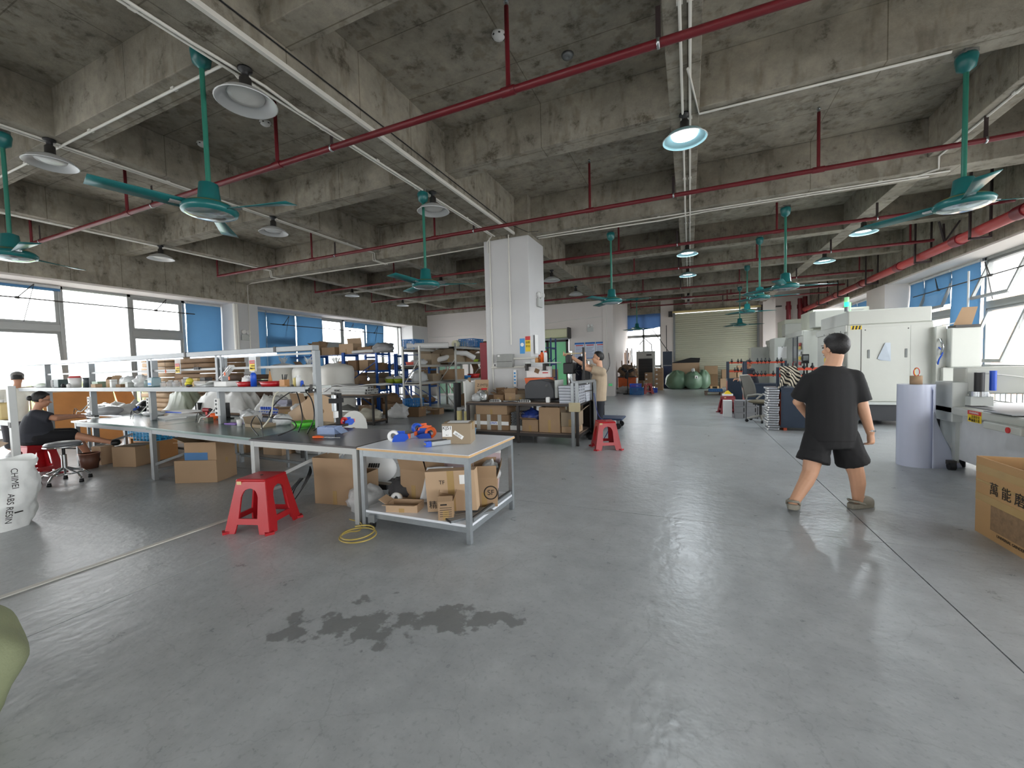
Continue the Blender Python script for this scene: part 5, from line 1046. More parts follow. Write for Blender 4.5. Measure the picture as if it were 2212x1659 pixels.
for k in range(4):
    t = T('aluminium_profile', ['nearest short profile facing out at the stack front', 'second short profile facing out at the stack front', 'upper short profile facing out', 'topmost short profile facing out'][k], 'profile', (XR_-1.42+.09*(k % 2)+.12*(k//2), YT_+.16, .80+.072*(k//2)), PI/2, 'outward facing profiles'); MB().box(-.14, .3, -.042, .042, 0, .07).build('section', M('profile white'), t)
    for s_ in (-.021, .021): MB().box(-.142, -.139, s_-.015, s_+.015, .01, .06).build('hollow', 'black', t)
tag(MB().sheet(lambda u, v: (XR_-1.75+1.95*u, YT_+.03+.52*v, 1.035-.16*math.exp(-((u-.0)/.13)**2)+.03*math.sin(u*9)), 30, 4).build('foam_sheet', 'white sheet', None, solid=.03), 'thick white foam sheet laid wavy over the profiles', 'foam sheet')
blob('sack', 'pale sack on lower shelf of the profile table', 'sack', (XR_-.4, YT_+.3, .12), (.36, .25, .18), M('sack cream', (206, 202, 184), .6), .3, 2.2, 51); blob('sack', 'long grey sack on lower shelf of the profile table', 'sack', (XR_-1.3, YT_+.3, .12), (.5, .25, .22), M('sack grey', (140, 140, 136), .6), .3, 2.2, 52)
for k in range(2):
    t = T('connector_rack', ['blue toothed rack leaning on the lower shelf front', 'white toothed rack on the lower shelf'][k], 'rack', (XR_-.6-.75*k, YT_+.06, .12), .1, 'lower shelf racks'); MB().box(-.25, .25, -.05, .05, 0, .06).build('rack', 'paper white', t)
    for j in range(8): MB().box(-.24+.062*j, -.2+.062*j, -.06, -.05, .0, .05).build('connector', 'blue bright' if k == 0 else 'black', t)
# ================================================================ huge bagged rolls
for k, (px, r_, top) in enumerate(((612, .52, 790), (668, .50, 792), (726, .52, 790))):
    p = AY(px, top, 9.5); Z = p.z
    t = T('bagged_roll', ['huge white bagged foam roll, leftmost of three', 'huge white bagged foam roll in the middle', 'huge white bagged foam roll nearest the blue rack post'][k], 'foam roll', (p.x, 9.5, 0), 0, 'huge bagged rolls')
    MB().lathe([(.001, 0), (r_, 0), (r_*1.01, .1)]+[(r_*(1+.012*math.sin(j*1.9)), .1+(Z-.2)*j/12) for j in range(1, 13)]+[(r_*.9, Z-.02), (r_*.5, Z+.05), (.08, Z+.08), (.001, Z+.09)], 34).build('roll', M('bag milky', (240, 238, 230), .35, var=.04, translucent=.15), t)
    tk = MB()
    for j in range(7):
        a = j*.9; tk.add([(0, 0, Z+.05), (.16*math.cos(a), .16*math.sin(a), Z+.26+.05*(j % 3)), (.14*math.cos(a+.9), .14*math.sin(a+.9), Z+.22), (.05*math.cos(a+.4), .05*math.sin(a+.4), Z+.07)], [(0, 1, 2, 3)])
    tk.build('gathered_knot', 'plastic bag', t)
# ================================================================ racks
def rack(lab, pos, w_, L, levels, ht, mat, rz=0.0, bays=1, name='storage_rack', group=None, deck='grey rack', pw=.05):
    """posts at the four corners of each bay; w_ along local X, L along local Y"""
    t = T(name, lab, 'rack', pos, rz, group)
    for b_ in range(bays+1):
        y = L*b_/bays
        for x in (0, w_): MB().box(x-pw/2, x+pw/2, y-pw/2, y+pw/2, 0, ht).build('post', mat, t)
        for z0, z1, f in ((.15, .9, 0), (.95, 1.7, 1)):
            a, b2 = ((pw/2, z0), (w_-pw/2, z1)) if f else ((w_-pw/2, z0), (pw/2, z1)); MB().bar((a[0], y, a[1]), (b2[0], y, b2[1]), .03, .02).build('brace', mat, t)
        for z in (.1, .93): MB().box(pw/2, w_-pw/2, y-.015, y+.015, z, z+.035).build('tie', mat, t)
    for z in levels:
        MB().box(pw/2, w_-pw/2, .0, L, z-.012, z).build('shelf', deck, t)
        for x in (0, w_): MB().box(x-.018, x+.018, 0, L, z-.07, z-.002).build('beam', mat, t)
    return t
rr = random.Random(5)
def stock(lab0, pos, w_, L, levels, n, gaps, group, depth_frac=.9, mats=('card', 'card light', 'card dark', 'card grey'), rz=0.0, long_axis='y'):
    """cartons, bags and rolls along each level; every one is its own thing"""
    words = ['lowest', 'second', 'third', 'top', 'upper']; pl = ['front', 'second from front', 'middle', 'fourth from front', 'rear', 'rearmost']
    cR = Matrix.Rotation(rz, 4, 'Z')
    for li, z in enumerate(levels):
        gap = (levels[li+1] if li+1 < len(levels) else z+.5)-z-.09; y = .08
        for k in range(n):
            ln = L/n
            s_ = rr.random(); cw = w_*rr.uniform(.6, .88); cl = ln*rr.uniform(.7, .95); ch = gap*rr.uniform(.45, .88)
            c = Vector((w_/2, y+ln/2, z)); y += ln*.97
            if long_axis == 'x': c = Vector((c.y, c.x, c.z)); cw, cl = cl, cw
            W_ = Vector(pos)+(cR @ c)
            lab = '%s %s on %s shelf of %s, %s' % (rr.choice(['brown', 'worn tan', 'plain']), 'carton', words[li], lab0, pl[min(k, 5)])
            if s_ < .62: carton(lab, W_, cw, cl, ch, rz+rr.uniform(-.08, .08), None if rr.random() < .5 else (rr.choice([None, 50, 80]), rr.choice([None, 60, 20]), rr.choice([None, 70]), rr.choice([None, 30])), rr.choice(mats), group=group)
            elif s_ < .78: blob('plastic_bag', lab.replace('carton', 'plastic bag').replace('brown', 'white').replace('worn tan', 'white').replace('plain', 'clear'), 'bag', W_, (cw*.48, cl*.48, ch*.55), 'plastic bag', .3, 2.5, rr.random()*50, group=group+' bags', nu=16, nv=10)
            elif s_ < .9: blob('parcel', lab.replace('carton', 'wrapped parcel'), 'parcel', W_, (cw*.48, cl*.48, ch*.5), rr.choice(['card grey', 'card']), .2, 2.0, rr.random()*50, group=group+' parcels', nu=14, nv=9)
            else:
                tt = bowl('plastic_basin', lab.replace('brown', 'coloured').replace('worn tan', 'coloured').replace('plain', 'coloured').replace('carton', 'plastic basin'), 'basin', W_, min(cw, cl)*.45, ch*.35, rr.choice(['red sign', 'blue crate', M('lime', (150, 170, 40), .4), 'white plastic']), group+' basins')
# grey racks seen end-on
RA, RB = (-8.05, 10.15, 0), (-7.58, 11.3, 0)
LV = (.12, 1.02, 1.55, 2.03)
rack('grey steel rack left of the column, nearest one', RA, .62, 2.4, LV, 2.12, 'grey rack', name='storage_rack', group='grey racks'); rack('grey steel rack just left of the column', RB, .70, 4.2, (.12, 1.05, 1.62, 2.12), 2.22, 'grey rack', bays=2, group='grey racks')
stock('nearest grey rack', RA, .62, 2.4, LV[1:3], 4, 0, 'stock on nearest grey rack'); stock('grey rack by column', RB, .70, 4.2, (.12, 1.05, 1.62), 6, 0, 'stock on column-side grey rack')
# special pieces on the grey racks
crate('blue lattice crate on top of the nearest grey rack', (RA[0]+.16, RA[1]+.32, 2.04), .42, .5, .30, .0); 
t = T('paper_tube', 'thick white paper tube on top of the nearest grey rack', 'tube', (RA[0]+.25, RA[1]-.12, 2.13)); MB().cyl((-.1, .15, 0), (1.0, .75, 0), .09, 20).build('tube', 'white sheet', t); MB().cyl((-.104, .148, 0), (-.1, .15, 0), .06, 16).build('open_end', 'card', t)
crate('blue lattice crate on top of the column-side grey rack', (RB[0]+.45, RB[1]+1.5, 2.13), .55, .75, .30, .0); t = T('paper_tube', 'cream roll beside the upper blue crate', 'tube', (RB[0]+.12, RB[1]+1.0, 2.26)); MB().cyl((-.05, 0, 0), (.0, .6, 0), .13, 20).build('roll', M('roll cream', (226, 222, 190), .5), t); MB().cyl((-.051, -.004, 0), (-.05, 0, 0), .04, 12).build('core', 'card', t)
carton('dark brown carton behind the upper blue crate', (RB[0]+.5, RB[1]+2.6, 2.13), .5, .6, .26, 0, None, 'card dark'); panel('flat cardboard under the upper blue crate', [(RB[0]-.1, RB[1]+.3, 2.124), (RB[0]+.7, RB[1]+.3, 2.124), (RB[0]+.7, RB[1]+1.0, 2.124), (RB[0]-.1, RB[1]+1.0, 2.124)], .006, 'card', 'cardboard_sheet', 'cardboard')
t = T('paper_tube', 'white roll sagging over the third shelf of the column-side rack', 'tube', (RB[0], RB[1], 1.64)); MB().tube([(-.05, -.12, .03), (.25, .1, .12), (.5, .35, .28), (.75, .6, .26), (.95, .8, .1)], .09, 16).build('roll', 'white sheet', t); MB().cyl((-.053, -.122, .029), (-.05, -.12, .03), .03, 10).build('core', 'card', t)
t = bowl('plastic_basin', 'salmon red basin on the nearest grey rack front', 'basin', (RA[0]+.15, RA[1]+.15, 1.552), .14, .09, M('salmon', (214, 96, 84), .4)); 
crate('blue lattice crate on the floor before the nearest grey rack', (RA[0]+.35, RA[1]-.02, .30), .48, .34, .24, .05); carton('worn carton beneath the floor-standing blue crate', (RA[0]+.42, RA[1]-.02, 0), .5, .36, .29, .0, None, 'card dark')
blob('woven_bag', 'slumped white woven bag on the floor before grey rack', 'bag', (RA[0]+.15, RA[1]-.48, 0), (.3, .22, .26), M('bag white', (206, 206, 204), .6), .45, 2.2, 61); carton('small open carton on the floor between the grey racks', (RB[0]+.25, RB[1]-.55, 0), .42, .3, .18, .1, (-10, None, 20, None), 'card')
# blue racks along the back
RC = AY(820, 880, 10.45); RC.z = 0; BLV = (.12, .78, 1.42, 1.98)
for k in range(3):
    x0 = RC.x-1.45*(k+1); rack(['blue boltless rack nearest the grey racks', 'blue boltless rack in the middle of its row', 'blue boltless rack by the left windows'][k], (x0, RC.y, 0), 1.40, .62, BLV, 2.04, 'blue rack', group='blue racks', deck='blue rack', pw=.06)
    stock(['right blue rack', 'middle blue rack', 'left blue rack'][k], (x0, RC.y, 0), .6, 1.38, BLV[:3], 3, 0, ['stock on right blue rack', 'stock on middle blue rack', 'stock on left blue rack'][k], long_axis='x')
for k in range(2):
    y0 = 13.0+.0*k; x0 = -10.6-1.6*k; rack(['further blue rack behind the nearest grey rack', 'further blue rack behind the bagged rolls'][k], (x0, y0, 0), 1.5, .62, BLV, 2.04, 'blue rack', group='far blue racks', deck='blue rack', pw=.06); stock(['right far blue rack', 'left far blue rack'][k], (x0, y0, 0), .6, 1.48, BLV[:3], 3, 0, ['stock on right far blue rack', 'stock on left far blue rack'][k], long_axis='x')
# goods on top of the blue racks
zt2 = 1.985
def topx(px): return AY(px, 770, RC.y+.3).x
carton('large tan carton with open lid on top of the blue rack', (topx(758), RC.y+.3, zt2), .62, .42, .36, .03, (None, 100, None, None), 'card light'); carton('wide brown carton on top left of the large tan one', (topx(718), RC.y+.32, zt2), .62, .4, .27, .0, None, 'card'); carton('torn carton with bent flaps on top of the blue rack', (topx(690), RC.y+.3, zt2), .36, .4, .34, .2, (120, 60, 40, 100), 'card')
carton('low brown carton right of the large tan one on top', (topx(797), RC.y+.3, zt2), .6, .4, .22, 0, (None, 20, None, 10), 'card dark'); carton('printed white carton on top left of the blue racks', (topx(610), RC.y+.3, zt2), .8, .4, .16, 0, None, 'paper white'); carton('small carton poking above the blue rack top', (topx(622), RC.y+.34, zt2+.162), .3, .3, .16, .1, (None, 70, None, None), 'card light')
t = T('paper_tube', 'flat white roll across the top of right blue rack', 'tube', (topx(800), RC.y+.08, zt2+.06)); MB().tube([(-.55, 0, 0), (0, .02, .02), (.75, .1, 0)], .055, 14).build('roll', 'white sheet', t); MB().cyl((-.56, 0, 0), (-.55, 0, 0), .02, 10).build('core', 'card', t)
blob('plastic_bag', 'dull grey plastic draped over the blue rack corner', 'bag', (topx(838), RC.y+.1, zt2), (.4, .25, .2), M('film grey', (150, 150, 150), .35), .35, 2.2, 63)
for k, dx in enumerate((-.45, -.1)):
    t = bowl('plastic_basin', ['lime green basin of white goods, left one', 'lime green basin of white goods, right one'][k], 'basin', (RC.x+.55+dx+.3, RC.y+.1, .99), .17, .14, M('lime', (150, 170, 40), .4), 'lime basins'); MB().ball((0, 0, .14), (.17, .15, .09), 12, 8, fn=lambda d: 1+.3*noise.noise(d*3)).build('contents', 'plastic bag', t)
t = T('goods_stand', 'narrow blue stand carrying the lime green basins', 'stand', (RC.x+.35, RC.y+.1, 0)); MB().box(-.3, .75, -.2, .2, .95, .985).build('deck', 'blue rack', t)
for x in (-.28, .7):
    for y in (-.2, .16): MB().box(x, x+.04, y, y+.04, 0, .95).build('leg', 'blue rack', t)
for k, (x, y, w_, h_) in enumerate(((RC.x+.45, RC.y+.0, .36, .34), (RC.x+.2, RC.y+.5, .4, .4), (RC.x-.2, RC.y-.35, .4, .3))): carton(['brown carton on the floor beside the blue rack foot', 'brown carton behind the blue rack foot', 'tan carton before the blue rack foot'][k], (x, y, 0), w_, .34, h_, .1*k, None, ('card', 'card dark', 'card light')[k])
blob('parcel', 'torn brown paper parcel piled beside the blue rack', 'parcel', (RC.x+.5, RC.y+.02, .345), (.26, .22, .2), 'card dark', .45, 2.4, 66)
# pier lights, fixtures on the left pier
def emergency_light(lab, loc, rz):
    t = T('emergency_light', lab, 'emergency light', loc, rz, 'twin-head emergency lights'); MB().box(-.14, .14, -.05, 0, -.12, .06).build('battery_box', 'machine grey', t, bev=.01)
    for x in (-.07, .07): MB().ball((x, -.04, .14), .065, 14, 10).build('lamp_head', 'white plastic', t); MB().lathe([(.001, 0), (.05, 0)], 14, Matrix.Translation((x, -.103, .14)) @ Matrix.Rotation(PI/2, 4, 'X')).build('lens', 'lens off', t)
    MB().cyl((-.07, -.03, .06), (-.07, -.03, .1), .015).cyl((.07, -.03, .06), (.07, -.03, .1), .015).build('neck', 'white plastic', t)
    return t
emergency_light('twin-head emergency light on the pier between left windows', (XL+.003, 8.45, 2.58), PI/2); emergency_light('twin-head emergency light on the white column side', (-3.057, 8.6, 2.85), PI/2)
emergency_light('twin-head emergency light above the wall posters', (-4.05, 18.197, 3.0), 0); emergency_light('twin-head emergency light behind the grey racks', (-10.1, 18.197, 2.55), 0)
for y in (8.3, 8.36): conduit([(XL+.06, y-.18, .1), (XL+.06, y-.18, 3.55)], 'white drain pipe in the left window corner, %s one' % ('nearer' if y < 8.33 else 'farther'), .05)
# ================================================================ steel bench before the column
BX0, BX1, BY0, BY1, BZ = -4.05, -1.80, 7.0, 7.95, .76
M('bench top brown', (112, 96, 84), .55, var=.2, scale=6); M('angle iron', (66, 62, 60), .5, .5, var=.2)
t = T('steel_bench', 'dark angle-iron bench with lower shelf before the white column', 'bench', (0, 0, 0))
MB().box(BX0, BX1, BY0, BY1, BZ-.02, BZ).build('tabletop', 'bench top brown', t); MB().box(BX0-.005, BX1+.005, BY0-.005, BY0+.03, BZ-.06, BZ-.021).box(BX1-.03, BX1+.005, BY0+.03, BY1, BZ-.06, BZ-.021).box(BX0-.005, BX1, BY1-.03, BY1, BZ-.06, BZ-.021).build('apron', 'angle iron', t)
MB().box(BX0+.01, BX1-.01, BY0+.02, BY1-.02, .19, .21).build('lower_shelf', 'bench top brown', t); MB().box(BX0, BX1, BY0, BY0+.02, .14, .19).box(BX1-.02, BX1, BY0+.02, BY1, .14, .19).box(BX0, BX1, BY1-.02, BY1, .14, .19).build('shelf_rail', 'angle iron', t)
for x in (BX0, -2.98, BX1-.05):
    for y in (BY0-.002, BY1-.05): MB().box(x, x+.05, y, y+.05, 0, BZ-.061).build('leg', 'angle iron', t)
# press frame at its right end
t = T('press_frame', 'grey steel gantry standing at the right end of the dark bench', 'frame', (-1.72, 7.0, 0))
for x, y in ((-.16, -.06), (-.08, -.06), (-.0, .65), (.08, .65)): MB().box(x-.028, x+.028, y-.025, y+.025, .0 if x < -.1 or x > .05 else .77, 1.12).build('upright', 'alu dark', t, bev=.003)
MB().bar((-.12, -.06, 1.13), (.04, .65, 1.13), .12, .05).build('cross_head', 'alu dark', t); MB().bar((-.12, -.06, .95), (.04, .65, .95), .02, .02).build('tie_bar', 'dark metal', t); MB().bar((-.04, .3, 1.15), (-.04, .3, 1.75), .035).build('mast', 'black', t)
MB().box(-.22, -.02, -.10, -.085, .62, .78).build('bracket', M('bracket brass', (176, 164, 130), .45), t)
for j in range(6):
    for i in range(2):
        t = T('profile_tray', 'grey boxed profile tray in the %s stack by the gantry, %s' % (('front', 'rear')[i], NTH[j] if j < 5 else 'topmost'), 'tray', (-1.96+.03*i, 7.14+.405*i, BZ+.052*j), -.02*j, 'stacked grey profile trays'); MB().box(-.16, .2, -.2, .2, 0, .048).build('tray', M('tray grey', (182, 186, 194), .45, .1), t)
        if i == 0:
            for q in range(3): MB().box(.2, .202, -.17+.12*q, -.08+.12*q, .01, .04).build('slot', M('slot grey', (110, 114, 122), .5), t)
        MB().box(-.16, .2, -.202, -.2, .006, .018).build('front_groove', M('slot grey', (110, 114, 122), .5), t)
# on the bench top
t = T('glass_jar', 'big clear jar with red lid on the dark bench', 'jar', (-3.74, 7.18, BZ)); MB().lathe([(.001, 0), (.085, 0), (.09, .03), (.09, .17), (.06, .215), (.055, .23), (.05, .23), (.055, .21), (.084, .165), (.084, .03), (.001, .01)], 24).build('glass', 'clear', t); MB().lathe([(.001, .262), (.06, .262), (.063, .23), (.001, .23)][::-1], 20).build('lid', 'red sign', t)
t = T('cardboard_sign', 'hand-lettered cardboard sheet leaning behind the jar', 'sign', (-3.98, 7.5, BZ)); t.rotation_euler = (-.12, 0, -.05); MB().box(-.16, .16, -.004, .004, 0, .42).build('sheet', 'card light', t); text(t, 'Z1MT0', .085, (.02, -.006, .3), (PI/2, 0, 0), 'print black'); text(t, 'W851', .085, (.02, -.006, .2), (PI/2, 0, 0), 'print black')
for k, (x, y, z, r_) in enumerate(((-3.98, 7.2, BZ, .10), (-4.0, 7.42, BZ, .12))): blob('plastic_bag', ['clear bag at the left corner of dark bench', 'clear bag of black parts at back left of dark bench'][k], 'bag', (x+.06, y, z), (r_, r_*.8, r_), 'plastic bag', .35, 2.5, 70+k)
for k, (x, y, w_) in enumerate(((-3.52, 7.45, .2), (-3.3, 7.5, .22), (-3.12, 7.55, .2), (-3.6, 7.7, .2))): carton(['brown open carton behind the jar', 'tan carton with torn flap on dark bench', 'brown carton of glass tubes on dark bench', 'dark carton at the back of dark bench'][k], (x, y, BZ), w_, .18, .12+.03*(k % 2), .2*k, (60, 70, 40, 80) if k % 2 else (None, 50, 30, None), ('card dark', 'card', 'card grey', 'card dark')[k])
for k, x in enumerate((-3.46, -2.85)):
    t = T('circuit_module', ['white toothed module on the dark bench, left one', 'white toothed module on the dark bench, right one'][k], 'module', (x, 7.1, BZ), .1, 'white toothed modules'); MB().box(-.11, .11, -.03, .03, 0, .03).box(-.09, .09, -.02, .02, .03, .05).build('module', 'paper white', t)
    for j in range(6): MB().box(-.1+.035*j, -.08+.035*j, -.036, -.03, .004, .05).build('tooth', 'black', t)
tag(MB().tube([(-3.3, 7.12, BZ+.012), (-3.1, 7.16, BZ+.012), (-2.98, 7.1, BZ+.012)], .012, 8).build('silver_tool', 'steel', None), 'silver hand tool between the white modules', 'tool')
t = T('plastic_cup', 'small white cup at the bench front edge', 'cup', (-2.38, 7.08, BZ)); MB().box(-.035, .035, -.035, .035, 0, .095).build('cup', 'paper white', t, bev=.012); MB().lathe([(.03, .094), (.034, .098), (.03, .1)], 14).build('rim', 'paper white', t)
t = T('air_compressor', 'dark grey bench machine with rounded hood on the dark bench', 'machine', (-2.62, 7.5, BZ)); MB().prism([(-.3, .04), (.3, .04), (.3, .22), (.22, .36), (.05, .42), (-.2, .40), (-.3, .3)], .42).build('hood', M('hood grey', (58, 60, 64), .45), t, bev=.02); MB().box(.3, .36, -.2, .2, .06, .4).build('side_panel', 'machine grey', t, bev=.01); MB().box(-.34, .4, -.24, .24, 0, .04).build('base', 'black', t); MB().cyl((.15, -.211, .3), (.15, -.215, .3), .03, 14).build('knob', 'black gloss', t)
t = T('drill_press', 'black and silver drill press behind the bench', 'machine', (-2.18, 7.86, BZ)); MB().box(-.12, .12, -.1, .16, 0, .05).build('base', 'dark metal', t); MB().cyl((0, .1, .05), (0, .1, .95), .035, 14).build('column', 'steel', t); MB().box(-.1, .1, -.12, .16, .5, .72).build('head', 'black', t, bev=.02); MB().cyl((0, -.06, .3), (0, -.06, .5), .025).cyl((0, -.06, .22), (0, -.06, .3), .012).build('spindle', 'chrome', t); MB().cyl((-.02, .05, .72), (-.02, .05, .88), .07, 16).build('motor', 'black', t)
for a in range(3): MB().bar((.1, 0, .56), (.2, .1*math.cos(a*2.1), .56+.1*math.sin(a*2.1)), .012).build('feed_handle', 'black', t)
MB().box(-.12, .1, -.13, .1, .1, .12).build('work_table', 'dark metal', t)
t = T('drill_press', 'second black machine head right behind the gantry', 'machine', (-1.92, 8.25, 0)); MB().box(-.14, .14, -.14, .14, 0, .76).build('pedestal', 'dark metal', t); MB().cyl((0, .08, .76), (0, .08, 1.5), .035, 14).build('column', 'steel', t); MB().box(-.09, .09, -.14, .12, 1.1, 1.4).build('head', 'black', t, bev=.02); MB().cyl((0, -.08, .9), (0, -.08, 1.1), .022).build('spindle', 'chrome', t)
# shelf bracket with bottles on the column
t = T('wall_shelf', 'small grey wall shelf fixed to the column corner', 'shelf', (-2.82, 7.9, 1.48)); MB().box(-.3, .42, -.14, .14, 0, .02).build('board', 'machine grey', t); MB().box(-.28, -.24, -.1, .14, -.14, 0).build('bracket', 'dark metal', t); MB().box(.1, .14, -.1, .14, -.14, 0).build('bracket', 'dark metal', t)
for k, (dx, h_, m_, cp, lb) in enumerate(((-.05, .1, 'wood', 'wood', 'short tan pot on the column shelf'), (.05, .24, 'orange plastic', 'dark metal', 'tall orange can on the column shelf'), (.14, .23, 'paper white', 'red sign', 'white can with red cap on the column shelf'), (.0, .16, M('jar amber', (150, 90, 50), .3), 'red sign', 'amber bottle on the column shelf'))): bottle('bottle', lb, (-2.82+dx, 7.88+.04*(k % 2), 1.501), .036, h_, m_, cp, .6, 'bottles on column shelf')
t = T('wall_bin', 'orange half-open bin hung on the white column', 'bin', (-2.93, 8.02, 1.02)); MB().prism([(-.24, 0), (.22, 0), (.28, .17), (-.28, .17)], .24, Matrix.Translation((.1, -.14, 0))).build('tub', 'orange plastic', t, bev=.01)
t = T('brochure_box', 'white printed product box standing in the orange bin', 'box', (-2.86, 7.98, 1.2)); MB().box(-.25, .27, -.08, .02, 0, .22).build('box', 'paper white', t, bev=.004); MB().cbox((-.02, -.082, .13), (.1, .003, .09), ry=.4).build('pictured_tool', 'card dark', t); MB().box(.1, .22, -.083, -.08, .08, .1).build('red_text', 'red sign', t); MB().box(.08, .22, -.083, -.08, .13, .15).build('grey_text', 'alu dark', t)
t = T('switch_box', 'grey electrical box on the column front', 'electrical box', (-3.62, 8.05, 1.56)); MB().box(-.18, .18, -.14, 0, -.14, .14).build('enclosure', M('box grey', (150, 152, 148), .5), t, bev=.006); MB().box(-.15, -.1, -.143, -.14, .09, .125).build('label', 'paper white', t); MB().box(-.18, .18, -.145, -.14, -.02, -.012).build('lid_gap', 'black', t)
conduit([(-3.98, 8.03, 1.42), (-3.2, 8.03, 1.42)], 'horizontal white trunking below the grey box', .025); conduit([(-3.44, 8.03, 1.6), (-2.9, 8.03, 1.6)], 'horizontal grey trunking right of the grey box', .025)
t = T('power_strip', 'white upright power strip on the column', 'power strip', (-3.42, 8.03, 1.0)); MB().box(-.035, .035, -.03, 0, 0, .36).build('strip', 'white plastic', t, bev=.004)
for z in (.08, .15, .22, .29): MB().box(-.02, .02, -.033, -.03, z-.02, z+.02).build('socket', 'blue sign', t)
cable('black cable from the power strip down to the bench', [(-3.42, 7.98, .98), (-3.32, 7.9, .96), (-3.2, 7.8, .85), (-3.05, 7.65, .79), (-2.8, 7.6, .78)], .009)
t = T('switch_plate', 'white socket plates on the column beside the grey box', 'socket', (-3.9, 8.045, 1.47)); MB().box(-.05, .05, -.012, 0, -.05, .05).box(.72, .82, -.012, 0, -.05, .05).build('plate', 'white plastic', t); MB().box(-.012, .012, -.014, -.012, -.02, .02).build('socket', 'black', t)
for k, (x, z, m1, m2, lab) in enumerate(((-3.25, 1.86, 'blue sign', None, 'blue safety notice on the column'), (-3.12, 1.9, 'yellow sign', 'red sign', 'yellow and red warning notice on the column'))):
    t = T('notice', lab, 'sign', (x, 8.047, z)); MB().box(-.055, .055, -.003, 0, -.16, .16).build('sheet', m1, t)
    if m2: MB().box(-.055, .055, -.005, -.003, .08, .16).build('heading_panel', m2, t); text(t, '注意', .05, (0, -.007, .03), (PI/2, 0, 0), 'print black'); text(t, '安全', .05, (0, -.007, -.05), (PI/2, 0, 0), 'print black')
    else: MB().lathe([(.001, 0), (.04, 0)], 18, Matrix.Translation((0, -.005, .03)) @ Matrix.Rotation(PI/2, 4, 'X')).build('pictogram', 'paper white', t)
tag(MB().box(-.1, .1, -.002, 0, -.2, .2).build('paper_notice', 'paper white', None, loc=(-3.02, 8.3, 1.9), rot=(0, 0, PI/2)), 'curled white paper pinned on the column side', 'paper')
# lower shelf of the dark bench
zl = .212
c = carton('wide brown carton with blue courier tape on the dark bench shelf', (-3.55, 7.28, zl), .74, .4, .3, 0, None, 'card dark', sticker=None)
MB().box(-.37, .37, -.203, -.2, .10, .17).build('printed_tape', 'paper white', c); text(c, 'UWS', .07, (.05, -.205, .135), (PI/2, 0, 0), 'blue bright')
for x in (-.28, -.05, .18): MB().box(x-.04, x+.04, -.2035, -.2, .0, .3).build('clear_tape', M('tape clear', (210, 206, 196), .2, alpha=.7), c)
carton('tan carton with slipped lid on top of the blue-taped one', (-3.55, 7.3, zl+.302), .68, .42, .2, 0, (None, 40, None, -15), 'card')
t = T('tube_bundle', 'bundle of grey hollow tubes on the dark bench shelf', 'tubes', (-3.02, 7.3, zl+.09))
for i in range(5):
    for j in range(5): tb = MB().lathe([(.02, -.15), (.026, -.15), (.026, .15), (.02, .15), (.02, -.15)], 10, Matrix.Translation((-.11+.055*i, 0, .03+.05*j)) @ Matrix.Rotation(PI/2, 4, 'X')).build('tube', 'alu', t)
tag(MB().box(-.18, .18, -.15, .15, 0, .09).build('white_box', 'paper white', None, loc=(-3.08, 7.3, zl), bev=.005), 'flat white box beneath the tube bundle', 'box')
carton('brown carton overflowing with blue and black packets', (-2.75, 7.25, zl), .32, .3, .22, 0, (20, None, 60, 10), 'card', fill='black'); blob('packet_heap', 'blue and black packets heaped in the carton', 'packet', (-2.75, 7.25, zl+.18), (.2, .15, .13), M('packet blue', (40, 60, 130), .3, var=.8, scale=20), .5, 3, 77)
carton('tall plain carton on the dark bench shelf', (-2.36, 7.27, zl), .4, .4, .46, .0, (None, 95, None, 80), 'card'); carton('battered grey-brown carton at the shelf right end', (-1.99, 7.3, zl+.12), .32, .42, .25, .05, (None, 70, 60, 40), 'card grey'); carton('low carton supporting the battered one', (-1.99, 7.28, zl), .3, .36, .115, 0, None, 'card light')
# beside the bench
t = T('fabric_roll', 'black fabric roll standing left of the dark bench', 'roll', (AY(987, 830, 7.95).x, 7.95, 0)); MB().cyl((0, 0, 0), (.0, 0, 1.1), .085, 22).build('roll', 'black', t); MB().cyl((0, 0, 1.1), (0, 0, 1.104), .03, 12).build('core', 'card', t)
t = T('film_roll', 'tall white film roll with frayed wrap left of the bench', 'film roll', (AY(1014, 828, 7.75).x, 7.75, 0)); MB().cyl((0, 0, 0), (0, 0, 1.12), .12, 24).build('roll', M('film gloss'), t); MB().cyl((0, 0, 1.1), (0, 0, 1.22), .03, 12).build('core', 'card', t); MB().sheet(lambda u, v: (.125*math.cos(u*2.4-1.9)+.05*v*u, .125*math.sin(u*2.4-1.9), lerp(.35, 1.14, v)+.04*math.sin(u*11)*v), 14, 8).build('loose_wrap', 'film white', t)
for k, (px, py) in enumerate(((994, 944), (1010, 946))):
    q = AZ(px, py, 0); t = T('wrapped_tube', ['yellow paper tube in clear wrap, left of the pair', 'yellow paper tube in clear wrap, right of the pair'][k], 'tube', (q.x, q.y, 0), 0, 'yellow wrapped tubes'); MB().cyl((0, 0, 0), (0, 0, .55), .055, 20).build('tube', M('tube yellow', (226, 214, 150), .4), t); MB().cyl((0, 0, .0), (0, 0, .62), .062, 20, .05, False).build('wrap', 'plastic clear', t)
q = AZ(1043, 946, 0); t = T('bucket', 'light blue plastic bucket beside the dark bench', 'bucket', (q.x-.02, q.y-.55, 0)); MB().lathe([(.001, 0), (.12, 0), (.155, .27), (.15, .27), (.115, .008), (.001, .008)], 26).build('pail', M('pail blue', (140, 190, 226), .35), t); MB().lathe([(.148, .262), (.165, .266), (.165, .278), (.148, .278)], 26).build('rim', M('pail blue', (140, 190, 226), .35), t); MB().tube([(.16*math.cos(a), .05*math.sin(a)-.13, .25-.04*math.sin(a)) for a in [PI*k/10 for k in range(11)]], .004, 6).build('handle', 'steel', t)
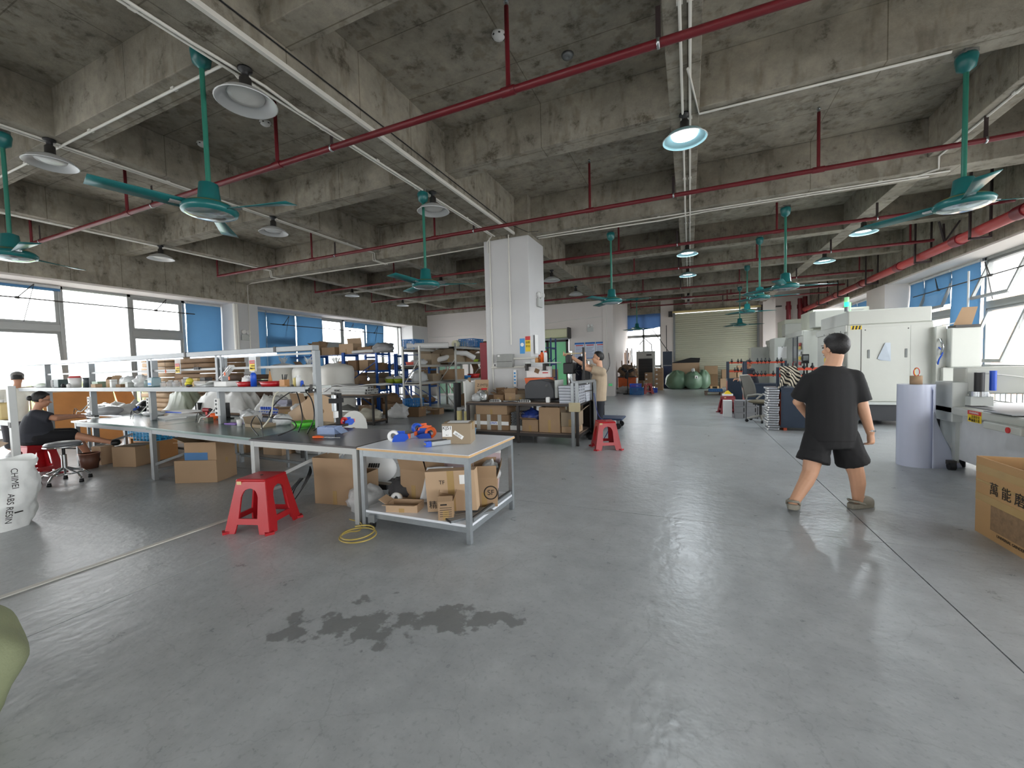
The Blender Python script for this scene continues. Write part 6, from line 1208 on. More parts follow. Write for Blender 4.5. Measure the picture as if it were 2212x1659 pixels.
carton('carton with courier logo behind the dark bench leg', (-3.95, 8.35, 0), .4, .3, .55, .1, None, 'card dark') if False else None
stool('red plastic stool standing in the aisle by the dark bench', (-1.33, 7.0, 0), .42)
t = T('platform_trolley', 'dark blue platform trolley behind the bench', 'trolley', (-1.75, 9.3, 0)); MB().box(-.45, .4, -.3, .3, .2, .24).build('deck', M('trolley blue', (38, 58, 90), .5), t, bev=.02)
for x in (-.36, .3):
    for y in (-.22, .22): MB().cyl((x, y-.02, .065), (x, y+.02, .065), .065, 16).build('wheel', 'black', t); MB().box(x-.03, x+.03, y-.03, y+.03, .13, .2).build('fork', 'alu', t)
t = T('hand_cart', 'white wheeled frame cart standing behind the man', 'cart', (-2.2, 10.2, 0)); MB().box(-.2, .2, -.02, .02, .12, .9).build('panel', 'machine white', t)
for x in (-.22, .22): MB().box(x-.02, x+.02, -.03, .03, .08, 1.0).build('frame_tube', 'dark metal', t); MB().cyl((x-.015, 0, .05), (x+.015, 0, .05), .05, 14).build('wheel', 'black', t)
for k, (x, y) in enumerate(((-2.45, 8.7), (-2.3, 8.9), (-2.15, 8.7))): bottle('water_bottle', ['clear water bottle behind the bench, left', 'clear water bottle behind the bench, middle', 'clear water bottle behind the bench, right'][k], (x, y, 0), .05, .3, 'plastic clear', 'paper white', .4, 'water bottles')
cable('blue air line dropping to the floor by the gantry', [(-1.65, 7.6, .9), (-1.55, 7.5, .5), (-1.35, 7.45, .3), (-1.5, 7.4, .02), (-1.6, 7.6, .25), (-1.62, 7.7, .6)], .007, M('line blue', (40, 60, 130), .4))
t = T('fire_cabinet', 'dark red cabinet half hidden behind the left edge of column', 'cabinet', (AY(1051, 780, 10.2).x, 10.2, 0)); MB().box(-.2, .3, 0, .3, .0, 2.12).build('body', M('door red', (150, 36, 50), .45), t, bev=.01); MB().box(-.17, .27, -.012, 0, .06, 2.06).build('door', M('door red'), t, bev=.004)
# wall posters
for k, px in enumerate((1252, 1275, 1298)):
    p = AY(px, 758, 18.19); t = T('wall_poster', ['blue-topped printed poster, left of three', 'blue-topped printed poster, middle of three', 'blue-topped printed poster, right of three'][k], 'poster', (p.x, 18.19, 2.05), 0, 'wall posters')
    MB().box(-.22, .22, -.006, 0, -.36, .36).build('sheet', M('poster pale', (214, 222, 240), .5), t); MB().box(-.22, .22, -.008, -.006, .28, .36).build('blue_band', M('poster blue', (40, 110, 190), .5), t); MB().box(-.17, .17, -.008, -.006, .21, .25).build('red_title', 'red sign', t)
    for j in range(9): MB().box(-.17, .17-.05*(j % 3), -.008, -.006, .14-.052*j, .155-.052*j).build('text_line', M('poster ink', (130, 136, 160), .6), t)
    MB().box(-.22, .22, -.008, -.006, -.36, -.33).build('blue_band', M('poster blue', (40, 110, 190), .5), t)
carton('wide brown board crate in front of the green door', (-5.9, 17.2, 0), 1.1, .4, 1.25, 0, None, 'card')
t = T('coat', 'dark blue coat hanging beside the green door', 'coat', (-2.05, 8.35, .95)); MB().ball((0, 0, .3), (.14, .1, .36), 16, 12, fn=lambda d: 1+.2*noise.noise(d*3)).build('cloth', M('cloth navy', (26, 30, 46), .9), t); MB().cyl((0, 0, .6), (0, 0, .72), .01).build('hook', 'steel', t)
rack('blue rack standing in front of the green doorway', (-5.75, 14.6, 0), 1.0, .6, (.12, .8, 1.5, 2.1), 2.45, M('rack navy', (40, 58, 110), .45), group='doorway rack', deck='blue rack')
# ================================================================ right side: machining centres
def handle_slot(t, x, y, z): MB().box(x-.02, x+.02, y-.012, y+.004, z-.09, z+.09).build('recess_handle', M('handle grey', (120, 124, 122), .5), t, bev=.006)
m1 = T('machining_centre', 'big off-white machining centre with green beacon', 'machine', (3.06, 10.8, 0))
MB().box(0, 1.38, 0, 2.2, .50, 2.12).build('cabinet', 'machine white', m1, bev=.02); MB().box(.02, 1.36, .02, 2.0, 2.12, 2.42).build('roof_box', 'machine white', m1, bev=.02)
MB().box(-.02, 1.4, -.03, 2.2, .44, .50).build('sill_tray', 'machine grey', m1, bev=.01); MB().box(.05, 1.3, .06, 2.1, .10, .44).build('base', M('base charcoal', (44, 46, 50), .5), m1)
for x in (.2, 1.15):
    for y in (.15, 1.9): MB().cyl((x, y, 0), (x, y, .1), .05, 12).build('levelling_foot', 'steel', m1)
MB().box(.24, 1.02, -.006, 0, .56, 2.06).build('side_door', 'machine white', m1, bev=.004); MB().box(1.03, 1.37, -.004, 0, .56, 2.06).build('side_panel', 'machine white', m1, bev=.004); MB().box(.232, .24, -.004, .0, .52, 2.1).build('door_gap', 'black', m1)
handle_slot(m1, .36, -.004, 1.5); handle_slot(m1, .96, -.004, 1.5)
for x in (.3, .99):
    for z in (.62, 2.0): MB().cyl((x, -.010, z), (x, -.006, z), .012, 8).build('bolt', 'dark metal', m1)
ht = MB().box(.06, .24, -.005, 0, 2.02, 2.10).build('hazard_plate', 'yellow sign', m1)
for k in range(3): MB().prism([(.075+.055*k, 2.022), (.105+.055*k, 2.022), (.12+.055*k, 2.098), (.09+.055*k, 2.098)], .002, Matrix.Translation((0, -.0065, 0))).build('stripe', 'black', ht)
MB().add([(.56, -.012, 1.36), (.72, -.012, 1.34), (.71, -.012, 1.72), (.62, -.03, 1.72), (.50, -.02, 1.40)], [(0, 1, 2, 3, 4)]).build('curled_paper', M('paper blue grey', (176, 186, 196), .5), m1, solid=.002)
MB().ball((1.0, 1.0, 2.44), (.22, .3, .04), 14, 8).build('roof_fan_cover', 'dark metal', m1)
# its front (facing the aisle)
MB().box(-.02, 0, .12, .62, .62, 1.98).build('front_post', 'machine white', m1); MB().box(-.03, 0, 0, 2.2, 1.98, 2.12).build('fascia', 'machine white', m1, bev=.004); MB().box(-.012, 0, .66, 1.2, .6, 1.96).build('door_window', M('smoked glass', (90, 92, 94), .15), m1); MB().box(-.022, -.012, .60, .68, .6, 1.97).build('door_edge', 'navy steel', m1)
for y in (.3, .7, 1.1, 1.5): MB().cyl((-.036, y, 2.0), (-.03, y, 2.0), .014, 8).build('bolt', 'dark metal', m1)
for k, (z, c) in enumerate(((1.80, 'red sign'), (1.66, 'yellow sign'), (1.52, 'paper white'), (1.38, 'yellow sign'), (1.2, 'blue sign'))): MB().box(-.024, -.02, 1.3, 1.52, z-.05, z+.06).build('safety_decal', c, m1)
MB().box(-.02, 0, 1.24, 1.62, .62, 1.98).build('front_panel', 'machine white', m1)
bc = MB().cyl((.02, .12, 2.42), (.02, .12, 2.52), .04, 14).build('beacon_stem', 'alu', m1); MB().cyl((.02, .12, 2.52), (.02, .12, 2.62), .042, 16).build('beacon_green', 'green glow', bc); MB().cyl((.02, .12, 2.62), (.02, .12, 2.72), .042, 16).build('beacon_cap', M('beacon clear', (190, 216, 196), .3, alpha=.8), bc); MB().cyl((.10, .25, 2.44), (.10, .25, 2.62), .03, 14).build('second_beacon', M('beacon pale green', (110, 240, 120), .3, emit=1.5), bc)
# electrical cabinet at its right
t = T('control_cabinet', 'off-white electrical cabinet right of the machining centre', 'cabinet', (4.48, 10.55, 0)); MB().box(.0, .42, 0, .6, .15, 1.2).build('lower_cabinet', 'machine white', t, bev=.01); MB().box(.08, .52, -.06, .55, 1.2, 1.95).build('upper_cabinet', 'machine white', t, bev=.02); MB().box(-.06, .08, .1, .5, .6, 2.0).build('side_column', M('column pale', (206, 208, 200), .45), t); MB().box(.14, .48, -.065, .2, 1.95, 2.0).build('vent_top', 'dark metal', t)  # side column is a paler off-white than the cabinets
for k in range(5): MB().box(.03, .18, -.004, 0, .45+.08*k, .47+.08*k).box(.23, .38, -.004, 0, .45+.08*k, .47+.08*k).build('louvre', 'machine grey', t)
MB().box(.28, .40, -.008, 0, 1.02, 1.14).build('switch_plate', 'black', t); MB().box(.32, .37, -.02, -.008, 1.05, 1.11).build('rotary_switch', 'yellow sign', t); MB().box(0, .4, .05, .55, 0, .15).build('plinth', 'dark metal', t)
tag(MB().prism([(-.14, 0), (.12, .0), (.2, .34), (-.02, .34)], .01).build('cardboard_sheet', 'card', None, loc=(4.82, 10.7, 2.004)), 'brown cardboard sheet propped on the electrical cabinet', 'cardboard')
cable('blue cable looping beside the electrical cabinet', [(4.46, 10.7, 1.2), (4.44, 10.6, 1.35), (4.47, 10.55, 1.5), (4.45, 10.7, 1.62)], .012, 'blue bright'); cable('silver hose behind the electrical cabinet', [(4.47, 10.6, 1.45), (4.45, 10.5, 1.6), (4.46, 10.62, 1.75)], .02, 'steel')
# second and third machining centres, receding
def mc_far(lab, x, y, w_, L, h_, cab_h):
    t = T('machining_centre', lab, 'machine', (x, y, 0)); MB().box(0, w_, 0, L, .4, h_).build('cabinet', 'machine white', t, bev=.02); MB().box(.05, w_, .05, L-.05, .08, .4).build('base', M('base charcoal'), t); MB().box(.3, w_, .3, L*.75, h_, cab_h).build('upper_box', M('machine cream', (212, 214, 196), .4), t, bev=.02); MB().box(.2, w_*.8, -.35, .25, h_+.05, h_+.5).build('tool_magazine_cover', 'machine white', t, bev=.02)
    MB().box(-.03, 0, 0, L, h_-.14, h_).build('fascia', 'machine white', t); MB().box(-.012, 0, .7, 1.15, .55, h_-.16).build('door_window', M('smoked glass'), t); MB().box(-.02, -.01, .62, .70, .5, h_-.15).box(-.02, -.01, 1.16, 1.22, .5, h_-.15).build('door_edge', 'navy steel', t); MB().tube([(-.03, .95, .95), (-.06, .95, 1.0), (-.06, .95, 1.3), (-.03, .95, 1.35)], .015, 8).build('door_handle', 'red sign', t)
    for k, (z, c) in enumerate(((1.85, 'red sign'), (1.76, 'yellow sign'), (1.6, 'paper white'), (1.45, 'yellow sign'), (1.3, 'red sign'))): MB().box(-.024, -.02, .15, .42, z-.05, z+.05).build('safety_decal', c, t)
    return t
mc_far('second off-white machining centre behind the first', 3.0, 14.2, 1.6, 2.3, 2.25, 2.85); mc_far('third off-white machining centre furthest along the row', 2.95, 17.8, 1.6, 2.2, 2.2, 2.9)
for k, (x, y, lab) in enumerate(((3.0, 13.75, 'black handwheel pendant hung before the second machine'), (2.92, 17.4, 'black monitor arm before the third machine'))):
    t = T('control_pendant', lab, 'control panel', (x, y, 1.3)); MB().box(-.12, .04, -.05, .05, 0, .26).build('panel', 'black', t, bev=.01); MB().bar((0, 0, -1.3), (0, 0, 0), .04).build('post', 'dark metal', t); MB().box(-.1, .02, -.053, -.05, .08, .22).build('screen', 'alu dark', t)
t = T('control_cabinet', 'pale green-white cabinet beside the third machine', 'cabinet', (2.35, 19.6, 0)); MB().box(0, .9, 0, .7, 0, 1.95).build('body', 'machine white', t, bev=.01); MB().box(-.03, 0, 0, .7, 0, 1.95).build('edge', M('machine cream'), t)
t = T('control_cabinet', 'tall pale cabinet with pinned paper near the third machine', 'cabinet', (2.62, 16.2, 0)); MB().box(0, .5, 0, .9, 0, 2.15).build('body', 'machine white', t, bev=.01); MB().box(.1, .35, -.005, 0, 1.45, 1.85).build('pinned_paper', 'paper white', t); MB().cyl((.22, -.01, 1.84), (.22, -.004, 1.84), .015, 8).build('magnet', 'black', t)
# ---- tool carts
def tool_cart(lab, pos, w_, d_, h_, rack_h, n):
    t = T('tool_cart', lab, 'tool cart', pos); MB().box(0, w_, 0, d_, .06, h_).build('cabinet', 'navy steel', t, bev=.008); MB().box(.03, w_-.03, -.004, 0, .1, h_-.05).build('door', 'navy steel', t, bev=.004); MB().box(-.004, 0, .04, d_-.04, .1, h_-.06).build('side_panel', M('panel orange', (186, 72, 36), .45), t)
    for x in (0, w_-.05): MB().box(x, x+.05, .02, .06, h_, rack_h).box(x, x+.05, d_-.06, d_-.02, h_, rack_h).build('rack_post', 'navy steel', t)
    for z in (h_+.22, rack_h-.06):
        b_ = MB().box(.05, w_-.05, .02, .05, z, z+.045).box(.05, w_-.05, d_-.05, d_-.02, z, z+.045).build('tool_rail', M('rail orange', (196, 70, 40), .45), t)
        for k in range(n):
            x = lerp(.12, w_-.12, k/(n-1))
            if (k*7+int(z*10)) % 5 == 0: continue
            MB().lathe([(.001, -.06), (.012, -.05), (.02, 0), (.034, .01), (.034, .04), (.018, .05), (.014, .10), (.001, .105)], 10, Matrix.Translation((x, .035, z+.04))).build('tool_holder', 'black', b_)
    MB().box(-.01, w_+.01, -.01, d_+.01, h_-.01, h_+.02).build('worktop', 'navy steel', t)
    for x in (.05, w_-.1): MB().box(x, x+.06, .03, d_-.03, 0, .06).build('skid', M('skid orange', (170, 74, 44), .5), t)
    return t
tool_cart('navy tool cart nearest the walking man', (1.68, 9.67, 0), 1.05, .55, .84, 1.27, 7); tool_cart('navy tool cart with orange sides beyond the mesh chair', (1.35, 12.5, 0), .95, .55, .78, 1.40, 9)
t = tool_cart('navy tool cart furthest, beside the roller shutter', (1.08, 14.4, 0), .5, .5, .85, 1.40, 4)
t = T('striped_apron', 'black and white striped cloth tied over the nearest tool cart', 'cloth', (1.72, 9.64, .80)); stripes_mat('stripe cloth', (196, 186, 166), (26, 24, 24), 8.0, .9, 'DIAGONAL')
MB().sheet(lambda u, v: (lerp(-.12, .30, u)*lerp(.62, 1.0, v)+.03*math.sin(v*3), -.03-.03*math.sin(u*13+v*2)*v-.04*math.sin(v*PI), lerp(.50, .04+.08*abs(math.sin(u*4)), v)), 40, 14).build('cloth', 'stripe cloth', t, solid=.006); MB().ball((.07, -.09, .36), (.05, .04, .05), 10, 8).build('knot', 'stripe cloth', t)
for k in range(18):
    t = T('foil_packet', 'silver foil packet, %s in the tall stack beside the tool cart' % NTH[k], 'packet', (1.555+.012*math.sin(k*1.7), 9.86, .049*k), .05*math.sin(k*2.3), 'stacked foil packets'); MB().box(-.11, .10, -.17, .17, .002, .047).build('packet', M('foil', (176, 180, 186), .22, .75, var=.25, scale=30, bump=.3, bscale=50), t, bev=.01); MB().box(-.1105, -.09, -.1705, .1705, .006, .036).build('white_edge', 'paper white', t)
for k in range(8):
    t = T('foil_packet', 'silver foil packet, %s in the low stack by second cart' % (NTH[k] if k < 7 else 'topmost'), 'packet', (1.44, 11.75, .9-.0+.035*k) if False else (1.30, 12.1, .045*k), .1*math.sin(k), 'foil packets by second cart'); MB().box(-.12, .12, -.15, .15, .002, .044).build('packet', M('foil'), t, bev=.01); MB().box(-.1205, -.1, -.151, .151, .006, .036).build('white_edge', 'paper white', t)
# grey blocks
for k, (i, j, z) in enumerate([(i, j, z) for z in range(2) for i in range(3) for j in range(1)]+[(0, 0, 2), (1, 0, 2)]):
    t = T('grey_block', 'grey foam block behind the mesh chair, %s layer, %s' % (('bottom', 'middle', 'top')[z], ('left', 'centre', 'right')[i]), 'block', (1.02+.24*i, 11.55, .15*z), .03*i, 'grey foam blocks'); MB().box(0, .23, -.15, .15, 0, .148).build('block', M('block grey', (142, 142, 144), .7), t, bev=.006); MB().box(.18, .2, -.152, -.15, .02, .12).build('slot', 'black', t)
tag(MB().box(-.1, .1, -.1, .1, 0, .42).build('white_carton', 'paper white', None, loc=(.88, 11.8, 0), bev=.004), 'narrow white carton left of the grey blocks', 'carton')
stool('dark red plastic stool holding packets near the mesh chair', (.95, 12.6, 0), .2, mat=M('red dark', (140, 34, 44), .35)); 
t = T('yellow_packet', 'yellow and white packets on the dark red stool', 'packet', (.95, 12.6, .475)); MB().box(-.14, .12, -.1, .1, 0, .05).build('white_packet', 'paper white', t); MB().prism([(-.1, .05), (.1, .05), (.02, .14), (-.04, .12)], .12).build('yellow_packet', 'yellow sign', t)
# mesh office chair
oc = T('office_chair', 'grey mesh office chair beside the foil stack', 'chair', (1.5, 10.95, 0), .9)
M('mesh grey', (96, 94, 88), .8, alpha=.82); M('chair frame', (170, 168, 160), .45)
MB().sheet(lambda u, v: ((u-.5)*lerp(.44, .38, v)*(1+.15*math.sin(v*PI)), .24+.05*(1-(2*u-1)**2)+.14*v*v, lerp(.55, 1.08, v)), 10, 10).build('backrest', 'mesh grey', oc, solid=.012)
MB().tube([(-.2, .26, .55), (-.25, .28, .75), (-.22, .36, .98), (-.15, .40, 1.08), (.15, .40, 1.08), (.22, .36, .98), (.25, .28, .75), (.2, .26, .55)], .014, 8).build('back_frame', 'chair frame', oc)
MB().ball((0, 0, .47), (.26, .26, .045), 20, 8).build('seat', M('seat olive', (112, 104, 84), .8), oc)
for s_ in (-1, 1): MB().tube([(s_*.2, .22, .5), (s_*.30, .12, .62), (s_*.31, -.12, .66), (s_*.29, -.2, .65)], .02, 8).build('armrest', 'chair frame', oc)
MB().cyl((0, 0, .14), (0, 0, .43), .028, 12).build('gas_lift', 'black', oc); MB().box(-.1, .1, -.1, .12, .40, .44).build('tilt_mechanism', 'black', oc)
for k in range(5):
    a = 2*PI*k/5; c, s_ = math.cos(a), math.sin(a); l_ = MB().tube([(0, 0, .14), (.16*c, .16*s_, .11), (.3*c, .3*s_, .075)], [.03, .025, .018], 8).build('base_leg', 'chair frame', oc); MB().cyl((.3*c-.02*s_, .3*s_+.02*c, .033), (.3*c+.02*s_, .3*s_-.02*c, .033), .033, 12).build('castor', 'black', l_)
# ================================================================ router table and film roll
rt = T('router_table', 'long white router table with grey bed at right', 'machine', (3.0, 4.3, 0))
MB().box(0, 1.9, 0, 3.15, .70, .80).build('bed_frame', 'machine white', rt, bev=.02); MB().box(.12, 1.8, .05, 3.0, .80, .81).build('bed', M('bed grey', (130, 132, 134), .4, var=.15, scale=3), rt); MB().box(.10, 1.8, .1, 3.0, .12, .70).build('body_panel', M('panel pale', (206, 208, 210), .45), rt, bev=.01); MB().box(.06, .10, 2.6, 3.0, .08, .70).build('end_cover', 'machine grey', rt); MB().box(.02, .10, 2.95, 3.05, .1, .70).build('black_post', 'black', rt)
for x in (.2, 1.6):
    for y in (.2, 2.8): MB().cyl((x, y, 0), (x, y, .12), .05, 12).build('foot', 'black', rt)
wp = MB().box(-.004, 0, 1.98, 2.22, .66, .79).build('warning_plate', 'yellow sign', rt); MB().box(-.007, -.004, 1.98, 2.22, .745, .79).build('red_heading', 'red sign', wp)
text(rt, 'WARNING', .035, (-.009, 2.10, .768), (PI/2, 0, -PI/2), 'paper white'); text(rt, '注意安全', .038, (-.009, 2.07, .72), (PI/2, 0, -PI/2), 'print black'); text(rt, '佩戴手套', .038, (-.009, 2.07, .68), (PI/2, 0, -PI/2), 'print black')
MB().add([(-.008, 2.20, .675), (-.008, 2.15, .675), (-.008, 2.175, .72)], [(0, 1, 2)]).build('hazard_triangle', 'print black', rt)
MB().box(-.10, 0, 1.2, 1.75, .645, .72).build('side_pocket', 'machine white', rt, bev=.01); MB().cyl((-.02, 1.36, .68), (-.11, 1.36, .68), .03, 16).build('stop_button', 'red sign', rt); MB().box(-.09, -.0, 1.28, 1.44, .65, .71).build('stop_housing', 'yellow sign', rt)
MB().box(.15, 1.85, 2.62, 2.90, .95, 1.28).build('gantry', 'machine white', rt, bev=.02); MB().box(.0, .15, 2.55, 2.95, .6, 1.1).build('gantry_side', 'machine grey', rt, bev=.01); MB().cyl((.22, 2.5, .98), (.22, 2.5, 1.22), .045, 14).build('spindle_motor', 'black', rt); MB().cyl((.22, 2.5, .93), (.22, 2.5, .99), .085, 18).build('spindle_ring', 'steel', rt); MB().box(.12, .32, 2.44, 2.62, .82, .93).build('spindle_plate', 'machine grey', rt); MB().cyl((.22, 2.5, .815), (.22, 2.5, .86), .02, 10).build('cutter', 'black', rt)
MB().cyl((.34, 2.5, 1.0), (.34, 2.5, 1.24), .03, 12).build('coolant_tube', 'blue bright', rt); MB().box(1.25, 1.3, .3, 2.6, .81, .95).build('far_rail', 'dark metal', rt)
cable('thin white cable crossing the router gantry', [(3.2, 6.8, 1.22), (3.6, 6.85, 1.16), (4.0, 6.88, 1.07), (4.3, 6.9, 1.04)], .006, 'cable white')
tag(MB().box(-.13, .13, -.2, .2, 0, .008).build('tablet', 'alu', None, loc=(3.10, 5.98, .812), rot=.05), 'flat silver tray on the router table edge', 'tray'); blob('wire_bundle', 'bundle of grey wire on the router table corner', 'wire', (3.16, 7.2, .812), (.14, .1, .03), 'alu dark', .5, 4, 81)
fr = T('film_roll', 'tall glossy white film roll standing in front of the router table', 'film roll', (2.72, 7.02, 0)); MB().cyl((0, 0, 0), (0, 0, 1.07), .185, 34).build('roll', M('film blue white', (206, 212, 232), .22, var=.02), fr); MB().lathe([(.05, 1.07), (.062, 1.07), (.062, 1.18), (.05, 1.18), (.05, 1.07)], 20).build('core', 'card', fr)
MB().sheet(lambda u, v: (lerp(.10, .16+.30*(1-v)**1.4, u), lerp(-.17, -.02, u)-.01, lerp(0, 1.06-.28*u, v)), 10, 14).build('loose_end', M('film blue white'), fr, solid=.003)
t = T('elastic_band', 'red and yellow bands standing in the roll core', 'band', (2.72, 7.02, 1.18)); MB().tube([(.03*math.cos(a), -.01, .05+.055*math.sin(a)) for a in [2*PI*k/16 for k in range(16)]], .005, 6, True).build('red_band', 'red sign', t); MB().tube([(.012+.026*math.cos(a), .012, .05+.05*math.sin(a)) for a in [2*PI*k/16 for k in range(16)]], .005, 6, True).build('yellow_band', 'yellow sign', t)
t = T('castor_wheel', 'black castor beside the film roll foot', 'castor', (3.0, 6.83, 0)); MB().cyl((-.03, 0, .05), (.03, 0, .05), .05, 16).build('wheel', 'black', t); MB().box(-.04, .04, -.02, .04, .07, .12).build('fork', 'dark metal', t)
t = T('hoist_rod', 'pale jointed blind crank hanging by the right window', 'crank', (5.75, 12.6, 1.2)); MB().cyl((0, 0, 0), (0, 0, 2.1), .02, 8).build('rod', 'frame white', t); MB().tube([(0, 0, 1.0), (-.5, .1, .9)], .014, 8).build('crank_arm', 'frame white', t); MB().tube([(0, 0, 0), (-.15, 0, .0), (-.17, 0, -.1)], .014, 8).build('crank_handle', 'frame white', t)
# printed carton at right edge
bc_ = T('printed_carton', 'large open carton with printed characters at right edge', 'carton', (2.14, 3.60, 0)); k = .008
MB().box(0, .62, 0, k, 0, .62).box(0, .62, .93-k, .93, 0, .62).box(0, k, k, .93-k, 0, .62).box(.62-k, .62, k, .93-k, 0, .62).box(k, .62-k, k, .93-k, 0, .01).build('body', M('card ochre', (172, 136, 92), .75, var=.08, scale=2), bc_)
MB().box(-.0015, 0, .0, .93, .50, .56).box(-.0015, 0, 0, .93, .42, .44).box(-.0015, 0, .0, .93, .27, .33).build('packing_tape', 'tape', bc_)
text(bc_, '萬 能 磨 刀 機', .105, (-.004, .44, .395), (PI/2, 0, -PI/2), 'print black', align='CENTER'); MB().box(-.003, 0, .38, .74, .08, .27).build('printed_drawing', M('print faded', (132, 106, 78), .8, var=.5, scale=22), bc_)
text(bc_, 'UNIVERSAL GRINDER', .03, (-.004, .52, .055), (PI/2, 0, -PI/2), 'print black')
MB().box(-.0018, 0, .2, .3, .0, .2).build('torn_patch', 'card light', bc_)
# ================================================================ far bay
for k, (px, dx, r_, h_) in enumerate(((1462, 0, .55, .98), (1497, 0, .46, .95), (1520, .1, .36, .98))):
    p = AY(px, 838, 23.2+.25*k); t = T('stuffed_sack', ['wide slumped green sack, left of three', 'round green sack with white tag in the middle', 'tall green sack, right of three'][k], 'sack', (p.x, 23.1+.3*(k == 2)+.1*(k == 0), 0), .4*k, 'green stuffed sacks')
    mb = MB().ball((0, 0, h_*.46), (r_, r_*.8, h_*.5), 26, 16, fn=lambda d: 1+.07*math.sin(math.atan2(d.y, d.x)*7)*max(0, d.z)+.10*noise.noise(d*2+Vector((k*3, 0, 0)))); mb.v = [(x*(1.12 if z < .3 else 1), y, max(z, .0)) for x, y, z in mb.v]; mb.build('sack_wall', M('sack green', (112, 142, 118), .4, var=.06), t)
    MB().ball((0, 0, h_*.93), (.16, .13, .08) if k != 1 else (.1, .1, .2), 12, 8, fn=lambda d: 1+.4*noise.noise(d*4+Vector((k, 0, 0)))).build('tied_neck', M('sack green', (112, 142, 118)) if k != 1 else 'plastic bag', t)
    if k == 1: MB().box(-.07, .07, -r_*.86, -r_*.80, .56, .70).build('tag', 'paper white', t); MB().box(-.02, .02, -r_*.87, -r_*.86, .57, .66).build('tag_print', 'print black', t)
carton('wide brown carton behind the green sacks', (-.28, 24.2, 0), 1.5, .5, 1.36, 0, None, 'card light'); tag(MB().prism([(-.85, 0), (.62, 0), (.66, .24), (.2, .27), (-.3, .14)], .44).build('black_cover', 'black', None, loc=(-.15, 24.2, 1.363), bev=.02), 'black sheet draped over the wide carton', 'cover')
for k, (x, z, w_, h_, m_) in enumerate(((1.02, .12, .62, .62, 'card dark'), (1.02, .745, .62, .42, 'card'), (1.75, 0, .62, .5, 'card light'), (1.85, .505, .66, .46, 'card'), (2.5, 0, .55, .6, 'card'), (2.5, .605, .55, .55, 'card light'))): carton(['dark carton on a pallet right of the sacks', 'brown carton topping the palletised one', 'low pale carton before the shutter', 'brown carton on the low pale one', 'brown carton beside the navy tool cart', 'pale carton topping the one beside the navy cart'][k], (x, 23.9, z), w_, .5, h_, 0, None, m_)
def pallet(lab, pos, w_, d_, mat='wood', h=.12):
    t = T('pallet', lab, 'pallet', pos)
    for k in range(5): MB().box(-w_/2, w_/2, -d_/2+d_*k/5+.01, -d_/2+d_*(k+1)/5-.01, h-.02, h).build('deck_board', mat, t)
    for x in (-w_/2, -.05, w_/2-.1): MB().box(x, x+.1, -d_/2, d_/2, 0, h-.02).build('stringer', mat, t)
    return t
pallet('pale wood pallet under the dark carton', (1.02, 23.9, 0), .75, .6, M('wood pale', (210, 176, 130), .6)); pl_ = pallet('weathered grey-brown pallet in the aisle', (1.2, 19.3, 0), 1.25, .8, M('wood grey', (120, 104, 90), .7), .14)
crate('flat blue crate on the weathered pallet', (.98, 19.2, .141), .5, .4, .10, 0); tag(MB().box(-.13, .13, -.1, .1, 0, .34).build('grey_box', 'machine grey', None, loc=(1.60, 19.3, .141), bev=.01), 'upright grey box on the weathered pallet', 'box')
for k in range(5): bottle('bottle', 'white bottle on the weathered pallet, %s of the five' % ('leftmost', 'second', 'middle', 'fourth', 'rightmost')[k], (1.27+.07*k, 19.1+.05*(k % 2), .141), .035, .2, 'paper white', 'alu dark', .5, 'bottles on the pallet')
blob('parts_pile', 'pile of grey metal parts on the pallet right end', 'parts', (1.78, 19.1, .141), (.14, .3, .12), 'alu dark', .5, 4, 84); carton('low pale carton on the floor right of the pallet', (1.0, 14.1, 0), .4, .5, .2, 0, None, 'card') if False else None
# left side of the far bay
t = T('tool_cabinet', 'orange-fronted cabinet heaped with parts in the far bay', 'cabinet', (-2.80, 20.4, 0)); MB().box(-.42, .42, 0, .6, 0, .74).build('body', M('cabinet orange', (196, 92, 40), .45), t, bev=.01); MB().box(-.44, .44, -.02, .62, .74, .78).build('top', 'black', t); MB().box(.42, .46, 0, .5, .1, .7).build('side_box', 'paper white', t)
for k in range(9): 
    a = rr.uniform(-.35, .35); tag(MB().tube([(a, .3, 0), (a+rr.uniform(-.12, .12), .3+rr.uniform(-.1, .1), rr.uniform(.3, .8))], .025, 7).build('metal_rod', ['dark metal', 'card dark', 'dirt brown'][k % 3], None, loc=(-2.80, 20.4, .781)), '%s rod standing in the heap on the orange cabinet, %s one' % (('dark', 'tan', 'rusty')[k % 3], ('short', 'middle', 'tall')[k//3]), 'rod', 'rods on the orange cabinet')
blob('parts_pile', 'brown heap of parts on the orange cabinet', 'parts', (-2.82, 20.7, .781), (.38, .26, .34), 'dirt brown', .5, 3, 85); blob('cloth_heap', 'grey rag heap at the foot of the orange cabinet', 'cloth', (-2.86, 19.75, 0), (.40, .25, .2), M('rag grey', (150, 146, 142), .9), .4, 3, 86)
pf = T('pedestal_fan', 'black pedestal fan standing before the orange cabinet', 'fan', (-2.62, 19.3, 0)); MB().lathe([(.001, .03), (.2, .03), (.22, 0), (.001, 0)][::-1], 20).build('base', 'black', pf); MB().cyl((0, 0, .03), (0, 0, 1.0), .02, 10).build('stem', 'black', pf); MB().cyl((0, -.08, 1.02), (0, .08, 1.02), .06, 14).build('motor', 'black', pf)
for k in range(3):
    a = 2*PI*k/3+.4; MB().sheet(lambda u, v: (math.cos(a)*lerp(.05, .3, u)-math.sin(a)*(v-.5)*.14, -.09+(v-.5)*.04, 1.02+math.sin(a)*lerp(.05, .3, u)+math.cos(a)*(v-.5)*.14), 4, 2).build('blade', 'black', pf, solid=.004)
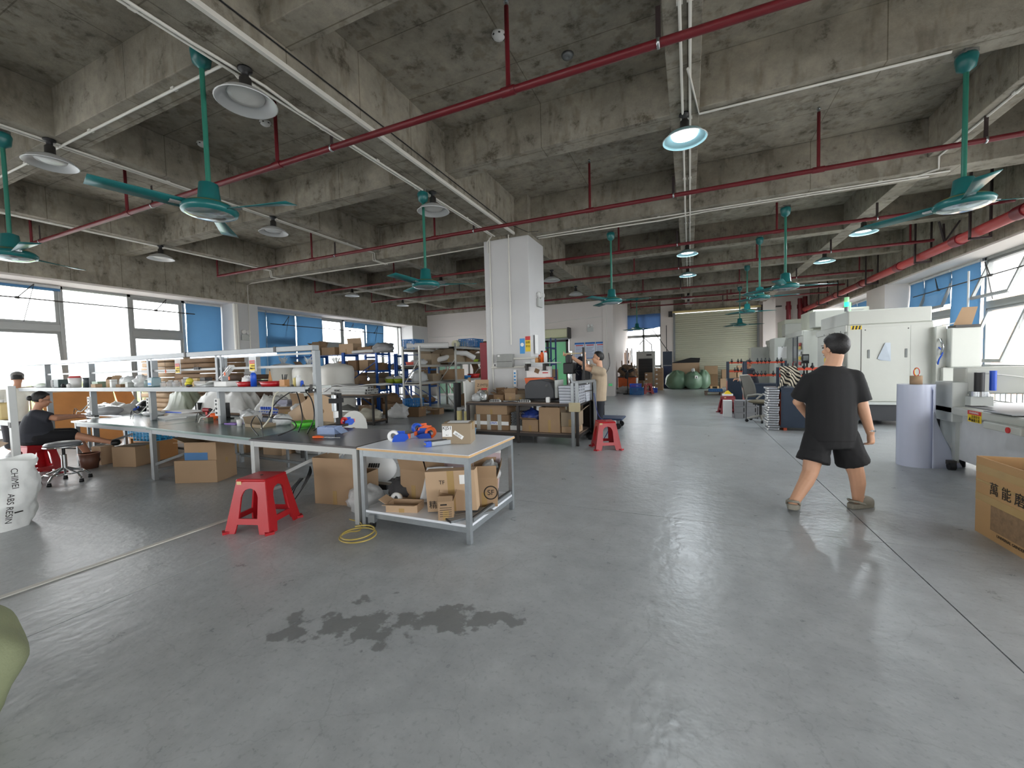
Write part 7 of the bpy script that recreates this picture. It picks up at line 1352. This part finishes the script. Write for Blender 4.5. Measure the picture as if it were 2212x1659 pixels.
for r_ in (.16, .30, .34): MB().tube([(r_*math.cos(2*PI*k/24), -.12, 1.02+r_*math.sin(2*PI*k/24)) for k in range(24)], .006, 5, True).build('guard_ring', 'black', pf)
crate('large blue crate on the floor of the far bay', (-2.2, 19.1, 0), .55, .4, .32, 0); crate('bright blue crate stacked on the large one', (-2.25, 19.1, .325), .45, .36, .17, 0, 'blue bright'); crate('small bright blue crate behind the far red stool', (-1.62, 20.6, 0), .36, .3, .2, 0, 'blue bright')
stool('faded red plastic stool in the far bay by blue crates', (-1.78, 19.8, 0), .3, mat=M('red faded', (176, 66, 62), .4))
ac = T('air_cooler', 'grey evaporative air cooler before the far window', 'air cooler', (-2.2, 23.2, 0)); MB().box(-.48, .48, 0, .5, .12, 2.05).build('body', M('cooler grey', (170, 172, 166), .45), ac, bev=.03); MB().box(-.36, .36, -.012, 0, .45, 1.65).build('grille', 'black', ac); MB().box(.05, .32, -.008, 0, 1.80, 1.88).build('control_strip', 'dark metal', ac); MB().tube([(-.35, .2, 2.05), (-.3, .2, 2.45), (-.05, .2, 2.75), (.3, .2, 2.4), (.32, .2, 2.05)], .03, 10).build('duct_hoop', 'frame white', ac)
for z in range(7): MB().box(-.36, .36, -.018, -.012, .55+.15*z, .565+.15*z).build('louvre', 'dark metal', ac)
for x in (-.4, .4): MB().cyl((x-.03, .1, .06), (x+.03, .1, .06), .06, 12).build('castor', 'black', ac)
dc = T('locker', 'dark blue-grey locker leaning board beside the far window', 'locker', (-1.12, 23.6, 0)); MB().box(-.22, .24, 0, .45, 0, 2.0).build('body', 'navy steel', dc, bev=.01); MB().box(-.18, .2, -.006, 0, .1, 1.2).build('door', M('locker blue', (28, 44, 80), .4), dc); MB().box(-.2, .22, -.008, 0, 1.22, 1.27).build('shelf_edge', 'alu', dc)
tag(MB().cyl((-1.05, 23.5, 2.0), (-1.85, 23.6, 3.2), .02, 8).build('long_stick', 'dark metal', None), 'long stick leaning across the far window', 'stick'); tag(MB().cyl((-1.2, 24.7, 0), (-1.2, 24.72, 3.5), .02, 8).build('conduit_pole', 'dark metal', None), 'thin dark pole on the wall right of the far window', 'pole')
for k, (x, w_) in enumerate(((-1.95, .36), (-1.45, .40))):
    for j in range(4 if k == 0 else 5): carton('brown carton with white label, %s of the %s pile in far bay' % (NTH[j], 'left' if k == 0 else 'right'), (x, 22.2, .23*j), w_, .36, .225, 0, None, 'card', group='labelled cartons in the far bay', sticker=(-.1, .12, .09, .07))
carton('single brown carton between fan and labelled pile', (-2.45, 22.3, 0), .4, .36, .5, 0, None, 'card dark'); 
for k, (x, w_, h_) in enumerate(((-2.75, .5, .42), (-2.72, .45, .38), (-2.75, .42, .34))): carton(['brown carton stack base behind the pedestal fan', 'brown carton stack middle behind the pedestal fan', 'brown carton stack top behind the pedestal fan'][k], (x, 22.3, (0, .425, .81)[k]), w_, .4, h_, 0, None, 'card')
for k in range(6): tag(MB().cyl((-3.2+.08*k, 22.8, 0), (-3.25+.07*k, 23.0, 2.0+.12*(k % 3)), .03, 8).build('timber_pole', ['wood', 'card dark', 'dark metal'][k % 3], None), '%s pole leaning at the left of far window, %s group' % (('pale timber', 'brown', 'dark')[k % 3], ('left', 'right')[k//3]), 'pole', 'leaning poles')
cable('black power cable hanging on the back wall corner', [(-3.25, 18.1, 1.9), (-3.2, 18.05, 1.4), (-3.35, 18.0, 1.05), (-3.6, 18.0, .9)], .012); t = T('cable_coil', 'coil of grey cable hung behind the man', 'cable', (-3.75, 18.05, 1.0)); MB().tube([(.1*math.cos(a*.6), -.02*math.sin(a*.3), .2*math.sin(a*.6)) for a in range(32)], .012, 6).build('coil', 'dark metal', t); MB().box(-.02, .02, 0, .155, .18, .24).build('hook', 'steel', t)
t = T('exit_sign', 'small glowing green exit sign low on the wall corner', 'exit sign', (-3.20, 18.145, .5)); MB().box(-.08, .08, -.01, 0, -.05, .05).build('panel', M('exit green', (70, 180, 110), .4, emit=.3), t); text(t, 'EXIT', .05, (0, -.012, 0), (PI/2, 0, 0), 'paper white')
# ================================================================ people
def loft(mb, secs, n=20):
    """secs: (centre, lateral vector, forward vector, half width, half depth)"""
    rings = []
    for c, s_, f, a, b_ in secs:
        for k in range(n):
            t = 2*PI*k/n; ct, st = math.cos(t), math.sin(t)
            rings.append(Vector(c)+Vector(s_)*a*math.copysign(abs(ct)**.85, ct)+Vector(f)*b_*math.copysign(abs(st)**.85, st))
    N = len(secs); fs = [(i*n+k, i*n+(k+1) % n, (i+1)*n+(k+1) % n, (i+1)*n+k) for i in range(N-1) for k in range(n)]
    fs += [tuple(range(n-1, -1, -1)), tuple(range((N-1)*n, N*n))]; mb.add(rings, fs, True)
def limb(mb, pts, rad, n=12, flat=False):
    P = [Vector(p) for p in pts]; q, r = [], []
    for i in range(len(P)-1):
        for k in range(4): t = k/4; q.append(P[i].lerp(P[i+1], t)); r.append(lerp(rad[i], rad[i+1], t))
    q.append(P[-1]); r.append(rad[-1]); mb.tube(q, r, n)
    for p, s_ in list(zip(P, rad))[:-1 if flat else None]: mb.ball(p, s_*.99, 12, 8)
def hand(mb, w, d, nrm, curl=.6, side=1, sc=1.0):
    """wrist point, pointing direction, palm normal; thumb leaves the side of the palm"""
    w, d = Vector(w), Vector(d).normalized(); nrm = (Vector(nrm)-d*Vector(nrm).dot(d)).normalized(); s_ = d.cross(nrm)*side
    limb(mb, [w, w+d*.045*sc, w+d*.085*sc], [.024*sc, .03*sc, .03*sc]); 
    for k in (-1, 1): limb(mb, [w+d*.03*sc+s_*.014*k*sc, w+d*.085*sc+s_*.022*k*sc], [.018*sc, .015*sc])
    for k, L in enumerate((.062, .072, .068, .054)):
        b_ = w+d*.085*sc+s_*(.030-.020*k)*sc; a = curl
        d1 = (d*math.cos(a)+nrm*math.sin(a)); d2 = (d*math.cos(a*2.1)+nrm*math.sin(a*2.1))
        p1 = b_+d1*L*.5*sc; p2 = p1+d2*L*.5*sc; limb(mb, [b_, p1, p2], [.0095*sc, .009*sc, .0078*sc], 8)
    b_ = w+d*.03*sc+s_*.028*sc; p1 = b_+(d*.55+s_*.8)*.035*sc; p2 = p1+(d*.9+nrm*.5*curl+s_*.1)*.03*sc; limb(mb, [b_, p1, p2], [.012*sc, .0105*sc, .009*sc], 8)
def finish(o, vox, it=3, fac=.5):
    md = o.modifiers.new('r', 'REMESH'); md.mode = 'VOXEL'; md.voxel_size = vox; md.use_smooth_shade = True
    if it: ms = o.modifiers.new('sm', 'SMOOTH'); ms.factor = fac; ms.iterations = it
    return o
UP = Vector((0, 0, 1))
def head(mb, c, f, tilt=0.0, sc=1.0):
    f = Vector(f).normalized(); s_ = f.cross(UP).normalized(); u = (UP*math.cos(tilt)-f*math.sin(tilt)*-1).normalized() if False else UP
    X = Matrix((s_, f, UP)).transposed().to_4x4(); X.translation = c; X = X @ Matrix.Rotation(tilt, 4, 'X') @ Matrix.Diagonal((sc, sc, sc, 1))
    mb.ball((0, -.012, .025), (.076, .096, .092), 20, 14, X); mb.ball((0, .018, -.045), (.058, .068, .072), 16, 12, X); mb.ball((0, .05, -.088), (.03, .028, .024), 12, 8, X)
    mb.add(*(lambda v: (v, [(0, 1, 2), (0, 2, 3), (0, 3, 1), (1, 3, 2)]))([(0, .085, .012), (-.017, .082, -.038), (.017, .082, -.038), (0, .118, -.034)]), True, X); mb.ball((0, .104, -.034), (.014, .015, .012), 10, 6, X)
    for k in (-1, 1): mb.ball((k*.079, -.008, -.012), (.010, .022, .034), 10, 8, X); mb.ball((k*.03, .072, -.03), (.022, .02, .02), 10, 6, X)
    mb.ball((0, .078, -.066), (.024, .012, .012), 10, 6, X)
    return X
def face_bits(parent, X):
    for k in (-1, 1):
        e = MB().ball((k*.031, .0835, .006), (.012, .006, .006), 10, 6, X).build('eye', M('eye dark', (40, 30, 28), .3), parent); MB().cbox((0, 0, 0), (.001, .001, .001)) 
        MB().box(k*.031-.016, k*.031+.016, .082, .0875, .022, .027, X).build('eyebrow', 'hair', parent)
    MB().box(-.02, .02, .086, .0915, -.067, -.062, X).build('mouth', M('lips', (150, 84, 76), .5), parent)
def hair_cap(parent, X, fringe=.32, nape=-.55, scale=1.07, bun=None, mat='hair'):
    mb = MB()
    def fn(d):
        q = max(0, min(1, (d.y+.30)/1.2)); lim = lerp(nape, .60, q*q*(3-2*q))
        n_ = 1+.03*noise.noise(d*7)
        return n_ if d.z > lim else (.86 if d.z > lim-.2 else .6)
    mb.ball((0, -.014, .03), (.083*scale/1.07, .104*scale/1.07, .098*scale/1.07), 30, 20, X, fn)
    if bun: mb.ball(bun, (.042, .042, .04), 14, 10, X)
    return mb.build('hair', mat, parent)
# ---------------------------------------------------------------- man in black walking away
J = lambda px, py, Y: AY(px, py, Y)
def clog(parent, ankle, d, mat, lift=0.0, tilt=0.0):
    d = Vector(d).normalized(); s_ = d.cross(UP); X = Matrix((s_, d, UP)).transposed().to_4x4(); X.translation = (ankle.x, ankle.y, lift); X = X @ Matrix.Rotation(tilt, 4, 'X')
    mb = MB(); loft(mb, [(X @ Vector((0, y, 0)), X.to_3x3() @ Vector((1, 0, 0)), X.to_3x3() @ Vector((0, 0, 1)), w_, .001) for y, w_ in ((-.09, .02),)]*1+[]) if False else None
    out = [(-.10, .026), (-.06, .042), (0, .044), (.07, .052), (.13, .05), (.165, .03)]
    sole = MB(); n = len(out); V = [(-w_, y, 0) for y, w_ in out]+[(w_, y, 0) for y, w_ in out[::-1]]; m_ = len(V); V2 = [(x*1.12, y, .05) for x, y, z in V]
    sole.add(V+V2, [tuple(range(m_))[::-1], tuple(range(m_, 2*m_))]+[(k, (k+1) % m_, m_+(k+1) % m_, m_+k) for k in range(m_)], False, X); so = sole.build('shoe', mat, parent, bev=.008)
    MB().ball((0, .08, .05), (.06, .10, .058), 18, 10, X).build('upper', mat, so); MB().tube([X @ Vector(p) for p in ((-.05, .02, .045), (-.045, -.06, .075), (0, -.105, .08), (.045, -.06, .075), (.05, .02, .045))], .011, 8).build('heel_strap', mat, so)
    return so
man = T('person', 'person in black t-shirt and shorts walking away in grey clogs', 'person', (1.2, 4.7, 0))
def local(o, root):                      # parts are built in world coordinates; bring them under the person's base point
    o.parent = root; o.matrix_parent_inverse = Matrix.Translation(-Vector(root.location)); return o
Yt = 4.72; fm = Vector((-.35, .94, 0)).normalized(); sm = fm.cross(UP)
hp, nk = J(1794, 938, Yt), J(1796, 790, Yt); hc = J(1803, 752, Yt)
sh_l, sh_r = J(1748, 823, Yt-.02), J(1845, 816, Yt+.02); el_l, wr_l = J(1724, 868, Yt+.06), J(1750, 905, Yt+.22); el_r, wr_r = J(1863, 880, Yt+.02), J(1880, 934, Yt+.05)
hl, hr = J(1767, 945, Yt-.02), J(1824, 945, Yt+.03); kn_l, an_l = J(1750, 1020, 4.62), J(1713, 1088, 4.50); kn_r, an_r = J(1850, 1024, 4.80), J(1853, 1082, 4.86)
b = MB(); XH = head(b, hc, fm+Vector((-.3, 0, 0)), .0, 1.05)
limb(b, [hc-UP*.06-fm*.02, nk-UP*.03], [.062, .07]); limb(b, [sh_l, el_l, wr_l], [.062, .047, .032]); limb(b, [sh_r, el_r, wr_r], [.062, .05, .034])
hand(b, wr_r, J(1882, 960, Yt+.05)-wr_r, Vector((-.8, .3, 0)), .75, 1); hand(b, wr_l, Vector((.5, .6, .1)), Vector((0, 0, -1)), .7, -1)
loft(b, [(hp-UP*.10, sm, fm, .15, .11), (hp, sm, fm, .165, .12), (hp.lerp(nk, .5), sm, fm, .15, .11), (hp.lerp(nk, .85), sm, fm, .17, .10), (nk, sm, fm, .08, .07)])
for h_, k_, a_ in ((hl, kn_l, an_l), (hr, kn_r, an_r)): limb(b, [h_, k_, k_.lerp(a_, .3)-fm*.012, a_], [.098, .066, .062, .042])
for a_, d_ in ((an_l, Vector((.25, 1, 0))), (an_r, Vector((.8, .6, 0)))): limb(b, [a_, Vector((a_.x, a_.y, .085))-d_.normalized()*.015, Vector((a_.x, a_.y, .08))+d_.normalized()*.07], [.042, .036, .03])
local(finish(b.build('body', 'skin', None), .008, 2), man)
s1 = MB(); M('black cotton', (22, 22, 24), .85, var=.2, scale=5, bump=.15, bscale=6)
loft(s1, [(hp-UP*.06, sm, fm, .205, .155), (hp+UP*.04, sm, fm, .205, .16), (hp.lerp(nk, .45), sm, fm, .20, .155), (hp.lerp(nk, .72), sm, fm, .21, .145), (hp.lerp(nk, .88), sm, fm, .20, .12), (nk-UP*.03, sm, fm, .13, .085), (nk+UP*.005, sm, fm, .075, .07)])
limb(s1, [nk-UP*.075, sh_l, sh_l.lerp(el_l, .85)], [.075, .078, .088], flat=True); limb(s1, [nk-UP*.075, sh_r, sh_r.lerp(el_r, .80)], [.075, .08, .088], flat=True)
local(finish(s1.build('t_shirt', 'black cotton', None), .012, 6), man)
s2 = MB(); loft(s2, [(hp-UP*.12, sm, fm, .19, .15), (hp-UP*.02, sm, fm, .20, .155), (hp+UP*.06, sm, fm, .19, .15)])
for h_, k_ in ((hl, kn_l), (hr, kn_r)): limb(s2, [h_+UP*.02, h_.lerp(k_, .4), h_.lerp(k_, .70)], [.115, .125, .14], flat=True)
local(finish(s2.build('shorts', 'black cotton', None), .012, 4), man)
hh = hair_cap(None, XH, nape=-.92, scale=1.14); local(hh, man)
_t = T('tmp', None, None); face_bits(_t, XH)
for o in list(_t.children): local(o, man)
bpy.data.objects.remove(_t)
M('clog grey', (140, 136, 124), .6)
def clog_for(root, *a, **k):
    e = T('tmp', None, None); so = clog(e, *a, **k); so.parent = None; local(so, root); bpy.data.objects.remove(e); return so
clog_for(man, an_l, (.25, 1, 0), 'clog grey', .035, -.22); clog_for(man, an_r, (.8, .6, 0), 'clog grey', 0.0)
local(MB().cyl(wr_r+Vector((-.0, 0, .012)), wr_r+Vector((.002, 0, .028)), .039, 14).build('bracelet', 'steel', None), man)
# ---------------------------------------------------------------- man in beige shirt working overhead
m2 = T('person', 'person in beige shirt and dark trousers raising both arms beside the bench', 'person', (-1.68, 7.85, 0))
Yb = 7.85; fb = Vector((-.93, -.36, 0)).normalized(); sb = fb.cross(UP)      # faces picture-left
off = Vector((-.399, .916, 0))
hp, nk, hc = J(1291, 862, Yb), J(1296, 797, Yb), J(1291, 773, Yb)
b = MB(); XH = head(b, hc, fb, .12)
sh = nk-UP*.05; n_s, f_s = sh-off*.17-fb*.0, sh+off*.17
el_n, wr_n = J(1261, 795, Yb-.2), J(1263, 772, Yb-.2); el_f, wr_f = J(1254, 784, Yb+.1), J(1228, 767, Yb+.05)
limb(b, [hc-UP*.06-fb*.025, nk-UP*.03], [.055, .06]); limb(b, [n_s, el_n, wr_n], [.055, .043, .03]); limb(b, [f_s, el_f, wr_f], [.055, .043, .03])
hand(b, wr_n, Vector((-.15, 0, 1)), fb, 1.1, 1); hand(b, wr_f, fb+UP*.1, UP, .9, -1)
loft(b, [(hp-UP*.05, off, fb, .15, .10), (hp.lerp(nk, .5), off, fb, .14, .10), (hp.lerp(nk, .85), off, fb, .16, .09), (nk, off, fb, .07, .06)])
an = []
for k in (-1, 1):
    h_ = hp+off*.09*k-UP*.04; k_ = J(1291, 905, Yb)+off*.09*k; a_ = Vector((k_.x+.02, k_.y, .09)); a_ = J(1287, 944, Yb)+off*.10*k; limb(b, [h_, k_, a_], [.08, .055, .038]); limb(b, [a_, a_-UP*.05+fb*.05, Vector((a_.x, a_.y, .035))+fb*.14], [.038, .035, .026]); an.append(a_)
local(finish(b.build('body', 'skin', None), .009, 2), m2)
s1 = MB(); M('beige cotton', (178, 160, 136), .85, var=.1, scale=6, bump=.25, bscale=9)
loft(s1, [(hp-UP*.03, off, fb, .20, .155), (hp+UP*.08, off, fb, .20, .16), (hp.lerp(nk, .5), off, fb, .195, .15), (hp.lerp(nk, .82), off, fb, .20, .13), (nk-UP*.02, off, fb, .12, .085), (nk+UP*.03, off, fb, .068, .066)])
limb(s1, [nk-UP*.06, n_s, n_s.lerp(el_n, .55)], [.08, .085, .085], flat=True); limb(s1, [nk-UP*.06, f_s, f_s.lerp(el_f, .5)], [.08, .085, .085], flat=True); local(finish(s1.build('shirt', 'beige cotton', None), .012, 4), m2)
s2 = MB(); loft(s2, [(hp-UP*.12, off, fb, .165, .125), (hp+UP*.04, off, fb, .165, .13)])
for k, a_ in zip((-1, 1), an): limb(s2, [hp+off*.09*k-UP*.06, J(1291, 905, Yb)+off*.09*k, a_.lerp(hp, .18)], [.10, .085, .078])
local(finish(s2.build('trousers', M('trouser navy', (26, 30, 38), .85), None), .012, 3), m2)
local(hair_cap(None, XH, nape=-.8, scale=1.12), m2); _t = T('tmp', None, None); face_bits(_t, XH)
for o in list(_t.children): local(o, m2)
bpy.data.objects.remove(_t)
for a_ in an: clog_for(m2, Vector((a_.x, a_.y, 0)), fb, 'black')
tag(MB().cyl(wr_f+fb*.10+UP*.03, wr_n+UP*.08+fb*-.02, .012, 10).build('pale_rod', M('rod pale', (206, 190, 150), .5), None), 'pale rod held up by the person in beige', 'rod')
# ---------------------------------------------------------------- seated woman in dark clothes
w1 = T('person', 'person in dark t-shirt seated on red stool working at green bench', 'person', (-8.95, 2.75, 0))
fw_ = Vector((.30, .95, 0)).normalized(); off = Vector((-.95, .30, 0)).normalized(); Yw = 2.80
hp = Vector((-8.97, 2.72, .56)); nk = J(77, 887, 2.79); hc = J(90, 863, 2.85)
b = MB(); XH = head(b, hc, fw_, -.2)
sh = nk-UP*.05; n_s, f_s = sh-off*.15, sh+off*.15; el_n, wr_n = Vector((-8.86, 2.90, .83)), Vector((-9.02, 3.17, .82)); el_f, wr_f = Vector((-9.32, 2.98, .83)), Vector((-9.22, 3.24, .82))
limb(b, [hc-UP*.06-fw_*.02, nk-UP*.03], [.05, .055]); limb(b, [n_s, el_n, wr_n], [.052, .042, .028]); limb(b, [f_s, el_f, wr_f], [.052, .042, .028]); hand(b, wr_n, fw_-UP*.1, -UP, .5, -1); hand(b, wr_f, fw_-UP*.1, -UP, .5, 1)
loft(b, [(hp-UP*.06, off, fw_, .17, .13), (hp.lerp(nk, .5), off, fw_, .15, .12), (hp.lerp(nk, .85), off, fw_, .15, .09), (nk, off, fw_, .06, .055)])
kn_n, an_n = Vector((-8.80, 3.07, .54)), Vector((-8.48, 3.32, .42)); kn_f, an_f = Vector((-9.02, 3.14, .56)), Vector((-8.98, 3.3, .13))
for k, (k_, a_) in zip((-1, 1), ((kn_n, an_n), (kn_f, an_f))): limb(b, [hp+off*.09*k, k_, k_.lerp(a_, .35), a_], [.095, .065, .058, .036]); limb(b, [a_, a_+Vector((.05, .06, -.03)), a_+Vector((.10, .12, -.03))], [.036, .034, .025])
local(finish(b.build('body', 'skin warm', None), .009, 2), w1)
s1 = MB(); M('dark cotton', (46, 48, 56), .85, var=.1, scale=6, bump=.2, bscale=8)
loft(s1, [(hp-UP*.05, off, fw_, .20, .185), (hp+UP*.08, off, fw_, .195, .18), (hp.lerp(nk, .5), off, fw_, .19, .165), (hp.lerp(nk, .82), off, fw_, .18, .12), (nk-UP*.03, off, fw_, .11, .08), (nk+UP*.01, off, fw_, .062, .06)])
limb(s1, [nk-UP*.06, n_s, n_s.lerp(el_n, .75)], [.075, .075, .075], flat=True); limb(s1, [nk-UP*.06, f_s, f_s.lerp(el_f, .75)], [.075, .075, .075], flat=True); local(finish(s1.build('t_shirt', 'dark cotton', None), .012, 4), w1)
s2 = MB(); loft(s2, [(hp-UP*.09, off, fw_, .20, .17), (hp+UP*.03, off, fw_, .19, .17)])
for k, k_ in zip((-1, 1), (kn_n, kn_f)): limb(s2, [hp+off*.09*k, hp.lerp(k_, .5)+off*.05*k, hp.lerp(k_, .92)], [.12, .105, .09])
local(finish(s2.build('trousers', M('trouser black', (24, 24, 28), .85), None), .012, 3), w1)
for a_ in (an_n, an_f): sh_ = MB().ball(a_+Vector((.07, .08, -.03)), (.065, .065, .05), 12, 8).build('shoe', 'black', None); sh_.rotation_euler = (0, 0, 0); local(sh_, w1)
local(hair_cap(None, XH, nape=-.8, scale=1.10, bun=(0, -.118, .005)), w1); _t = T('tmp', None, None); face_bits(_t, XH)
gl = MB().tube([XH @ Vector(p) for p in ((.08, 0, .008), (.06, .085, .008), (-.06, .085, .008), (-.08, 0, .008))], .0025, 6).build('glasses', 'steel', _t)
for o in list(_t.children): local(o, w1)
bpy.data.objects.remove(_t)
# ---------------------------------------------------------------- person in white at the window
w2_ = T('person', 'person in white shirt and cap facing the bright window', 'person', (-12.25, 3.45, 0))
Yq = 3.45; f2 = Vector((-.9, .42, 0)).normalized(); off = f2.cross(UP)
hp, nk, hc = J(30, 905, Yq), J(36, 838, Yq), J(38, 817, Yq)
b = MB(); XH = head(b, hc, f2, -.1); limb(b, [hc-UP*.06, nk-UP*.03], [.05, .055]); sh = nk-UP*.05
pts = []
for k in (-1, 1):
    s0 = sh+off*.16*k; e0 = s0+off*.13*k-UP*.24; w0 = e0+f2*.2-off*.06*k-UP*.02; limb(b, [s0, e0, w0], [.05, .042, .03]); hand(b, w0, f2, -UP, .6, k); pts.append((s0, e0))
loft(b, [(hp-UP*.05, off, f2, .15, .11), (hp.lerp(nk, .5), off, f2, .13, .1), (hp.lerp(nk, .85), off, f2, .15, .09), (nk, off, f2, .06, .055)])
gz = hp.z
for k in (-1, 1): limb(b, [hp+off*.085*k, Vector((hp.x, hp.y, gz*.52))+off*.085*k, Vector((hp.x, hp.y, .08))+off*.085*k], [.085, .058, .038]); limb(b, [Vector((hp.x, hp.y, .08))+off*.085*k, Vector((hp.x, hp.y, .035))+off*.085*k+f2*.14], [.038, .026])
local(finish(b.build('body', 'skin warm', None), .011, 2), w2_)
s1 = MB(); loft(s1, [(hp-UP*.05, off, f2, .19, .15), (hp.lerp(nk, .5), off, f2, .175, .14), (hp.lerp(nk, .82), off, f2, .18, .12), (nk-UP*.02, off, f2, .1, .08), (nk+UP*.01, off, f2, .062, .06)])
for s0, e0 in pts: limb(s1, [nk-UP*.06, s0, s0.lerp(e0, .8)], [.07, .075, .075])
local(finish(s1.build('shirt', M('white cotton', (226, 222, 210), .85, bump=.15, bscale=8), None), .013, 3), w2_)
s2 = MB(); loft(s2, [(hp-UP*.12, off, f2, .17, .13), (hp+UP*.02, off, f2, .17, .13)])
for k in (-1, 1): limb(s2, [hp+off*.085*k, Vector((hp.x, hp.y, gz*.52))+off*.085*k, Vector((hp.x, hp.y, .12))+off*.085*k], [.10, .08, .065])
local(finish(s2.build('trousers', M('trouser grey', (70, 68, 72), .85), None), .013, 3), w2_)
local(hair_cap(None, XH, nape=-.6, scale=1.12), w2_); cp = MB().ball((0, -.012, .055), (.09, .108, .075), 20, 12, XH).box(-.06, .06, .07, .15, .045, .055, XH).build('cap', M('cap grey', (120, 118, 116), .85), None); local(cp, w2_)
# ---------------------------------------------------------------- person half hidden behind the tool carts
w3_ = T('person', 'person with dark hair mostly hidden behind the navy tool carts', 'person', (1.63, 13.7, 0))
Yq = 13.7; f3 = Vector((-.95, -.3, 0)).normalized(); off = f3.cross(UP); hc = J(1617, 787, Yq); nk = hc-UP*.13-f3*.03; hp = nk-UP*.55+Vector((.12, 0, 0))
b = MB(); XH = head(b, hc, f3, -.3); limb(b, [hc-UP*.06, nk-UP*.03], [.05, .055])
for k in (-1, 1):
    s0 = nk-UP*.05+off*.15*k; e0 = s0-UP*.26+f3*.05; w0 = e0+f3*.22; limb(b, [s0, e0, w0], [.05, .042, .03]); hand(b, w0, f3, -UP, .6, k)
    g0 = hp+off*.085*k; limb(b, [g0, Vector((g0.x, g0.y, .42)), Vector((g0.x, g0.y, .08))], [.085, .058, .038]); limb(b, [Vector((g0.x, g0.y, .08)), Vector((g0.x, g0.y, .035))+f3*.14], [.038, .026])
loft(b, [(hp-UP*.05, off, f3, .15, .11), (hp.lerp(nk, .5), off, f3, .13, .1), (hp.lerp(nk, .85), off, f3, .15, .09), (nk, off, f3, .06, .055)]); local(finish(b.build('body', 'skin warm', None), .012, 2), w3_)
s1 = MB(); loft(s1, [(hp-UP*.08, off, f3, .18, .14), (hp.lerp(nk, .5), off, f3, .17, .14), (hp.lerp(nk, .82), off, f3, .18, .12), (nk+UP*.01, off, f3, .062, .06)])
for k in (-1, 1): s0 = nk-UP*.05+off*.15*k; limb(s1, [nk-UP*.06, s0, s0-UP*.2+f3*.04], [.07, .075, .07]); g0 = hp+off*.085*k; limb(s1, [g0, Vector((g0.x, g0.y, .42)), Vector((g0.x, g0.y, .12))], [.10, .08, .065])
local(finish(s1.build('overall', 'dark cotton', None), .013, 3), w3_); local(hair_cap(None, XH, nape=-.45, scale=1.1), w3_)
